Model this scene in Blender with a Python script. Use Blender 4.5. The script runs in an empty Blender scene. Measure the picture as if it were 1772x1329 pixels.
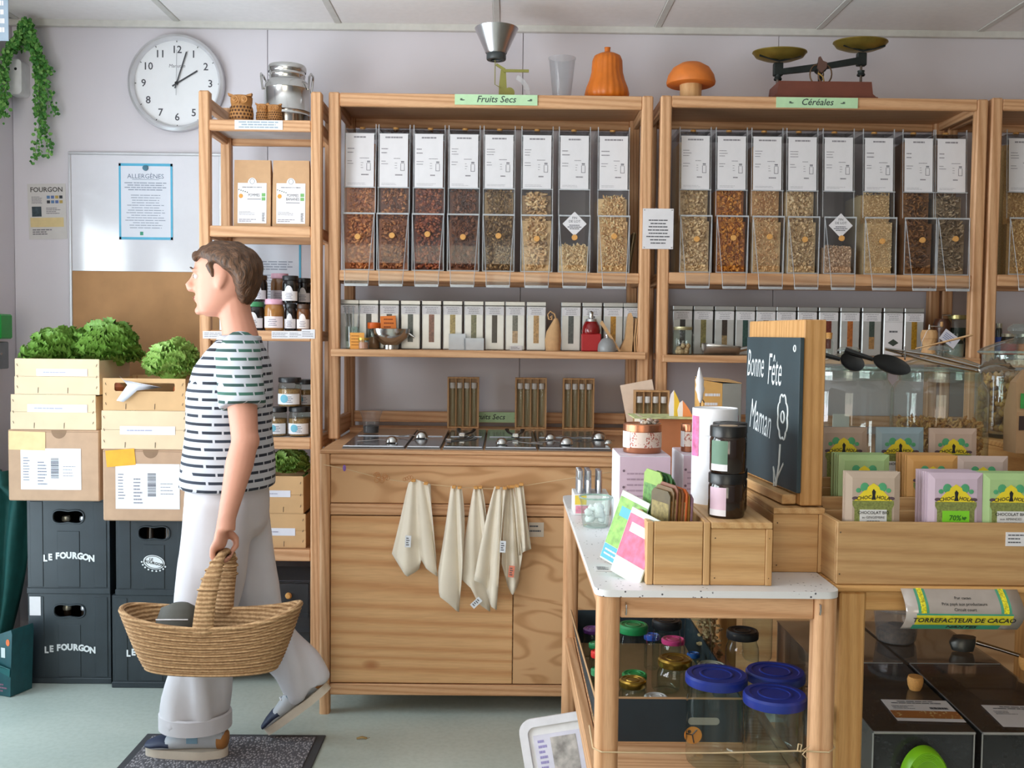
import bpy, bmesh, math, random
from mathutils import Vector, Matrix, Euler, noise as mn
random.seed(11)
S = bpy.context.scene
COL = S.collection
PI = math.pi

# ------------------------------------------------------------------ camera
F = 1750.0                       # focal length in pixels of a 1772 px wide frame
CH = 1.34                        # eye height
PITCH, ROLL, YAW = math.radians(2.83), math.radians(0.62), math.radians(0.36)
_f = Vector((math.sin(YAW) * math.cos(PITCH), math.cos(YAW) * math.cos(PITCH), -math.sin(PITCH)))
_r0 = Vector((math.cos(YAW), -math.sin(YAW), 0))
_u0 = _r0.cross(_f)
_r = _r0 * math.cos(ROLL) + _u0 * math.sin(ROLL)
_u = _u0 * math.cos(ROLL) - _r0 * math.sin(ROLL)
cd = bpy.data.cameras.new('camera')
cam = bpy.data.objects.new('camera', cd)
COL.objects.link(cam)
cd.sensor_fit = 'HORIZONTAL'
cd.sensor_width = 36.0
cd.lens = F / 1772 * 36.0
cd.clip_start = 0.05
m = Matrix((_r, _u, -_f)).transposed().to_4x4()
m.translation = (0, 0, CH)
cam.matrix_world = m
S.camera = cam
S.view_settings.view_transform = 'Standard'
S.view_settings.look = 'None'
S.view_settings.gamma = 1.0
S.view_settings.use_curve_mapping = False
S.view_settings.exposure = -0.12
S.cycles.transparent_max_bounces = 40
S.cycles.max_bounces = 10
S.cycles.diffuse_bounces = 5
S.cycles.glossy_bounces = 4
S.cycles.sample_clamp_indirect = 6.0
S.cycles.caustics_reflective = False
S.cycles.caustics_refractive = False

# ------------------------------------------------------------------ light
wd = bpy.data.worlds.new('daylight')
S.world = wd
wd.use_nodes = True
wd.node_tree.nodes['Background'].inputs[0].default_value = (0.80, 0.88, 1.0, 1)
wd.node_tree.nodes['Background'].inputs[1].default_value = 1.0

def area(name, loc, rot, sx, sy, power, col):
    l = bpy.data.lights.new(name, 'AREA')
    l.shape = 'RECTANGLE'; l.size = sx; l.size_y = sy; l.energy = power; l.color = col
    o = bpy.data.objects.new(name, l); o.location = loc; o.rotation_euler = rot
    COL.objects.link(o)
    return o
# daylight outside the glazed door and window of the left wall, and the shop window behind the camera
area('daylight_left', (-2.42, 1.40, 1.5), (0, -PI / 2 - .7, 0), 1.5, 2.3, 190, (0.94, 0.94, 1.0))
area('daylight_door', (-2.30, 3.15, 1.05), (0, -PI / 2 - .15, 0), 2.0, 0.9, 47, (0.82, 0.88, 1.0))
area('daylight_front', (-1.05, -2.75, 1.45), (PI / 2 + .5, 0, 0), 2.8, 1.9, 84, (1.0, 0.84, 0.66))

def P(px, py, Y):
    d = _f * F + _r * (px - 886.0) + _u * (664.5 - py)
    t = Y / d.y
    return Vector((d.x * t, Y, CH + d.z * t))

def R(px0, py0, px1, py1, Y):
    """x0, x1, z0, z1 of a frontal rectangle standing at depth Y"""
    my, mx = (py0 + py1) / 2, (px0 + px1) / 2
    return P(px0, my, Y).x, P(px1, my, Y).x, P(mx, py1, Y).z, P(mx, py0, Y).z

def PZ(px, py, z):
    """the point seen at a pixel on the level z"""
    d = _f * F + _r * (px - 886.0) + _u * (664.5 - py)
    t = (z - CH) / d.z
    return Vector((d.x * t, d.y * t, z))

# ------------------------------------------------------------------ mesh builder
class MB:
    def __init__(s):
        s.v = []; s.f = []
    def add(s, vs, fs):
        o = len(s.v)
        s.v += [tuple(p) for p in vs]
        s.f += [tuple(i + o for i in f) for f in fs]
        return s
    def box(s, x0, x1, y0, y1, z0, z1, b=0.0):
        x0, x1 = min(x0, x1), max(x0, x1); y0, y1 = min(y0, y1), max(y0, y1); z0, z1 = min(z0, z1), max(z0, z1)
        b = min(b, (x1 - x0) * .45, (y1 - y0) * .45, (z1 - z0) * .45)
        if b <= 0:
            return s.add([(x, y, z) for x in (x0, x1) for y in (y0, y1) for z in (z0, z1)],
                         [(0, 1, 3, 2), (4, 6, 7, 5), (0, 4, 5, 1), (2, 3, 7, 6), (0, 2, 6, 4), (1, 5, 7, 3)])
        X, Y, Z = (x0, x1), (y0, y1), (z0, z1)
        vs = []; ix = {}
        for i in (0, 1):
            for j in (0, 1):
                for k in (0, 1):
                    c = (X[i], Y[j], Z[k]); sg = (1 - 2 * i, 1 - 2 * j, 1 - 2 * k)
                    for a in range(3):
                        ix[i, j, k, a] = len(vs)
                        vs.append(tuple(c[q] + (0 if q == a else sg[q] * b) for q in range(3)))
        fs = []
        for a in range(3):
            o1, o2 = [q for q in range(3) if q != a]
            for e in (0, 1):
                L = []
                for (p, q) in ((0, 0), (1, 0), (1, 1), (0, 1)):
                    k = [0, 0, 0]; k[a] = e; k[o1] = p; k[o2] = q
                    L.append(ix[k[0], k[1], k[2], a])
                fs.append(tuple(L))
        for a in range(3):
            o1, o2 = [q for q in range(3) if q != a]
            for p in (0, 1):
                for q in (0, 1):
                    k0 = [0, 0, 0]; k1 = [0, 0, 0]
                    k0[a] = 0; k1[a] = 1
                    for k in (k0, k1):
                        k[o1] = p; k[o2] = q
                    fs.append((ix[(*k0, o1)], ix[(*k0, o2)], ix[(*k1, o2)], ix[(*k1, o1)]))
        for i in (0, 1):
            for j in (0, 1):
                for k in (0, 1):
                    fs.append((ix[i, j, k, 0], ix[i, j, k, 1], ix[i, j, k, 2]))
        return s.add(vs, fs)
    def lathe(s, prof, seg=20, c=(0, 0, 0), sx=1.0, sy=1.0, wob=None):
        rows = []; vs = []
        for (r, z) in prof:
            if r < 1e-6:
                rows.append([len(vs)]); vs.append((c[0], c[1], c[2] + z))
            else:
                row = []
                for i in range(seg):
                    a = 2 * PI * i / seg
                    k = wob(a, z) if wob else 1.0
                    row.append(len(vs)); vs.append((c[0] + r * k * sx * math.cos(a), c[1] + r * k * sy * math.sin(a), c[2] + z))
                rows.append(row)
        fs = []
        for A, B in zip(rows, rows[1:]):
            if len(A) == 1 and len(B) == 1: continue
            for i in range(seg):
                j = (i + 1) % seg
                if len(A) == 1: fs.append((A[0], B[j], B[i]))
                elif len(B) == 1: fs.append((A[i], A[j], B[0]))
                else: fs.append((A[i], A[j], B[j], B[i]))
        return s.add(vs, fs)
    def tube(s, pts, r, seg=6, cap=True, closed=False, sq=1.0):
        pts = [Vector(p) for p in pts]; n = len(pts)
        rr = r if isinstance(r, (list, tuple)) else [r] * n
        vs = []; up = None
        for i, p in enumerate(pts):
            if closed: t = pts[(i + 1) % n] - pts[i - 1]
            else: t = pts[min(i + 1, n - 1)] - pts[max(i - 1, 0)]
            t.normalize()
            if up is None:
                up = Vector((0, 0, 1)) if abs(t.z) < .9 else Vector((0, 1, 0))
            sd = t.cross(up).normalized(); up = sd.cross(t).normalized()
            for k in range(seg):
                a = 2 * PI * k / seg
                vs.append(p + sd * (rr[i] * math.cos(a)) + up * (rr[i] * sq * math.sin(a)))
        fs = []
        for i in range(n if closed else n - 1):
            i2 = (i + 1) % n
            for k in range(seg):
                k2 = (k + 1) % seg
                fs.append((i * seg + k, i * seg + k2, i2 * seg + k2, i2 * seg + k))
        if cap and not closed:
            fs.append(tuple(range(seg))); fs.append(tuple((n - 1) * seg + k for k in range(seg)))
        return s.add(vs, fs)
    def rings(s, rings, cap=True):
        n = len(rings[0]); vs = [p for r in rings for p in r]; fs = []
        for i in range(len(rings) - 1):
            for k in range(n):
                k2 = (k + 1) % n
                fs.append((i * n + k, i * n + k2, (i + 1) * n + k2, (i + 1) * n + k))
        if cap:
            fs.append(tuple(range(n))); fs.append(tuple((len(rings) - 1) * n + k for k in range(n)))
        return s.add(vs, fs)
    def prism(s, poly, y0, y1, axis='y'):
        n = len(poly)
        def pt(p, w):
            return (p[0], w, p[1]) if axis == 'y' else ((w, p[0], p[1]) if axis == 'x' else (p[0], p[1], w))
        vs = [pt(p, y0) for p in poly] + [pt(p, y1) for p in poly]
        fs = [tuple(range(n)), tuple(range(2 * n - 1, n - 1, -1))]
        fs += [(i, (i + 1) % n, n + (i + 1) % n, n + i) for i in range(n)]
        return s.add(vs, fs)
    def sheet(s, rows):
        n = len(rows[0]); vs = [p for r in rows for p in r]
        return s.add(vs, [(i * n + k, i * n + k + 1, (i + 1) * n + k + 1, (i + 1) * n + k) for i in range(len(rows) - 1) for k in range(n - 1)])
    def quad(s, x0, x1, z0, z1, y=0.0):
        return s.add([(x0, y, z0), (x1, y, z0), (x1, y, z1), (x0, y, z1)], [(0, 1, 2, 3)])
    def ell(s, c, r, M=None, seg=6, rg=4):
        vs = [Vector((0, 0, r[2]))]; fs = []
        for i in range(1, rg):
            t = PI * i / rg
            for k in range(seg):
                a = 2 * PI * k / seg
                vs.append(Vector((r[0] * math.sin(t) * math.cos(a), r[1] * math.sin(t) * math.sin(a), r[2] * math.cos(t))))
        vs.append(Vector((0, 0, -r[2])))
        for k in range(seg):
            k2 = (k + 1) % seg
            fs.append((0, 1 + k, 1 + k2))
            for i in range(rg - 2):
                a, b = 1 + i * seg, 1 + (i + 1) * seg
                fs.append((a + k, b + k, b + k2, a + k2))
            e = 1 + (rg - 2) * seg
            fs.append((e + k, len(vs) - 1, e + k2))
        c = Vector(c)
        return s.add([(M @ v if M else v) + c for v in vs], fs)
    def words(s, x0, x1, z0, z1, n, y=0.0, fill=.55, align='l', seed=1):
        """n rows of small word-like bars of flat print"""
        rg = random.Random(seed); h = (z1 - z0) / n
        for i in range(n):
            zz = z1 - (i + .5) * h; w = (x1 - x0) * rg.uniform(.6, 1.0)
            x = x0 if align == 'l' else (x0 + x1 - w) / 2
            xe = x + w
            while x < xe:
                ww = min(rg.uniform(.06, .22) * (x1 - x0), xe - x)
                s.quad(x, x + ww * .88, zz - h * fill / 2, zz + h * fill / 2, y); x += ww
        return s
    def xf(s, M):
        s.v = [tuple(M @ Vector(p)) for p in s.v]; return s
    def mv(s, x, y, z):
        s.v = [(a + x, b + y, c + z) for a, b, c in s.v]; return s

def rrect(x0, x1, z0, z1, r, n=4):
    out = []
    for cx, cz, a0 in ((x1 - r, z0 + r, -PI / 2), (x1 - r, z1 - r, 0), (x0 + r, z1 - r, PI / 2), (x0 + r, z0 + r, PI)):
        for i in range(n + 1):
            a = a0 + PI / 2 * i / n
            out.append((cx + r * math.cos(a), cz + r * math.sin(a)))
    return out

def wl(o):
    v = Vector((0, 0, 0))
    while o is not None:
        v += o.location; o = o.parent
    return v

CACHE = {}
def mesh(name, mb, smooth=False, ang=.7):
    me = bpy.data.meshes.new(name)
    me.from_pydata(mb.v, [], mb.f)
    bm = bmesh.new(); bm.from_mesh(me); bmesh.ops.recalc_face_normals(bm, faces=bm.faces); bm.to_mesh(me); bm.free()
    if smooth:
        me.shade_smooth()
        me.set_sharp_from_angle(angle=ang)
    return me
def mk(name, mb, mat, parent=None, smooth=False, w=False, loc=None, rot=None, key=None, solid=0, ang=.7, kind=None, label=None):
    """one mesh object; w: mb is in world coordinates"""
    if key is not None and key in CACHE:
        me = CACHE[key]
    else:
        if callable(mb): mb = mb()
        if w and parent is not None:
            o = wl(parent); mb.mv(-o.x, -o.y, -o.z)
        me = mesh(name, mb, smooth, ang)
        me.materials.append(mat)
        if key is not None: CACHE[key] = me
    ob = bpy.data.objects.new(name, me)
    COL.objects.link(ob)
    if parent is not None: ob.parent = parent
    if loc is not None: ob.location = loc
    if rot is not None: ob.rotation_euler = rot
    if solid:
        md = ob.modifiers.new('thickness', 'SOLIDIFY'); md.thickness = solid; md.offset = 0
    if me.materials and me.materials[0] != mat:
        ob.material_slots[0].link = 'OBJECT'; ob.material_slots[0].material = mat
    if name in ('binding', 'print', 'barcode', 'staples', 'pierced_holes', 'minute_marks', 'crown_teeth', 'copper_charms') and parent is not None: kind = 'stuff'
    if kind: ob['kind'] = kind
    if label: ob['label'] = label
    return ob
def tag(o, label, cat, group=None, kind=None):
    o['label'] = label; o['category'] = cat
    if group: o['group'] = group
    if kind: o['kind'] = kind
    return o
def thing(name, label, cat, loc=(0, 0, 0), rz=0.0, group=None, rot=None):
    o = bpy.data.objects.new(name, None); COL.objects.link(o)
    o.empty_display_size = .05
    o.location = loc; o.rotation_euler = rot if rot else (0, 0, rz)
    return tag(o, label, cat, group)
def struct(name, mb, mat, **k):
    o = mk(name, mb, mat, **k)
    o['kind'] = 'structure'
    return o

TXT = {}
def text(s, size, mat, parent=None, loc=(0, 0, 0), rot=(PI / 2, 0, 0), align='CENTER', shear=0.0, bold=0.0, name='lettering', sp=1.0, sx=1.0, ls=1.0, world=False, ext=.0002):
    k = (s, align, shear, bold, sp, ls)
    if k not in TXT:
        c = bpy.data.curves.new('lettering', 'FONT')
        c.body = s; c.size = 1.0; c.align_x = align; c.align_y = 'CENTER'; c.shear = shear; c.offset = bold
        c.resolution_u = 2; c.space_character = sp; c.space_line = ls; c.extrude = .0
        t = bpy.data.objects.new('t', c); COL.objects.link(t)
        dg = bpy.context.evaluated_depsgraph_get(); dg.update()
        me = bpy.data.meshes.new_from_object(t.evaluated_get(dg))
        bpy.data.objects.remove(t)
        TXT[k] = me
        me.materials.clear(); me.materials.append(mat)
    me = TXT[k]
    o = bpy.data.objects.new(name, me); COL.objects.link(o)
    if parent is not None: o.parent = parent
    if world and parent is not None: loc = Vector(loc) - wl(parent)
    o.location = loc; o.rotation_euler = rot; o.scale = (size * sx, size, size)
    if me.materials[0] != mat:
        o.material_slots[0].link = 'OBJECT'; o.material_slots[0].material = mat
    return o

def copy_tree(o, parent=None):
    c = o.copy(); COL.objects.link(c)
    if parent is not None: c.parent = parent
    for ch in o.children: copy_tree(ch, c)
    return c

# ------------------------------------------------------------------ materials
def lin(h):
    h = h.lstrip('#'); c = [int(h[i:i + 2], 16) / 255 for i in (0, 2, 4)]
    return tuple(x / 12.92 if x <= .04045 else ((x + .055) / 1.055) ** 2.4 for x in c) + (1,)
def nmat(name):
    mt = bpy.data.materials.new(name); mt.use_nodes = True
    nt = mt.node_tree; b = nt.nodes['Principled BSDF']
    return mt, nt, b
def L(nt, a, b): nt.links.new(a, b)
def coords(nt, sc=(1, 1, 1), rnd=0.0, kind='Object'):
    tc = nt.nodes.new('ShaderNodeTexCoord'); mp = nt.nodes.new('ShaderNodeMapping')
    mp.inputs['Scale'].default_value = sc
    L(nt, tc.outputs[kind], mp.inputs['Vector'])
    if rnd:
        oi = nt.nodes.new('ShaderNodeObjectInfo'); cm = nt.nodes.new('ShaderNodeCombineXYZ'); mu = nt.nodes.new('ShaderNodeMath')
        mu.operation = 'MULTIPLY'; mu.inputs[1].default_value = rnd; L(nt, oi.outputs['Random'], mu.inputs[0])
        for i in range(3): L(nt, mu.outputs[0], cm.inputs[i])
        L(nt, cm.outputs[0], mp.inputs['Location'])
    return mp.outputs[0]
def noi(nt, vec, scale, detail=3, dist=0.0, rough=.5):
    n = nt.nodes.new('ShaderNodeTexNoise'); n.inputs['Scale'].default_value = scale; n.inputs['Detail'].default_value = detail
    n.inputs['Distortion'].default_value = dist; n.inputs['Roughness'].default_value = rough
    L(nt, vec, n.inputs['Vector']); return n
def ramp(nt, fac, stops):
    r = nt.nodes.new('ShaderNodeValToRGB'); e = r.color_ramp.elements
    e[0].position, e[0].color = stops[0]; e[1].position, e[1].color = stops[-1]
    for p, c in stops[1:-1]:
        x = e.new(p); x.color = c
    L(nt, fac, r.inputs[0]); return r
def bump(nt, b, fac, st=.2, dist=.01):
    bp = nt.nodes.new('ShaderNodeBump'); bp.inputs['Strength'].default_value = st; bp.inputs['Distance'].default_value = dist
    L(nt, fac, bp.inputs['Height']); L(nt, bp.outputs[0], b.inputs['Normal'])
MC = {}
def plain(col, rough=.6, metal=0.0, var=0.05, name=None, scale=30, bmp=0.0, spec=.5):
    """paint, paper, plastic or metal with a faint mottling"""
    k = (col, rough, metal, var, scale, bmp, spec)
    if k in MC: return MC[k]
    mt, nt, b = nmat(name or 'paint_' + col.strip('#'))
    c = lin(col)
    b.inputs['Roughness'].default_value = rough; b.inputs['Metallic'].default_value = metal
    b.inputs['Specular IOR Level'].default_value = spec
    n = noi(nt, coords(nt), scale)
    lo = tuple(max(0, x * (1 - var)) for x in c[:3]) + (1,); hi = tuple(min(1, x * (1 + var)) for x in c[:3]) + (1,)
    L(nt, ramp(nt, n.outputs['Fac'], [(.3, lo), (.7, hi)]).outputs[0], b.inputs['Base Color'])
    if bmp: bump(nt, b, n.outputs['Fac'], bmp, .004)
    MC[k] = mt; return mt
def wood(ax, a='#d8a97f', c='#b78154', tone='pine', sc=1.0, rough=.55, knots=0.0):
    k = ('wood', ax, a, c, sc, knots)
    if k in MC: return MC[k]
    mt, nt, b = nmat('%s_wood_%s' % (tone, ax))
    g = {'x': (1.0, 16, 16), 'y': (16, 1.0, 16), 'z': (16, 16, 1.0)}[ax]
    g2 = {'x': (.035, 1, 1), 'y': (1, .035, 1), 'z': (1, 1, .035)}[ax]
    w = nt.nodes.new('ShaderNodeTexWave'); w.wave_type = 'BANDS'; w.bands_direction = 'DIAGONAL'
    w.inputs['Scale'].default_value = 30 * sc; w.inputs['Distortion'].default_value = 14.0; w.inputs['Detail'].default_value = 2.0; w.inputs['Detail Scale'].default_value = .32
    L(nt, coords(nt, g2, 7.0), w.inputs['Vector'])
    la, lc = lin(a), lin(c)
    r1 = ramp(nt, w.outputs['Fac'], [(.0, la), (.6, tuple(x * .75 + y * .25 for x, y in zip(la, lc))), (1.0, tuple(x * .25 + y * .75 for x, y in zip(la, lc)))])
    n2 = noi(nt, coords(nt, tuple(q * sc * 6 for q in g), 3.0), 5, 2)
    mx = nt.nodes.new('ShaderNodeMix'); mx.data_type = 'RGBA'; mx.blend_type = 'MULTIPLY'; mx.inputs[0].default_value = .35
    L(nt, r1.outputs[0], mx.inputs[6])
    L(nt, ramp(nt, n2.outputs['Fac'], [(.35, (.72, .66, .6, 1)), (.6, (1, 1, 1, 1))]).outputs[0], mx.inputs[7])
    out = mx.outputs[2]
    if knots:
        gk = {'x': (.55, 1, 1), 'y': (1, .55, 1), 'z': (1, 1, .55)}[ax]
        vo = nt.nodes.new('ShaderNodeTexVoronoi'); vo.inputs['Scale'].default_value = knots
        L(nt, coords(nt, gk, 5.0), vo.inputs['Vector'])
        m2 = nt.nodes.new('ShaderNodeMix'); m2.data_type = 'RGBA'; m2.blend_type = 'MULTIPLY'; m2.inputs[0].default_value = 1
        L(nt, out, m2.inputs[6])
        L(nt, ramp(nt, vo.outputs['Distance'], [(.03, (.30, .16, .09, 1)), (.075, (.62, .42, .28, 1)), (.13, (1, 1, 1, 1))]).outputs[0], m2.inputs[7])
        out = m2.outputs[2]
    L(nt, out, b.inputs['Base Color'])
    b.inputs['Roughness'].default_value = rough
    bump(nt, b, w.outputs['Fac'], .05, .002)
    MC[k] = mt; return mt
def plywood():
    mt, nt, b = nmat('plywood')
    v = coords(nt, (1, 1, 3.2), 9.0)
    n = noi(nt, v, 1.6, 2, 1.2)
    mul = nt.nodes.new('ShaderNodeMath'); mul.operation = 'MULTIPLY'; mul.inputs[1].default_value = 46
    w = nt.nodes.new('ShaderNodeMath'); w.operation = 'SINE'
    L(nt, n.outputs['Fac'], mul.inputs[0]); L(nt, mul.outputs[0], w.inputs[0])
    r = ramp(nt, w.outputs[0], [(.0, lin('#d2a578')), (.6, lin('#cc9d70')), (1.0, lin('#b98a5c'))])
    L(nt, r.outputs[0], b.inputs['Base Color']); b.inputs['Roughness'].default_value = .6
    return mt
def glass(name='clear_glass', tint='#f4faf8', ior=1.45, rough=.02, haze=0.0, gloss=1.0):
    """thin-walled glass: transparent with a Fresnel reflection, the same for every ray"""
    mt = bpy.data.materials.new(name); mt.use_nodes = True; nt = mt.node_tree
    for n in list(nt.nodes): nt.nodes.remove(n)
    o = nt.nodes.new('ShaderNodeOutputMaterial')
    t = nt.nodes.new('ShaderNodeBsdfTransparent'); t.inputs[0].default_value = lin(tint)
    g = nt.nodes.new('ShaderNodeBsdfGlossy'); g.inputs['Roughness'].default_value = rough
    lw = nt.nodes.new('ShaderNodeLayerWeight'); lw.inputs['Blend'].default_value = .5
    pw_ = nt.nodes.new('ShaderNodeMath'); pw_.operation = 'POWER'; pw_.inputs[1].default_value = 4.0
    L(nt, lw.outputs['Facing'], pw_.inputs[0])
    f0 = ((ior - 1) / (ior + 1)) ** 2
    fr = nt.nodes.new('ShaderNodeMath'); fr.operation = 'MULTIPLY_ADD'; fr.inputs[1].default_value = 1 - f0; fr.inputs[2].default_value = f0
    L(nt, pw_.outputs[0], fr.inputs[0])
    nn = noi(nt, coords(nt), 9.0, 2)
    ml = nt.nodes.new('ShaderNodeMath'); ml.operation = 'MULTIPLY'; ml.inputs[1].default_value = gloss
    L(nt, fr.outputs[0], ml.inputs[0])
    mx = nt.nodes.new('ShaderNodeMixShader'); L(nt, ml.outputs[0], mx.inputs[0]); L(nt, t.outputs[0], mx.inputs[1]); L(nt, g.outputs[0], mx.inputs[2])
    last = mx.outputs[0]
    if haze:
        d = nt.nodes.new('ShaderNodeBsdfDiffuse'); d.inputs[0].default_value = (.8, .82, .84, 1)
        m2 = nt.nodes.new('ShaderNodeMixShader')
        r = ramp(nt, nn.outputs['Fac'], [(.3, (haze * .6,) * 3 + (1,)), (.7, (haze * 1.3,) * 3 + (1,))])
        L(nt, r.outputs[0], m2.inputs[0]); L(nt, last, m2.inputs[1]); L(nt, d.outputs[0], m2.inputs[2]); last = m2.outputs[0]
    L(nt, last, o.inputs[0])
    return mt
def grains(name, cols, rough=.55, gain=(1, 1, 1)):
    """per-piece colour for heaps of nuts, seeds and pasta"""
    mt, nt, b = nmat(name)
    g = nt.nodes.new('ShaderNodeNewGeometry')
    n = len(cols)
    r = ramp(nt, g.outputs['Random Per Island'], [(i / max(1, n - 1), tuple(min(1, x * k) for x, k in zip(lin(c), gain)) + (1,)) for i, c in enumerate(cols)])
    nz = noi(nt, coords(nt), 160, 2)
    mx = nt.nodes.new('ShaderNodeMix'); mx.data_type = 'RGBA'; mx.blend_type = 'MULTIPLY'; mx.inputs[0].default_value = .6
    L(nt, r.outputs[0], mx.inputs[6]); L(nt, ramp(nt, nz.outputs['Fac'], [(.35, (.6, .55, .5, 1)), (.65, (1, 1, 1, 1))]).outputs[0], mx.inputs[7])
    L(nt, mx.outputs[2], b.inputs['Base Color']); b.inputs['Roughness'].default_value = rough
    return mt
def speckle(name, base, cols, scale=60, rough=.4, amt=.12):
    mt, nt, b = nmat(name)
    v = nt.nodes.new('ShaderNodeTexVoronoi'); v.inputs['Scale'].default_value = scale; L(nt, coords(nt), v.inputs['Vector'])
    r = ramp(nt, v.outputs['Distance'], [(amt, lin(cols[0])), (amt + .03, lin(base))])
    v2 = noi(nt, coords(nt), scale * .25, 2)
    mx = nt.nodes.new('ShaderNodeMix'); mx.data_type = 'RGBA'; L(nt, ramp(nt, v2.outputs['Fac'], [(.5, (0, 0, 0, 1)), (.55, (1, 1, 1, 1))]).outputs[0], mx.inputs[0])
    mx.inputs[6].default_value = lin(base); L(nt, r.outputs[0], mx.inputs[7]); L(nt, mx.outputs[2], b.inputs['Base Color'])
    b.inputs['Roughness'].default_value = rough
    return mt

WZ, WX, WY = wood('z'), wood('x'), wood('y')
GLASS = glass(); ACR = glass('clear_acrylic', '#fafbfc', 1.35, .03, .012, .7)
SMOKE = glass('smoky_acrylic', '#cfd0d3', 1.42, .04, .03)
EDGE = glass('acrylic_edge', '#dfe4ea', 1.5, .1, .45)
WHITE = plain('#e9e8ea', .55); PAPER = plain('#dedbde', .8, var=.02); INK = plain('#5a5a60', .8); DARK = plain('#1b1c1f', .5)
STEEL = plain('#c9c8c6', .18, 1.0, .03); KRAFT = plain('#c39a6e', .8, var=.07, scale=60); CORK = plain('#d39a55', .7, var=.15, scale=300)
BLACK = plain('#101113', .35)

# ------------------------------------------------------------------ the room
XL, XR, YB, YF = P(23, 300, 4.32).x, 4.4, 4.32, -2.6
ZC = P(886, 44, YB).z
def floor_mat():
    mt, nt, b = nmat('sage_linoleum')
    n = noi(nt, coords(nt), 2.2, 4, .4); n2 = noi(nt, coords(nt), 60, 3)
    r = ramp(nt, n.outputs['Fac'], [(.3, lin('#aab6b0')), (.7, lin('#bbc4bd'))])
    mx = nt.nodes.new('ShaderNodeMix'); mx.data_type = 'RGBA'; mx.blend_type = 'MULTIPLY'; mx.inputs[0].default_value = .5
    L(nt, r.outputs[0], mx.inputs[6]); L(nt, ramp(nt, n2.outputs['Fac'], [(.35, (.82, .84, .82, 1)), (.6, (1, 1, 1, 1))]).outputs[0], mx.inputs[7])
    L(nt, mx.outputs[2], b.inputs['Base Color']); b.inputs['Roughness'].default_value = .42
    return mt
WALL = plain('#d9d5dc', .7, var=.02, scale=3); CEIL = plain('#f2f0f0', .85, var=.02, scale=40); GRID = plain('#d2d1cc', .5)
struct('floor', MB().box(XL - .1, XR + .1, YF - .1, YB + .1, -.1, 0), floor_mat())
wb = struct('wall_back', MB().box(XL - .1, XR + .1, YB + .012, YB + .1, 0, ZC), plain('#b5b0b0', .8))
seam = [XL] + [P(p, 120, YB).x for p in (463, 905, 1347, 1789)] + [XR]
for a, b_ in zip(seam, seam[1:]):
    mk('panel', MB().box(a + .0012, b_ - .0012, YB, YB + .012, 0, ZC, .0015), WALL, wb)
wy0, wy1, dz = 0.3, 2.5, 2.12
mb = MB()
mb.box(XL - .1, XL, YF, wy0, 0, ZC); mb.box(XL - .1, XL, wy0, wy1, 0, .75); mb.box(XL - .1, XL, wy0, wy1, 2.25, ZC)
mb.box(XL - .1, XL, wy1, 2.72, 0, ZC); mb.box(XL - .1, XL, 2.72, 3.62, dz, ZC); mb.box(XL - .1, XL, 3.62, YB + .012, 0, ZC)
struct('wall_left', mb, WALL)
fr = MB()
for (y0, y1, z0, z1) in ((wy0, wy1, .75, .81), (wy0, wy1, 2.19, 2.25), (wy0, wy0 + .06, .81, 2.19), (wy1 - .06, wy1, .81, 2.19), (1.37, 1.43, .81, 2.19)):
    fr.box(XL - .09, XL - .03, y0, y1, z0, z1)
w1 = struct('window_1', fr, plain('#d8d8da', .4))
mk('pane', MB().box(XL - .065, XL - .06, wy0 + .06, wy1 - .06, .81, 2.19), GLASS, w1)
fr = MB()
for (y0, y1, z0, z1) in ((2.72, 3.62, 0, .1), (2.72, 3.62, dz - .09, dz), (2.72, 2.82, .1, dz - .09), (3.52, 3.62, .1, dz - .09)):
    fr.box(XL - .08, XL - .03, y0, y1, z0, z1)
d1 = struct('door_1', fr, plain('#5d646a', .4))
mk('pane', MB().box(XL - .06, XL - .055, 2.82, 3.52, .1, dz - .09), GLASS, d1)
struct('wall_right', MB().box(XR, XR + .1, YF, YB + .012, 0, ZC), plain('#a08c78', .8, var=.04, scale=4))
mb = MB()
fx0, fx1 = -1.95, .75
mb.box(XL - .1, fx0, YF - .1, YF, 0, ZC); mb.box(fx1, XR + .1, YF - .1, YF, 0, ZC); mb.box(fx0, fx1, YF - .1, YF, 0, .6); mb.box(fx0, fx1, YF - .1, YF, 2.35, ZC)
struct('wall_front', mb, WALL)
fr = MB()
for i in range(4):
    x = fx0 + (fx1 - fx0 - .06) * i / 3
    fr.box(x, x + .06, YF - .08, YF - .02, .66, 2.29)
fr.box(fx0, fx1, YF - .08, YF - .02, .6, .66); fr.box(fx0, fx1, YF - .08, YF - .02, 2.29, 2.35)
w2 = struct('window_2', fr, plain('#d8d8da', .4))
mk('pane', MB().box(fx0 + .06, fx1 - .06, YF - .055, YF - .05, .66, 2.29), GLASS, w2)
ce = struct('ceiling', MB().box(XL - .1, XR + .1, YF - .1, YB + .1, ZC + .012, ZC + .1), GRID)
tx = [P(p, 42, YB).x for p in (33, 309, 587, 860, 1137, 1414, 1692)]
st = (tx[-1] - tx[0]) / 6
tx = [tx[0] - st] + tx + [tx[-1] + st * (i + 1) for i in range(5)]
ty = [YB - .005 - 1.36 * i for i in range(6)]
for i in range(len(tx) - 1):
    for j in range(5):
        a, b_ = max(tx[i] + .012, XL), min(tx[i + 1] - .012, XR)
        if b_ - a > .05:
            mk('tile', MB().box(a, b_, ty[j + 1] + .012, ty[j] - .012, ZC - .006, ZC + .012, .004), CEIL, ce)
for x in tx[1:]:
    if XL < x < XR - .02: mk('grid_bar', MB().box(x - .0135, x + .0135, YF, YB - .026, ZC - .009, ZC - .0005, .002), GRID, ce)
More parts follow.
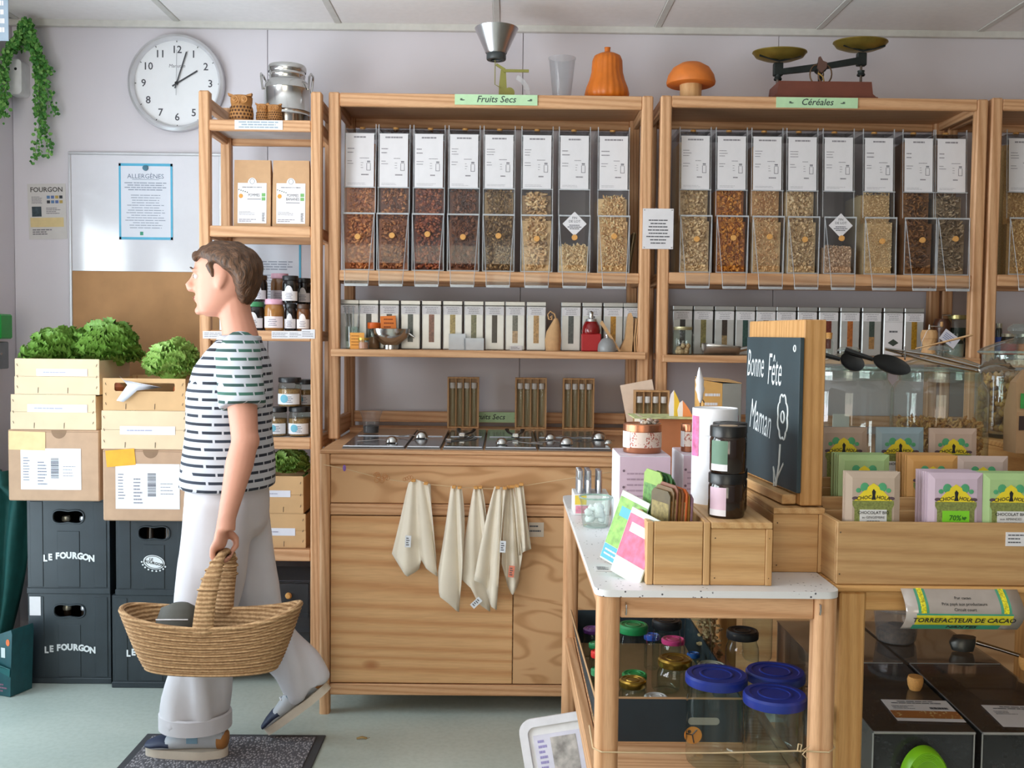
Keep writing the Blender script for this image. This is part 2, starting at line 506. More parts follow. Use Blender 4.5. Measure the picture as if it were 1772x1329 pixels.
for y in ty[1:5]:
    mk('cross_bar', MB().box(XL, XR, y - .0135, y + .0135, ZC - .0088, ZC - .0006, .002), GRID, ce)
struct('trim_1', MB().box(XL, XR, YB - .025, YB, ZC - .032, ZC - .004, .002), GRID)

# ------------------------------------------------------------------ left wall fittings
o = thing('door_release_box', 'green emergency door release box high on the left wall edge', 'alarm box', (XL, 4.1, P(5, 565, 4.1).z))
h = .05
mk('body', MB().box(.001, .072, -.05, .05, -h, h, .006), plain('#1f9a3f', .4), o)
mk('label_plate', MB().box(.012, .050, -.0525, -.05, -.02, .012), PAPER, o)
mk('print', MB().words(.016, .046, -.014, .006, 2, -.0530), INK, o)
o = thing('door_lock', 'grey steel lock plate with a short lever below the green box', 'lock', (XL, 4.1, P(5, 615, 4.1).z))
mk('plate', MB().box(.001, .055, -.05, .05, -.055, .055, .004), plain('#7d8285', .35, .8), o)
mk('lever', MB().tube([(.04, -.052, .01), (.04, -.068, .01), (.085, -.07, .008)], .005), STEEL, o, True)
a, b_, z0, z1 = R(-40, -30, 14, 70, 3.3)
o = thing('hanging_poster', 'blue grey printed poster hanging by the ceiling corner', 'poster', (a, 3.3, z0))
mk('sheet', MB().box(0, b_ - a, 0, .004, 0, ZC - .01 - z0), plain('#93a3b3', .6), o)
mk('print', MB().words(.03, b_ - a - .008, .02, .16, 5, -.0006, seed=4), PAPER, o)

# ------------------------------------------------------------------ shelving
def shelving(name, label, group, pxl, pxr, ytop, yf, yr, pw, rails, zb, ref, extra=()):
    """posts at four corners, one front rail + board + rear rail for each level (rail rows in pixels at the front plane)"""
    x0, x1 = P(pxl, 400, yf).x, P(pxr, 400, yf).x
    zt = P((pxl + pxr) / 2, ytop, yf).z
    o = thing(name, label, 'shelf', ((x0 + x1) / 2, (yf + yr) / 2, zb), group=group)
    for (xa, ya) in ((x0, yf), (x1 - pw, yf), (x0, yr - pw), (x1 - pw, yr - pw)):
        mk('post', MB().box(xa, xa + pw, ya, ya + pw, zb, zt, .005), WZ, o, w=True)
    lev = []
    for (r0, r1, th) in rails:
        zz1, zz0 = P((pxl + pxr) / 2, r0, yf).z, P((pxl + pxr) / 2, r1, yf).z
        mk('front_rail', MB().box(x0 + pw, x1 - pw, yf + .002, yf + .024, zz0, zz1, .003), WX, o, w=True)
        mk('rear_rail', MB().box(x0 + pw, x1 - pw, yr - .024, yr - .002, zz0, zz1, .003), WX, o, w=True)
        for xa in (x0 + .006, x1 - .028):
            mk('side_rail', MB().box(xa, xa + .022, yf + pw, yr - pw, zz0, zz1, .003), WY, o, w=True)
        if th:
            mk('shelf_board', MB().box(x0 + .03, x1 - .03, yf + .025, yr - .025, zz1 - .014, zz1 - .001), th, o, w=True)
        lev.append(zz1)
    return o, x0, x1, lev, zt
PLY = plywood()
SHW = plain('#cfcac8', .6)

# tall narrow unit on the left
LY, LR = 3.80, 4.13
ls, lx0, lx1, LLEV, _ = shelving('tall_narrow_shelf', 'tall narrow pine shelf holding owls, kraft bags, jam jars and crates', None, 344, 556, 157, LY, LR, .040,
    [(207, 226, SHW), (391, 410, SHW), (572, 590, SHW), (757, 777, SHW), (951, 971, WX), (1137, 1157, WX)], 0.0, 0)
for xa in (lx0 + .004, lx1 - .034):
    z = P(350, 165, LY).z
    mk('top_side_rail', MB().box(xa, xa + .03, LY + .04, LR - .04, z - .04, z, .003), WY, ls, w=True)

# the counter cabinet under the dried-fruit shelves
CY, CR = 3.49, 4.28
zc = P(820, 787, CY).z
cx0 = P(552, 1000, CY).x; cx1 = P(1152, 1000, CY).x
def cabinet(name, label, x0, x1, split, group=None):
    o = thing(name, label, 'cabinet', ((x0 + x1) / 2, (CY + CR) / 2, 0), group=group)
    pw = .036
    pz = zc - .002
    for xa in (x0, x1 - pw):
        mk('leg', MB().prism(rrect(xa, xa + pw, CY, CY + .045, .012), 0, pz, 'z'), WZ, o, True, w=True)
        mk('leg', MB().prism(rrect(xa, xa + pw, CR - .045, CR, .012), 0, pz, 'z'), WZ, o, True, w=True)
    zz = lambda y: P(760, y, CY).z
    a, b_ = x0 + pw + .001, x1 - pw - .001
    mk('apron', MB().box(a, b_, CY + .004, CY + .03, zz(806), zc - .003, .003), WX, o, w=True)
    mk('drawer_front', MB().box(a, b_, CY + .016, CY + .034, zz(873), zz(807), .002), PLY, o, w=True)
    mk('middle_rail', MB().box(a, b_, CY + .006, CY + .03, zz(893), zz(874), .003), WX, o, w=True)
    mk('bottom_rail', MB().box(a, b_, CY + .006, CY + .03, zz(1205), zz(1186), .003), WX, o, w=True)
    xs = split
    dl = mk('door', MB().box(a + .002, xs - .0015, CY + .010, CY + .028, zz(1184), zz(895), .0015), wood('x', '#dcae7c', '#c48a55', 'knotty_pine', .38, .55, 5.2), o, w=True)
    mk('door', MB().box(xs + .0015, b_ - .002, CY + .010, CY + .028, zz(1184), zz(895), .0015), PLY, o, w=True)
    mk('carcass', MB().box(a + .004, b_ - .004, CY + .036, CR - .05, zz(1200), zz(808)), WX, o, w=True)
    mk('worktop', MB().box(x0 + .002, x1 - .002, CY + .002, CR - .002, zc - .002, zc + .012, .003), WX, o, w=True)
    return o
cabinet('counter_cabinet', 'knotty pine counter cabinet with two doors below the dried fruit dispensers', cx0, cx1, P(888, 1040, CY).x)
cx2 = cx1 + .01; cx3 = cx2 + 1.3
cabinet('counter_cabinet', 'pine counter cabinet under the cereal dispensers, half hidden by chocolate display', cx2, cx3, cx2 + .68)
WT = zc + .012

UY, UR = 3.84, 4.26
RL = [(163, 186, WX), (470, 488, None)]
u1, ux0, ux1, UL, uzt = shelving('dispenser_shelf_unit', 'pine shelf unit under the Fruits Secs sign with eight bulk dispensers', 'pine dispenser shelf units', 568, 1127, 162, UY, UR, .042, RL, WT, 0)
u2, vx0, vx1, VL, vzt = shelving('dispenser_shelf_unit', 'pine shelf unit under the Céréales sign with eight bulk dispensers', 'pine dispenser shelf units', 1140, 1704, 168, UY, UR, .042, [(168, 188, WX), (474, 494, None)], WT, 0)
u3, tx0, tx1, TL, tzt = shelving('dispenser_shelf_unit', 'pine shelf unit cut by the frame edge beyond the Céréales unit', 'pine dispenser shelf units', 1710, 2270, 172, UY, UR, .042, [(174, 194, WX), (478, 498, None)], WT, 0)
SHY = {}
def mid(o, x0, x1, ya, yb, zbins):
    pc = (P(0, 0, 1), )
    zz1 = P(845, ya, 3.80).z
    # middle board slides in front of the posts, dispenser board lies on its rail
    mk('shelf_board', MB().box(x0 + .018, x1 - .018, 3.80, 3.838, zz1 - .027, zz1, .002), WX, o, w=True)
    mk('shelf_board', MB().box(x0 + .043, x1 - .043, 3.838, UR - .043, zz1 - .027, zz1, .001), WX, o, w=True)
    mk('shelf_board', MB().box(x0 + .043, x1 - .043, UY + .026, UR - .026, zbins - .015, zbins, .001), WX, o, w=True)
    zl = P(700, 712, 4.2).z
    mk('rear_ledge_rail', MB().box(x0 + .043, x1 - .043, UR - .05, UR - .028, zl - .045, zl, .002), WX, o, w=True)
    for xa in (x0 + .006, x1 - .03):
        mk('foot_rail', MB().box(xa, xa + .024, UY + .043, UR - .043, WT + .004, WT + .075, .002), WY, o, w=True)
    return zz1
M1 = mid(u1, ux0, ux1, 607, 620, UL[1]); M2 = mid(u2, vx0, vx1, 611, 625, VL[1]); M3 = mid(u3, tx0, tx1, 614, 628, TL[1])

# ------------------------------------------------------------------ bulk dispensers
W_, H_, D_ = .1225, .560, .26
def bin_parts(o, knobz=.132, topk=True):
    h = W_ / 2
    t = .0025
    def body():
        b = MB()
        for x in (-h, h - t):
            b.prism([(0.0, 0), (D_, 0), (D_, H_), (.05, H_), (.05, .545), (.03, .218), (0.0, .218)], x, x + t, 'x')
        b.box(-h + t, h - t, D_ - t, D_, 0, H_)
        b.box(-h + t, h - t, 0, D_ - t, 0, t)
        return b
    mk('bin_body', body, ACR, o, key='binbody')
    def pane():
        return MB().add([(-h + t, .031, .222), (h - t, .031, .222), (h - t, .049, .53), (-h + t, .049, .53)], [(0, 1, 2, 3)])
    mk('front_pane', pane, ACR, o, key='binpane', solid=.002)
    mk('flap', lambda: MB().box(-h + .004, h - .004, .002, .0045, .03, .214), ACR, o, key='binflap')
    k = mk('knob', lambda: MB().lathe([(0, -.012), (.0105, -.0115), (.0115, -.008), (.009, 0), (.006, .012), (0, .013)], 16).xf(Matrix.Rotation(-PI / 2, 4, 'X')), CORK, o, True, key='binknob', loc=(0, -.012, knobz))
    def chute():
        b = MB()
        a, c = h - .003, .0445
        for sgn in (-1, 1):
            b.add([(sgn * a, -.002, .205), (sgn * c, -.050, -.03), (sgn * c, -.050, -.058), (sgn * c, -.029, -.034), (sgn * c, -.029, .003), (sgn * (a - .002), -.002, .006)], [(0, 1, 2, 3, 4, 5)])
        b.box(-c, c, -.050, -.0485, -.058, -.012)
        b.add([(-c, -.048, -.058), (c, -.048, -.058), (c, -.029, -.036), (-c, -.029, -.036)], [(0, 1, 2, 3)])
        return b
    mk('chute', chute, ACR, o, key='binchute')
    def edges():
        b = MB(); r = .0016
        for sgn in (-1, 1):
            x = sgn * (h - r)
            b.box(x - r, x + r, -.0015, .0005, .0, .218)
            b.add([(x - r, .0285, .218), (x + r, .0285, .218), (x + r, .0485, .545), (x - r, .0485, .545)], [(0, 1, 2, 3)])
            b.box(x - r, x + r, .048, .050, .54, H_)
            b.tube([(sgn * (h - .003), -.003, .205), (sgn * .0445, -.049, -.03), (sgn * .0445, -.0505, -.056)], .0012, 4)
        b.box(-h, h, -.002, .004, .213, .219)
        b.box(-h, h, -.002, .002, .0, .005)
        b.box(-h, h, .0255, .0285, .316, .320)
        b.box(-h + .004, h - .004, .045, .0475, .520, .526)
        b.box(-.0445, .0445, -.054, -.048, -.062, -.052, .001)
        return b
    mk('edge_strips', edges, EDGE, o, key='binedges')
    if topk:
        l = mk('lid', lambda: MB().box(-h + .004, h - .004, .055, D_ - .005, .541, .5435), SMOKE, o, key='binlid')
        mk('knob', lambda: MB().lathe([(0, 0), (.009, .0), (.0115, .008), (.0105, .014), (0, .0145)], 12), CORK, l, True, key='bintopknob', loc=(0, .10, .544))

def crescent(b, c, M, s):
    n = 5
    pts = []
    for i in range(n):
        a = -1.2 + 2.4 * i / (n - 1)
        pts.append(Vector(c) + M @ Vector((s * math.sin(a), s * math.cos(a) - s * .7, 0)))
    b.tube(pts, [s * .18, s * .36, s * .42, s * .36, s * .18], 5)
def heap(kind, n, size, z1, seed, zt=None):
    """nuts or pasta lying behind the panes: a core with pieces packed against the front"""
    rg = random.Random(seed); b = MB(); h = W_ / 2 - .006
    zlo = min(z1, .205)
    b.box(-h, h, .034, D_ - .01, .004, zlo - .006)
    if z1 > .21: b.box(-h, h, .070, D_ - .01, zlo - .006, z1 - .01)
    tries = 0
    n = int(n * 1.9)
    for i in range(n):
        z = rg.uniform(.006 + size * .4, min(z1, .335)) if (z1 < .34 or i % 12) else rg.uniform(z1 - .05, z1)
        up = z > .205
        x = rg.uniform(-h + size * .6, h - size * .6)
        y = rg.uniform(.014, .024) + size * .25 if not up else rg.uniform(.044, .054) + size * .25 + max(0, (z - .22)) * .06
        y = min(y, .032) if not up else y
        if size > .016 and not up: y = max(y, .006 + size * .55)
        E = Euler((rg.uniform(0, 6.3), rg.uniform(0, 6.3), rg.uniform(0, 6.3))).to_matrix()
        s = size * rg.uniform(.8, 1.15) / 2
        c = (x, y, z)
        if kind == 'almond': b.ell(c, (s * .55, s * .38, s), E, 6, 4)
        elif kind == 'round': b.ell(c, (s * .8, s * .8, s * .95), E, 6, 4)
        elif kind == 'flake': b.ell(c, (s, s * .75, s * .3), E, 5, 3)
        elif kind == 'grain': b.ell(c, (s * .55, s * .5, s), E, 4, 3)
        elif kind == 'long': b.ell(c, (s * .36, s * .36, s), E, 5, 4)
        elif kind == 'cashew': crescent(b, c, E, s * .72)
        elif kind == 'penne':
            d = E @ Vector((0, 0, s)); b.tube([Vector(c) - d, Vector(c) + d], s * .24, 6, cap=False)
        elif kind == 'elbow': crescent(b, c, E, s * .72)
    # upper surface
    if z1 > .21:
        for i in range(int(n * .06)):
            x = rg.uniform(-h + size * .6, h - size * .6); y = rg.uniform(.09, D_ - .03)
            s = size / 2
            b.ell((x, y, z1 - .008 + rg.uniform(0, .006)), (s * .6, s * .8, s * .6), Euler((0, 0, rg.uniform(0, 6))).to_matrix(), 5, 3)
    for i, p in enumerate(b.v):
        b.v[i] = (max(-h - .001, min(h + .001, p[0])), max(.0062 if p[2] < .213 else .0385 + max(0, (p[2] - .222)) * .059, p[1]), max(.0035, p[2]))
    return b
CARDS = {}
def card(o, sd, title):
    c = mk('price_card', lambda: MB().box(-.054, .054, 0, .0008, 0, .206), PAPER, o, key='pricecard', loc=(-.001, .030, .319), rot=(-.055, 0, 0))
    rg = random.Random(sd)
    b = MB()
    b.words(-.035, .036, .186, .197, 1, -.0004, .55, 'c', sd)
    b.words(-.047, -.015, .125, .155, rg.randint(2, 3), -.0004, .25, 'l', sd + 1)
    b.words(-.047, -.020, .085, .105, 2, -.0004, .25, 'l', sd + 2)
    b.words(.0, .036, .108, .114, 1, -.0004, .4, 'l', sd + 3)
    b.words(.004, .014, .07, .098, 3, -.0004, .2, 'l', sd + 4)
    b.words(.006, .036, .044, .052, 1, -.0004, .6, 'l', sd + 5)
    b.words(-.046, .030, .008, .018, 2, -.0004, .2, 'l', sd + 6)
    mk('print', b, plain('#8b878d', .8), c)
    j = MB()
    for (xa, xb, za, zb_) in ((.026, .028, .066, .092), (.040, .042, .066, .092), (.026, .042, .064, .066), (.028, .040, .092, .094), (.028, .040, .096, .101)):
        j.quad(xa, xb, za, zb_, -.0005)
    mk('jar_icon', j, plain('#7c7a80', .8), c)
    return c
def diamond(o, z):
    d = mk('diamond_sign', MB().prism([(0, -.046), (.046, 0), (0, .046), (-.046, 0)], 0, .0008), PAPER, o, loc=(.0, -.004, z))
    text('FIN', .013, INK, d, (0, -.0006, .022)); text('DE LOT', .013, INK, d, (0, -.0006, .009))
    mk('print', MB().words(-.028, .028, -.022, -.002, 3, -.0006, .45, 'c', 3), INK, d)

NUT = [  # px centre, px row of the shelf, kind, count, size, fill height, colours, nut words, label words
 (620, 'almond', 230, .020, .50, ['#8a4e2b', '#a8683a', '#c48a55', '#7a4326'], 'almonds', 'whole brown almonds'),
 (679, 'almond', 260, .017, .52, ['#5e3420', '#7d4a2d', '#95613c', '#b07a4b'], 'roasted_almonds', 'small dark roasted almonds'),
 (740, 'round', 330, .0135, .515, ['#4f2417', '#6d3421', '#8a4a2e', '#a0623f'], 'hazelnuts', 'round reddish hazelnuts'),
 (801, 'flake', 300, .019, .32, ['#3b2119', '#54301f', '#6d4029', '#86583a'], 'pecans', 'dark brown pecan halves'),
 (862, 'flake', 380, .014, .32, ['#4c3a28', '#6f563b', '#8c7350', '#a68d68'], 'walnut_pieces', 'grey brown walnut pieces'),
 (928, 'long', 150, .030, .31, ['#7a6247', '#c9ae86', '#b3946b', '#d9c39c'], 'brazil_nuts', 'long tan brazil nuts'),
 (993, 'cashew', 130, .019, .11, ['#cdb58c', '#dac7a2', '#bfa37a'], 'cashew_pieces', 'broken cashew pieces'),
 (1061, 'cashew', 240, .021, .30, ['#cdae80', '#dcc298', '#b99263', '#e2cda6'], 'cashews', 'pale whole cashews'),
]
CER = [
 (1203, 'almond', 240, .019, .515, ['#a8906c', '#c3ad86', '#d6c3a0', '#8d7453'], 'pistachios', 'beige pistachios in shells'),
 (1266, 'flake', 320, .016, .33, ['#a86a22', '#c98a34', '#8a4c1c', '#dba54e'], 'curry_nut_mix', 'yellow brown curry nut mix'),
 (1328, 'cashew', 280, .017, .50, ['#b08a5f', '#cda97b', '#dcc096', '#9a744c'], 'toasted_crescents', 'tan curved toasted nuts'),
 (1389, 'flake', 320, .016, .33, ['#8a7458', '#bfa57e', '#d8c4a0', '#6d553b'], 'muesli', 'mottled beige muesli flakes'),
 (1452, 'flake', 260, .011, .11, ['#a28a74', '#bfa58d', '#cdb89f'], 'spelt_flakes', 'pinkish beige flakes'),
 (1522, 'grain', 620, .0085, .32, ['#b89f74', '#cbb48a', '#d8c59e'], 'rolled_grain', 'fine beige grain'),
 (1591, 'penne', 190, .034, .52, ['#5d3d20', '#7a532c', '#92683a'], 'brown_pasta', 'dark brown pasta tubes'),
 (1648, 'penne', 190, .030, .31, ['#6d5f4e', '#8d7d67', '#a39278'], 'grey_pasta', 'grey brown pasta tubes'),
]
ORD = ['first', 'second', 'third', 'fourth', 'fifth', 'sixth', 'seventh', 'eighth', 'ninth', 'tenth', 'eleventh', 'twelfth', 'thirteenth', 'fourteenth']
BY = 3.868
def bins(rows, zs, base, unit, sd):
    for i, (px, kind, n, size, fill, cols, nm, words_) in enumerate(rows):
        q = P(px, base, BY)
        z = zs + .0006
        o = thing('bulk_dispenser', 'clear acrylic bulk dispenser of %s, %s in the %s row' % (words_, ORD[i], unit), 'dispenser', (q.x, BY, z), group='bulk dispensers in the %s row' % unit)
        bin_parts(o, .132 + ((i * 37) % 5 - 2) * .003)
        card(o, sd + i * 11, '')
        if fill < .2: diamond(o, .185)
        c = mk(nm, heap(kind, n, size, fill, sd * 3 + i), grains('heap_' + nm, cols, gain=(1.5, 1.36, 1.22)), None, True, loc=(q.x, BY, z), ang=1.2)
        tag(c, '%s filling the %s dispenser of the %s row' % (words_, ORD[i], unit), 'dry food', None, 'stuff')
bins(NUT, UL[1], 470, 'dried fruit', 100)
bins(CER, VL[1], 474, 'cereal', 300)
bins([(1772, 'elbow', 260, .018, .515, ['#a88a58', '#c4a672', '#d8bf8e'], 'elbow_pasta', 'yellowish elbow pasta')], TL[1], 478, 'frame edge', 500)

# ------------------------------------------------------------------ signs on the units
GREEN = plain('#b9dcb0', .6); GINK = plain('#3c4a44', .7)
def sign(px0, py0, px1, py1, Y, s, label, size):
    a, b_, z0, z1 = R(px0, py0, px1, py1, Y)
    o = thing('shelf_sign', label, 'sign', ((a + b_) / 2, Y, (z0 + z1) / 2), group='pale green shelf signs')
    mk('board', MB().box(-(b_ - a) / 2, (b_ - a) / 2, -.003, 0, -(z1 - z0) / 2, (z1 - z0) / 2), GREEN, o)
    text(s, size, GINK, o, (0, -.0034, .001), shear=.25, bold=.012)
    w = len(s) * size * .29 + .018
    f = MB()
    for sg in (-1, 1):
        f.ell((sg * w, -.0035, -.002), (.010, .0003, .002)); f.ell((sg * w + sg * .004, -.0035, .002), (.005, .0003, .002))
    mk('leaf_ornament', f, GINK, o)
    return o
sign(787, 164, 930, 182, UY + .0005, 'Fruits Secs', 'pale green Fruits Secs sign on the top rail of the shelf', .034)
sign(1343, 169, 1484, 187, UY + .0005, 'Céréales', 'pale green Céréales sign on the top rail of the shelf', .034)
a, b_, z0, z1 = R(812, 713, 893, 731, UR - .052)
sign(800, 713, 893, 731, UR - .052, 'Fruits Secs', 'pale green Fruits Secs sign on the low rear rail behind utensils', .030)
a, b_, z0, z1 = R(1112, 361, 1165, 431, UY - .002)
o = thing('printed_notice', 'white printed notice panel screwed across the two middle posts', 'notice', ((a + b_) / 2, UY - .0005, (z0 + z1) / 2))
w, h = (b_ - a) / 2, (z1 - z0) / 2
mk('backing', MB().box(-w, w, -.004, 0, -h, h), PAPER, o)
mk('print', MB().words(-w + .012, w - .01, -h + .016, h * .5, 8, -.0046, .35, 'c', 9), INK, o)
for sx in (-1, 1):
    for sz in (-1, 1):
        mk('screw', MB().lathe([(.0025, 0), (.002, .001), (0, .0012)], 8).xf(Matrix.Rotation(PI / 2, 4, 'X')), STEEL, o, True, loc=(sx * (w - .006), -.004, sz * (h - .006)))

# ------------------------------------------------------------------ spice tins on the middle boards
TINM = plain('#c6c6c4', .38, .55, .04); TINL = plain('#b4b4b2', .35, .7, .04)
TW, TH, TD = .0375, .190, .085
def tin(px, py, zs, col, label, group, Y=3.95, noback=False, col2=None, win=True):
    x = P(px, py, Y).x
    o = thing('spice_tin', label, 'tin', (x, Y, zs + .0006), group=group)
    mk('body', lambda: MB().box(-TW, TW, 0, TD, 0, TH - .018, .003), TINM, o, key='tinbody')
    mk('lid', lambda: MB().box(-TW - .0008, TW + .0008, -.0008, TD + .0008, TH - .0175, TH, .002), TINL, o, key='tinlid')
    if win:
        wn = mk('window', lambda: MB().box(-.0105, .0105, -.0008, 0, .028, .140), plain(col, .3, var=.35, scale=120), o, key='tinwin')
        if col2: mk('settled_spice', lambda: MB().box(-.0105, .0105, -.0013, -.0008, .028, .075), plain(col2, .3, var=.3, scale=120), wn, key='tinwin2')
    l = mk('label', lambda: MB().box(-TW + .002, TW - .002, -.0010, -.0002, .136, .168), PAPER, o, key='tinlabel')
    mk('print', lambda: MB().words(-.03, .03, .139, .166, 4, -.0014, .3, 'c', 5), plain('#8a868c', .8), l, key='tinprint')
    return o
T1 = [(604, '#6f726d', None), (638, '#2e302d', None), (673.5, '#33312e', None), (710, '#3d4643', None), (746.5, '#7a4a38', None), (783, '#a08a4e', None), (819.5, '#6f6d4c', None),
      (855.5, '#2c2119', None), (891, '#65645a', '#a58a68'), (927.5, '#a8824f', None), (987.5, '#474c4b', None), (1024, '#4b4b4a', None), (1060.5, '#b07c1c', None), (1095, '#5a5a55', None)]
for i, (px, c, c2) in enumerate(T1):
    tin(px, 600, M1, c, 'silver spice tin with window strip, %s in the row under the dried fruit' % ORD[i], 'spice tins under the dried fruit', col2=c2)
T2 = [(1180.5, '#3a3530', None), (1216.5, '#7d7345', None), (1253, '#3b2f28', '#8a7350'), (1289, '#2f4a44', None), (1324.5, '#5d4f43', None), (1359.5, '#8a7d52', None), (1396, '#2c3330', None),
      (1433, '#6b2f22', None), (1470, '#a5602c', None), (1507.5, '#3f4a42', '#9a7448'), (1545, None, None), (1581, '#9a7322', None)]
for i, (px, c, c2) in enumerate(T2):
    o = tin(px, 605, M2, c or '#333333', ('white spice tin printed with a dark diamond emblem under the cereal dispensers' if c is None else 'silver spice tin with window strip, %s in the row under the cereals' % ORD[i]), 'spice tins under the cereals', col2=c2, win=c is not None)
    if c is None:
        mk('emblem', MB().prism([(0, .040), (.021, .053), (.012, .060), (0, .068), (-.012, .060), (-.021, .053)], -.0012, -.0002), plain('#39433c', .6), o)
        mk('front_sheet', MB().box(-TW + .002, TW - .002, -.0008, -.0002, .006, .134), PAPER, o)
        mk('print', MB().words(-.024, .024, .092, .102, 1, -.0012, .7, 'c', 8), INK, o)
gx = (ux1 + vx0) / 2

# ------------------------------------------------------------------ on the wall
o = thing('wall_clock', 'round white wall clock with silver rim above the whiteboard', 'clock', P(308, 146, YB))
cr = 82 * YB / F
RX = Matrix.Rotation(PI / 2, 4, 'X')
mk('rim', MB().lathe([(cr * .86, 0), (cr * .97, 0), (cr, .012), (cr * .985, .034), (cr * .93, .042), (cr * .885, .030), (cr * .88, .012)], 64).xf(RX), plain('#dcdce0', .32, .55, .03), o, True)
mk('dial', MB().lathe([(0, .012), (cr * .884, .012), (cr * .884, .004), (0, .004)], 64).xf(RX), plain('#eceef2', .5, var=.01), o, True, ang=.4)
for k in range(1, 13):
    a = PI / 2 - k * PI / 6
    text(str(k), .043, plain('#4a4a52', .6), o, (cr * .69 * math.cos(a), -.0128, cr * .69 * math.sin(a)), name='numeral', bold=.012)
tk = MB()
for k in range(12):
    a = k * PI / 6; c, s_ = math.cos(a), math.sin(a); r0, r1, w = cr * .845, cr * .875, .0016
    tk.add([(r0 * c - w * s_, -.0127, r0 * s_ + w * c), (r0 * c + w * s_, -.0127, r0 * s_ - w * c), (r1 * c + w * s_, -.0127, r1 * s_ - w * c), (r1 * c - w * s_, -.0127, r1 * s_ + w * c)], [(0, 1, 2, 3)])
mk('minute_marks', tk, DARK, o)
text('Manutan', .020, plain('#77777d', .7), o, (0, -.0127, cr * .36), shear=.2)
def hand(nm, dx, dz, ln, tail, w, y, mat_):
    a = math.atan2(dz, dx); M = Matrix.Rotation(-a, 4, 'Y')
    mk(nm, MB().box(-tail, ln, y - .0012, y, -w, w, .0004).xf(M), mat_, o)
hand('hour_hand', 36, 22, cr * .50, .022, .0034, -.016, plain('#3f4046', .4))
hand('minute_hand', 17, 52, cr * .68, .022, .0026, -.019, plain('#3f4046', .4))
hand('second_hand', 1, 50, cr * .68, .05, .0008, -.022, plain('#8d8d92', .4))
mk('hub', MB().lathe([(0, .026), (.006, .026), (.006, .012)], 12).xf(RX), DARK, o, True)

def poster(name, px0, py0, px1, py1, Y, label, cat='poster', col=PAPER, tilt=0.0, th=.0012):
    a, b_, z0, z1 = R(px0, py0, px1, py1, Y)
    w, h = (b_ - a) / 2, (z1 - z0) / 2
    o = thing(name, label, cat, ((a + b_) / 2, Y, (z0 + z1) / 2), rot=(0, tilt, 0))
    mk('sheet', MB().box(-w, w, -th, 0, -h, h), col, o)
    return o, w, h
o, w, h = poster('delivery_poster', 49, 318, 115, 414, YB - .0005, 'small pale FOURGON poster with yellow band left of the whiteboard', col=plain('#cfccca', .7, var=.02), tilt=-.025)
text('FOURGON', .028, plain('#55524f', .7), o, (0, -.0018, h * .78), bold=.02)
b = MB(); b.words(-w * .8, -w * .15, h * .28, h * .55, 6, -.0018, .4); b.words(-w * .05, w * .75, -h * .1, h * .15, 4, -.0018, .4, seed=3); b.words(-w * .8, w * .4, -h * .85, -h * .62, 3, -.0018, .5, seed=5)
mk('print', b, plain('#77747a', .8), o)
mk('photo', MB().quad(-w * .8, -w * .3, -h * .18, h * .18, -.0018), plain('#33424a', .6, var=.5, scale=60), o)
mk('yellow_band', MB().quad(-w * .9, w * .85, -h * .56, -h * .22, -.0016), plain('#d9c491', .7), o)
for i in range(8):
    mk('logo_square', MB().quad(0, w * .17, 0, h * .11, -.0018), plain(['#5d7fa8', '#33383f', '#b59c55', '#5a6ea0'][(i * 3 + i // 4) % 4], .7), o, loc=(w * (.0 + .22 * (i % 4)), 0, h * (.46 - .17 * (i // 4))))
# board: white upper sheet, brown lower sheet in one aluminium frame
a, b_, z0, z1 = R(123, 265, 386, 720, YB)
zs = P(250, 470, YB).z
o = thing('whiteboard', 'whiteboard with brown hardboard lower half behind the lettuce crates', 'whiteboard', ((a + b_) / 2, YB, z0))
w = (b_ - a) / 2; H = z1 - z0; zs -= z0
mk('white_panel', MB().box(-w + .012, w - .012, -.014, -.001, zs, H - .012), plain('#dfe0e8', .10, var=.01, spec=.7), o)
mk('brown_panel', MB().box(-w + .012, w - .012, -.0135, -.001, .012, zs - .001), plain('#b98c5f', .75, var=.10, scale=9), o)
al = plain('#c9cbd0', .35, .6)
for (x0, x1, zz0, zz1) in ((-w, w, H - .012, H), (-w, w, 0, .012), (-w, -w + .012, .012, H - .012), (w - .012, w, .012, H - .012)):
    mk('frame', MB().box(x0, x1, -.018, 0, zz0, zz1, .002), al, o)
BLUE = plain('#52b0d4', .5)
def notice(px0, py0, px1, py1, Y, label, title, tapes='tblr'):
    o, w, h = poster('notice', px0, py0, px1, py1, Y, label, 'notice', plain('#dde2ee', .6, var=.01))
    t = .011
    for k, (x0, x1, zz0, zz1) in {'t': (-w, w, h - t, h), 'b': (-w, w, -h, -h + t), 'l': (-w, -w + t * .8, -h, h), 'r': (w - t * .8, w, -h, h)}.items():
        if k in tapes: mk('blue_tape', MB().quad(x0, x1, zz0, zz1, -.0016), BLUE, o)
    if title:
        text(title, .027, plain('#6f7f95', .7), o, (0, -.0018, h * .66)); mk('underline', MB().quad(-w * .5, w * .5, h * .575, h * .585, -.0018), plain('#6f7f95', .7), o)
    b = MB(); b.words(-w * .8, w * .8, h * .28, h * .52, 4, -.0018, .45, 'c', 2); b.words(-w * .8, w * .8, -h * .72, h * .2, 14, -.0018, .3, 'c', 8)
    mk('print', b, plain('#9aa3b5', .8), o)
    return o, w, h
o, w, h = notice(206, 283, 299, 415, YB - .0145, 'ALLERGÈNES notice edged with blue tape on the whiteboard', 'ALLERGÈNES')
mk('magnet', MB().lathe([(0, .008), (.011, .007), (.012, 0)], 14).xf(RX), plain('#3c6f86', .4), o, True, loc=(0, -.0016, h * .88))
mk('green_logo', MB().quad(-w * .22, -w * .1, -h * .88, -h * .79, -.0018), plain('#3f9a7c', .6), o)
notice(396, 416, 521, 560, YB - .0005, 'white notice with a blue tape edge behind the jam jars', '', 'r')

